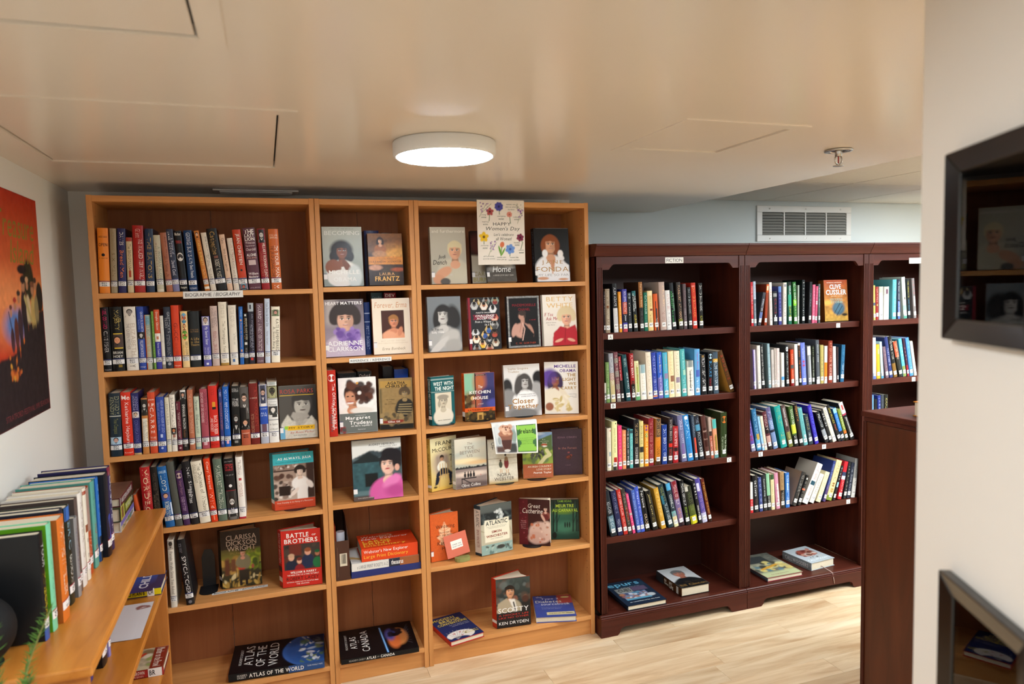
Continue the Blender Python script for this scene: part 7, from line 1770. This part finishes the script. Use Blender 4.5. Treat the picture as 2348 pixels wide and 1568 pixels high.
    MB().prism(P[::-1] if False else [(x, y) for x, y in P][::-1], 'z', 0, .017).build('base', M_GREEN, h)
    MB().box((-.034, .006, 0), (.034, .014, .017)).build('rear_lip', M_GREEN, h)
    MB().box((-.034, -.0018, 0), (.034, .0058, .006)).build('slot', M_GREEN, h)
    # black sheet-metal bookends and easels
    def bookend(lab, loc, yaw, w=.12, d=.1, h=.14, up=True, front=.06):
        t = thing('bookend', lab, 'bookend', loc, (0, 0, R(yaw)), 'black metal book supports')
        P = [(-w / 2, d - front)]
        for k in range(9):
            a = math.pi + k * math.pi / 8
            P.append((w / 2 * math.cos(a), -front + d * .32 + d * .32 * math.sin(a)))
        P.append((w / 2, d - front))
        MB().prism(P, 'z', 0, .0016).build('base_plate', M_STEEL, t)
        if up:
            Q = [(-w * .36, .0016), (w * .36, .0016), (w * .36, h * .8), (w * .2, h), (-w * .2, h), (-w * .36, h * .8)]
            n = len(Q)
            V = [(x, d - front - .0016, z) for x, z in Q] + [(x, d - front, z) for x, z in Q]
            MB().add(V, [tuple(range(n)), tuple(range(n, 2 * n))[::-1]] + [(i, n + i, n + (i + 1) % n, (i + 1) % n) for i in range(n)]).build('upright', M_STEEL, t)
    bookend('black bookend with tongue beside the leaning black spy book', (.322, .13, ZS[4] + E_), 0, .07, .1, .155, True, .05)
    for lab, x, y, z, yw in (('black book support under the turquoise cook cover', .672, .085, ZS[3], 1), ('black book support under the small teal cover', 1.315, .10, ZB[2], 10), ('black book support under the orange green novel', 1.49, .115, ZB[2], -2), ('black book support under the gold-titled cover', 1.702, .125, ZB[2], -3), ('black book support under the beach cover', 1.585, .08, ZB[3], -3), ('black book support under the green hillside cover', 1.75, .085, ZB[3], -14), ('black book support under the maroon paperback', 1.735, .105, ZB[4], -30)):
        bookend(lab, (x, y, z + E_), yw, .09, .1, .12, False, .062)

# ---------------------------------------------------------------- near things
def spine_row_low():
    """books on the low honey case, spines towards the room (+x)"""
    # name, y of near face, x of spine, thickness, height, depth, colour, items, code, side colour
    L = [('black gaming book, yellow lettering, nearest on honey case', -1.092, .078, .034, .255, .19, '17181a', 'V .12 .62 d8c41c MINECRAFT;V .68 .9 c8c8c8 YOUR;B 0 .12 3c5aa0', 'ME', '1b1c1e'),
         ('lime green book with mint spine on honey case', -1.046, .083, .038, .262, .2, '7ccca4', 'V .3 .9 5aa488 FAMILY FUN;V .12 .2 2c4a3c VIN', 'BU', '5c9c1c'),
         ('thick orange book on honey case beside mint spine', -1.000, .094, .062, .258, .19, 'd8742c', 'V .25 .92 f0dcc8 MATTHEW TELLER', 'TE', 'a8561c'),
         ('navy book beside the orange one on honey case', -.932, .082, .034, .264, .18, '1c2234', 'V .3 .9 5a6480 NIGHT', 'PA', '1e2434'),
         ('black-green book, blue top, on honey case', -.893, .085, .046, .258, .19, '20281e', 'B .86 1 3468b8;V .56 .84 8ab4c8 ERIC;V .16 .5 dcdcd4 GUARDIANS', 'GU', '2a3428'),
         ('short grey book with purple lettering on honey case', -.842, .092, .03, .215, .16, '8c8a8a', 'V .3 .9 4a3c6a THE PRINCESS DIARY', 'DA', '6a6866'),
         ('grey-brown book behind the short grey one', -.808, .088, .03, .258, .18, '5a4c46', 'V .3 .9 8a7c74 MAXWELL', 'MA', '4a403c'),
         ('thick white book, red hair line, on honey case', -.773, .089, .046, .262, .18, 'e4ded6', 'V .3 .9 b8a89c ROBERTS', 'RO', 'd8d0c6'),
         ('white book with brown brush marks on honey case', -.722, .09, .034, .263, .18, 'e2dac8', 'B .52 .6 8a4a2c .1 .8;B .93 .97 a84a34;V .1 .45 8a7c6c STEEL', 'ST', 'd8ccb8'),
         ('rust orange over grey book on honey case', -.683, .086, .05, .252, .19, 'b84c24', 'B .5 1 a08478;V .15 .45 e0c0a8 WALLS', 'WA', 'a85a34'),
         ('teal green book, red lettering, on honey case', -.628, .09, .05, .258, .19, '5aa092', 'V .55 .92 3c7468 THE LAST;V .12 .5 a83c34 HUNTERS', 'HU', '4c8c80'),
         ('bright blue book on honey case', -.573, .092, .03, .256, .18, '2868b8', 'B 0 .3 1a2428;V .4 .92 8ab4dc OCEAN', 'OC', '2460a8'),
         ('wide navy black book with blue flare on honey case', -.538, .108, .056, .257, .2, '141620', 'O .15 .5 2444b4;V .3 .6 3c4c74 PATTERSON', 'PA', '14161e'),
         ('indigo book, white name down spine, on honey case', -.478, .106, .042, .265, .19, '2c2654', 'V .1 .95 e4e2ea LOUISE PENNY;B .9 1 7a2434', 'PE', '26224a')]
    for lab, y, xs_, t, h, d, col, items, code, side in L:
        spine_book(lab, 'upright books on the honey case', (xs_, y, .8506), t * .97, h, d, col, items, code, 'red', (0, 0, R(90)), side)
    # three books lying in a pile behind them, backs towards the room
    z = .8506
    for lab, t, L, Dp, y0, col, top, txt in (('white flower picture book at foot of the pile on honey case', .036, .25, .175, -.295, 'd4d4d8', 'c8ccd4', 'snowdrops'),
                                             ('thick lime and black frog book, middle of pile on honey case', .048, .262, .18, -.3, '2c3420', '3c4424', 'the frog pond'),
                                             ('maroon book, white lettering, top of pile on honey case', .03, .24, .17, -.285, '5a2428', '6a4a3c', 'western dreams')):
        A = Art(L, Dp, top).noise(.12, 4)
        if t > .04:
            A.blobs(14, ['8a9c2c', 'a8b838', '5c6c24'], (.2, .1, .8, .9), .05, .1)
            st = [('band', .05, 0, .3, 1, 'b8bc4c'), ('band', .1, .1, .24, .9, '7a5a34'), ('band', .35, .2, .75, .8, '8a9c2c'), ('THE FROG POND', .4, .3, .9, .7, 'd8dcc0', 1)]
        elif t > .033:
            st = [('band', 0, .55, 1, 1, '6a68b0'), ('band', .0, 0, .4, .5, 'c8b48c'), ('band', .5, .05, .6, .5, '8ab03c'), ('band', .66, .05, .76, .5, '4c9ca0'), ('SNOWDROPS', .1, .1, .9, .5, '4a5a4c', 1)]
        else:
            st = [('band', .0, 0, .03, 1, 'c8c4c0'), ('WESTERN DREAMS', .08, .2, .9, .8, 'd8d4d0', 1)]
        flat_book(lab, (.098, y0, z), L, Dp, t, A, [], yaw=90, spine=col, spine_side='front', back=col, spine_texts=st, group='pile of books on the honey case')
        z += t + .0007
    # standing in its upper compartment
    for lab, y, xs_, t, h, d, col, items, code in (('blue book with barcode sticker inside the honey case', -.785, .088, .05, .2, .13, '26307c', 'B .1 .3 c8a894 0 .4;V .35 .9 c8ccdc STORIES', 'ST'),
                                                   ('thick black book, yellow lettering, inside the honey case', -.7, .106, .062, .2, .16, '1a1a1c', 'V .3 .9 d8c830 THRILLER', 'TH'),
                                                   ('slim lavender book inside the honey case', -.635, .109, .024, .2, .14, '8a82c0', 'V .3 .9 4a3c84 JUNE', 'JU')):
        spine_book(lab, 'books inside the honey case', (xs_, y, .5786), t, h, d, col, items, code, 'red', (0, 0, R(90)))
    W, D = .19, .165
    A = Art(W, D, '252c5c').grad('1c3c94', '26264c').ell(.1, .5, .5, .5, '1c4ca0', .8)
    A.rect(0, 0, .3, 1, '1c4ca0', .3)
    flat_book('blue thriller with yellow spine lying in the honey case', (.004, -.2, .5788), W, D, .028, A,
              [('CHILD', .06, .6, .9, .76, 'e0e4ec', 'b')], spine='d8c418', spine_side='front', back='232a58', texts_rot=1,
              spine_texts=[('band', 0, 0, .26, 1, '22242c'), ('NO PLAN B', .4, .25, .72, .75, '23200c', 1), ('band', .76, .0, .88, 1, 'e8e4e0'), ('CH', .78, .2, .86, .8, '1c1c20', 1)])
    W, D = .19, .16
    A = Art(W, D, 'b0a488').noise(.2, 4).blobs(30, ['8a9a54', 'c8bc98', '7a6a4c', 'd8d0b8'], (0, 0, .75, 1), .06, .12).line([(.25, .15), (.6, .75)], .04, 'b83c28').rect(.76, 0, 1, 1, '7c2418')
    flat_book('maroon cozy mystery lying on the lower shelf of honey case', (.008, -.285, .3228), W, D, .03, A,
              [('Murder on the Prowl', .8, .08, .94, .94, 'e8d8c8', 'r')], spine='a02c28', spine_side='front', back='7c2418',
              spine_texts=[('RITA MAE BROWN', .3, .45, .68, .85, 'ecd8cc', 1), ('AND SNEAKY PIE BROWN', .3, .12, .66, .35, 'e0b8a8'), ('band', .74, 0, .97, 1, 'e4e0dc'), ('BR', .76, .2, .86, .8, '1c1c20', 1)])
    p = thing('drawing_sheet', 'white paper with small red drawing lying in the honey case', 'paper', (.012, -.54, .5786))
    A = Art(.165, .285, 'd4d0d0', 70)
    A.poly([(.72, .8), (.98, .84), (.94, .9), (.78, .93), (.68, .88)], '8a5a54').poly([(.76, .82), (.9, .86), (.82, .88)], 'c8b8b4').line([(.0, .66), (.34, .7), (.4, .68), (.38, .64)], .008, '9a2c34').line([(.0, .2), (.2, .24), (.24, .2), (.2, .17)], .008, '9a2c34')
    m = MB()
    A.mesh(m, lambda x, y, L: (x, y, .0006 + .0016 * abs(math.sin(x * 22)) * (1 - y / .285)))
    m.build('sheet', M_MATTE, p)

def left_wall_poster():
    W, H = .5, .705
    A = Art(W, H, 'c03a1c', 110)
    A.grad('d8703c', 'b02c14', .5, 1).ell(.35, .5, .6, .2, 'e8945c', .9, 0, .7).ell(.8, .56, .3, .06, 'd8884c', .9, .3, .7).ell(.42, .42, .2, .1, '5a7cb8', .8)
    A.poly([(0, 0), (0, .28), (.38, .3), (.5, .34), (.7, .42), (.85, .47), (1, .49), (1, 0)], '231a1e').line([(.28, .2), (.42, .3), (.6, .37), (.72, .44), (.86, .475), (1, .49)], .014, 'c86a24').blobs(12, ['d8742c', 'b84c1c', 'e0a038'], (.25, .2, .5, .32), .012, .03)
    A.ell(.93, .54, .07, .1, '211c16', .2).ell(.72, .62, .11, .13, '2a2a18', .25)
    for x, y, s, c, k in ((.42, .43, .055, '5a2c24', 'a8342c'), (.5, .46, .06, '3c2830', '2c2420'), (.6, .52, .085, '2a2024', '201a1c'), (.68, .52, .06, 'c8b48c', 'c89c74'), (.78, .5, .07, 'b89c5c', '7a4c34'), (.85, .52, .06, '8a7a54', '3c2c28'), (.34, .4, .045, '4a2c34', '6a3c34')):
        A.ell(x, y - .04, s * .75, s * 1.7, c, .2).ell(x, y + .075, s * .42, s * .5, 'b07c5c', .25).ell(x, y + .1, s * .55, s * .3, k, .25).ell(x - s * .2, y - .14, s * .3, s * 1.2, '241c20', .3).ell(x + s * .3, y - .14, s * .3, s * 1.2, '241c20', .3)
    A.ell(.6, .665, .09, .03, '1c1618', .3).line([(.62, .54), (.72, .44)], .018, 'b0a068').line([(.3, .48), (.36, .36)], .006, '2c2020').noise(.06, 3)
    t = thing('theatre_poster', 'large red-orange theatre poster of islanders on the white wall', 'poster', (-.1195, -.15, 1.272), (0, 0, R(90)))
    fn = lambda x, y, L: (x - W, -.0006 - L, y)
    m = MB()
    A.mesh(m, fn)
    m.box((-W, -.0005, 0), (0, 0, H), '2a1a18')
    S = Surf(W, H, fn)
    put_texts(S, W, H, [('Treasure', .2, .8, .9, .91, '8a7a2c', 'i'), ('Island', .4, .69, .88, .79, '8a7a2c', 'i'), ('STRATFORD FESTIVAL 1991 SEASON', .12, .03, .97, .055, '7a3438', '')])
    m.v += S.mb.v
    m.c += S.mb.c
    m.f += [tuple(i + m.n for i in q) for q in S.mb.f]
    m.n += S.mb.n
    m.build('sheet', M_MATTE, t)

def frames():
    hd = Vector((math.sin(R(26.5)), math.cos(R(26.5)), 0))
    W0 = Vector((1.483, -2.193, 0))
    def frame(lab, t0, z0, W, H, art, texts, lean):
        # local x runs from the far end of the wall towards the camera, -y faces the room
        loc = W0 - hd * t0 + Vector((-hd.y, hd.x, 0)) * .0012
        t = thing('picture_frame', lab, 'picture frame', (loc.x, loc.y, z0), (0, 0, math.atan2(-hd.y, -hd.x)), 'framed posters on the partition')
        b, d = .026, .0155
        for nm, P in (('top_rail', [(0, H), (b, H - b), (W - b, H - b), (W, H)]), ('bottom_rail', [(0, 0), (W, 0), (W - b, b), (b, b)]), ('side_rail', [(0, 0), (b, b), (b, H - b), (0, H)]), ('side_rail', [(W, 0), (W, H), (W - b, H - b), (W - b, b)])):
            n = len(P)
            V = [(x, -d, z) for x, z in P] + [(x, 0, z) for x, z in P]
            for i, (x, z) in enumerate(P):
                if min(x, W - x, z, H - z) > b * .5:
                    V[i] = (x, -d * .55, z)
            F = [tuple(range(n)), tuple(range(n, 2 * n))[::-1]] + [(i, n + i, n + (i + 1) % n, (i + 1) % n) for i in range(n)]
            mb = MB().add(V, F)
            o = mb.build(nm, M_BLACK, t, bevel=.0015)
            bm_fix(o)
        w, h = W - 2 * b + .004, H - 2 * b + .004
        fn = lambda x, y, L: (b - .002 + x, -.004 - L, b - .002 + y)
        m = MB()
        art.mesh(m, fn)
        S = Surf(w, h, fn)
        put_texts(S, w, h, texts)
        m.v += S.mb.v
        m.c += S.mb.c
        m.f += [tuple(i + m.n for i in q) for q in S.mb.f]
        m.n += S.mb.n
        m.build('print', M_MATTE, t)
        MB().box((b - .002, -.0068, b - .002), (W - b + .002, -.0056, H - b + .002)).build('glass', M_GLASS, t)
    A = Art(.149, .186, '3a2c24', 100)
    A.rect(0, .82, .46, 1, '5c4a3c').rect(0, 0, .06, 1, '8a8440', .05).rect(.46, .55, .62, 1, '8c9a44', .02).rect(.62, .5, 1, 1, '8a7a4c', .03).rect(.7, .7, 1, 1, '6a5a3c', .04).blobs(16, ['a8a04c', '5a4c34', '8a8a3c', '4a3c2c'], (.64, .6, 1, .98), .04, .08).rect(.44, 0, 1, .36, '9aac1c', .02).rect(.06, .72, .46, .8, '241a16').ell(.2, .75, .05, .07, '9aa4b4', .4).ell(.16, .7, .04, .05, '7a8494', .4)
    A.ell(.4, .48, .1, .2, '5a4a3c', .3).rect(.56, .36, .78, .66, 'a88c80', .05).person(.36, .67, .07, 'd8a084', 'e0cc94', 'c8d4d0', 'short', -.4).ell(.36, .72, .09, .06, 'e0cc94', .3).ell(.36, .46, .16, .14, '1c2638', .2).ell(.5, .48, .09, .1, 'c4d0cc', .3).ell(.2, .5, .14, .06, '5c6a94', .2, .25).ell(.1, .48, .1, .05, 'd0d4dc', .3, .3).ell(.52, .34, .04, .14, 'c88c70', .3, .15).ell(.34, .3, .2, .05, 'd09878', .3, -.1).ell(.22, .28, .2, .16, 'c4ccd0', .3).ell(.2, .12, .26, .2, 'dcd0c0', .3).ell(.5, .12, .2, .1, 'b09c90', .4).ell(.1, .3, .05, .06, 'c88c70', .3)
    frame('black framed poster of seated woman reading, hung on cream partition', .109, 1.5655, .197, .234, A, [('READ', .1, .86, .8, .96, '8a6a4c', '')], 0)
    B = Art(.149, .186, '3a1c16', 100)
    B.rect(0, .0, .25, 1, '4a1a14', .03).rect(.26, .1, .34, 1, 'b8a890', .02).rect(.34, .72, .5, .92, '8a90b4', .05).rect(.5, .66, .8, .95, '4a1014', .02).rect(.8, .4, 1, .86, 'b8b098', .03).ell(.1, .9, .1, .05, 'c8582c', .3, -.6).ell(.1, .78, .07, .08, 'c4c8d4', .3).ell(.18, .72, .06, .07, 'b88a84', .3).ell(.08, .58, .08, .08, 'd8b8a0', .3).ell(.12, .42, .1, .1, '8a8498', .4).ell(.5, .36, .2, .26, 'cfa48c', .4, .3).ell(.66, .3, .14, .2, 'd8906c', .5).ell(.42, .4, .09, .22, 'd0aa98', .4).ell(.7, .1, .4, .2, 'c89c88', .5).line([(.2, .42), (.34, .2)], .014, 'b8c0b8')
    frame('black framed poster low on cream partition, shelves and hands in picture', .115, 1.027, .197, .234, B, [], 0)

def bm_fix(o):
    import bmesh
    bm = bmesh.new()
    bm.from_mesh(o.data)
    bmesh.ops.recalc_face_normals(bm, faces=bm.faces)
    bm.to_mesh(o.data)
    bm.free()

def plant():
    st = thing('plant_stand', 'small wooden plant stand holding the rosemary pot', 'stand', (.1, -1.47, 0))
    MB().lathe([(0, .60), (.11, .60), (.115, .604), (.115, .616), (.11, .62), (0, .62)], 32).build('stand_top', M_HX, st)
    for a in range(3):
        c, s = math.cos(a * 2.094 + .5), math.sin(a * 2.094 + .5)
        MB().tube([(c * .07, s * .07, .6), (c * .1, s * .1, .0125), (c * .1, s * .1, .0005)], .011, 10).build('leg', M_HZ, st, True)
    t = thing('potted_rosemary', 'feathery green rosemary in a pot at the near end of the honey case', 'plant', (.1, -1.47, .6205))
    MB().lathe([(0, .0), (.05, .0), (.052, .004), (.068, .11), (.074, .112), (.074, .13), (.066, .13), (.064, .112), (0, .11)], 32).build('pot', M_CLAY, t, True)
    MB().lathe([(0, .118), (.064, .116), (.065, .112)], 24).build('soil', plain('potting_soil', '2a1e14', .95, vary=.3, vscale=60, bump=.5), t)
    r = random.Random(5)
    stems = [(-.075, .02, .40), (-.02, .03, .385), (-.045, .0, .30), (.085, .03, .33), (.0, -.02, .28), (-.09, -.01, .26), (.06, .0, .22)]
    for dx, dy, h in stems:
        pts = []
        for k in range(9):
            f = k / 8
            pts.append((dx * f ** 1.2 + .01 * math.sin(f * 5 + dx * 90), dy * f + .01 * math.sin(f * 4 + dy * 70), .114 + h * f))
        MB().tube(pts, [.0028 - .0016 * k / 8 for k in range(9)], 6).build('stem', M_STEM, t, True)
        m = MB()
        for k in range(150):
            f = r.uniform(.22, 1.0)
            i = min(int(f * 8), 7)
            a, b = Vector(pts[i]), Vector(pts[i + 1])
            p = a.lerp(b, f * 8 - i)
            an = r.uniform(0, 6.283)
            up_ = r.uniform(.25, .9)
            L = r.uniform(.016, .03) * (1.1 - .4 * f)
            d = Vector((math.cos(an), math.sin(an), up_)).normalized()
            s = d.cross(Vector((0, 0, 1))).normalized() * .0013
            n = s.cross(d).normalized() * .0006
            m.add([p - s, p + s, p + d * L * .6 + s * .9, p + d * L, p + d * L * .6 - s * .9, p + d * L * .5 + n], [(0, 1, 5), (1, 2, 5), (2, 3, 5), (3, 4, 5), (4, 0, 5)])
        o = m.build('foliage', M_LEAF, t)
        o['kind'] = 'stuff'

def round_speaker():
    t = thing('round_speaker', 'black rounded speaker standing near end of honey case', 'speaker', (-.038, -1.18, .8504))
    prof = [(0, 0), (.05, 0), (.055, .004)]
    for k in range(17):
        a = -math.pi / 2 + .45 + (math.pi - .45) * k / 16
        prof.append((max(.0005, .083 * math.cos(a)), .08 + .08 * math.sin(a)))
    MB().lathe(prof, 40).build('body', M_SPK, t, True)
    MB().lathe([(.0, .1606), (.018, .1604), (.019, .159)], 24).build('control_ring', M_STEEL, t, True)

def counter_things():
    A = Art(.22, .3, 'b06a1c').noise(.05, 4)
    flat_book('big book, orange cover, page edges showing, on dark counter', (2.69, -1.44, 1.1703), .34, .32, .05, Art(.34, .32, 'a86418').noise(.04, 4), [], spine='c47a20', spine_side='front', back='c4812c')
    W, D = .26, .2
    flat_book('black book with white label on top of the orange one', (2.78, -1.34, 1.2210), W, D, .026, Art(W, D, '1c1c20').noise(.05, 4), [], yaw=0, spine='1c1d22', spine_side='left', back='1c1d22', spine_texts=[('band', .1, .15, .24, .85, 'e4e4e0')])

# ---------------------------------------------------------------- build everything
room()
lamp(1.110, -.918, 'lit round white lamp on ceiling above light bookcases')
lamp(.45, -2.3, 'second round ceiling lamp, unseen, added to brighten the corridor between partition and poster wall')  # added out of view, brightens the poster wall and book fronts
lamp(.30, -4.1, 'third round ceiling lamp, unseen, added to brighten the rear of the room')  # unseen lamp added as frontal light on the shelves and floor
lamp(1.6, -4.9, 'fourth round ceiling lamp, unseen, added to brighten the rear corner of the room')  # unseen, added so the rear floor bounces more light upward
lamp(2.2, -2.9, 'fifth round ceiling lamp, unseen, added for bounce on the hidden side of the partition')  # added behind the partition to raise bounced light on the ceiling
lamp(2.3, -4.6, 'sixth round ceiling lamp, unseen, added for bounce in the rear beyond the partition')  # another unseen lamp added for ceiling bounce
lamp(.95, -5.1, 'seventh round ceiling lamp, unseen, added for bounce by the rear wall')  # added out of view to lift the room's overall bounce
VC, VW, VH = (3.9, .79, 2.008), .745, .224
vent()
sprinkler()
light_case(0.0, .7995, ZS, 'wide light wood bookcase by poster wall')
light_case(.7999, .4, ZA, 'narrow light wood bookcase between the two wide ones')
light_case(1.2003, .8, ZB, 'wide light wood bookcase beside the dark bookcases')
dark_case(2.018, .8, (1.4258, 1.0997, .7776, .4582), 'dark cherry bookcase with fiction sign, beside light bookcases')
dark_case(2.819, .775, (1.4245, 1.1059, .7874, .4716), 'middle dark cherry bookcase under the wall vent')
dark_case(3.595, .78, (1.4245, 1.1059, .7874, .4716), 'dark cherry bookcase partly hidden behind counter')
low_case()
counter()
stand_rows()
covers()
flats()
narrow_case_extras()
signs()
spine_row_low()
left_wall_poster()
frames()
plant()
round_speaker()
counter_things()
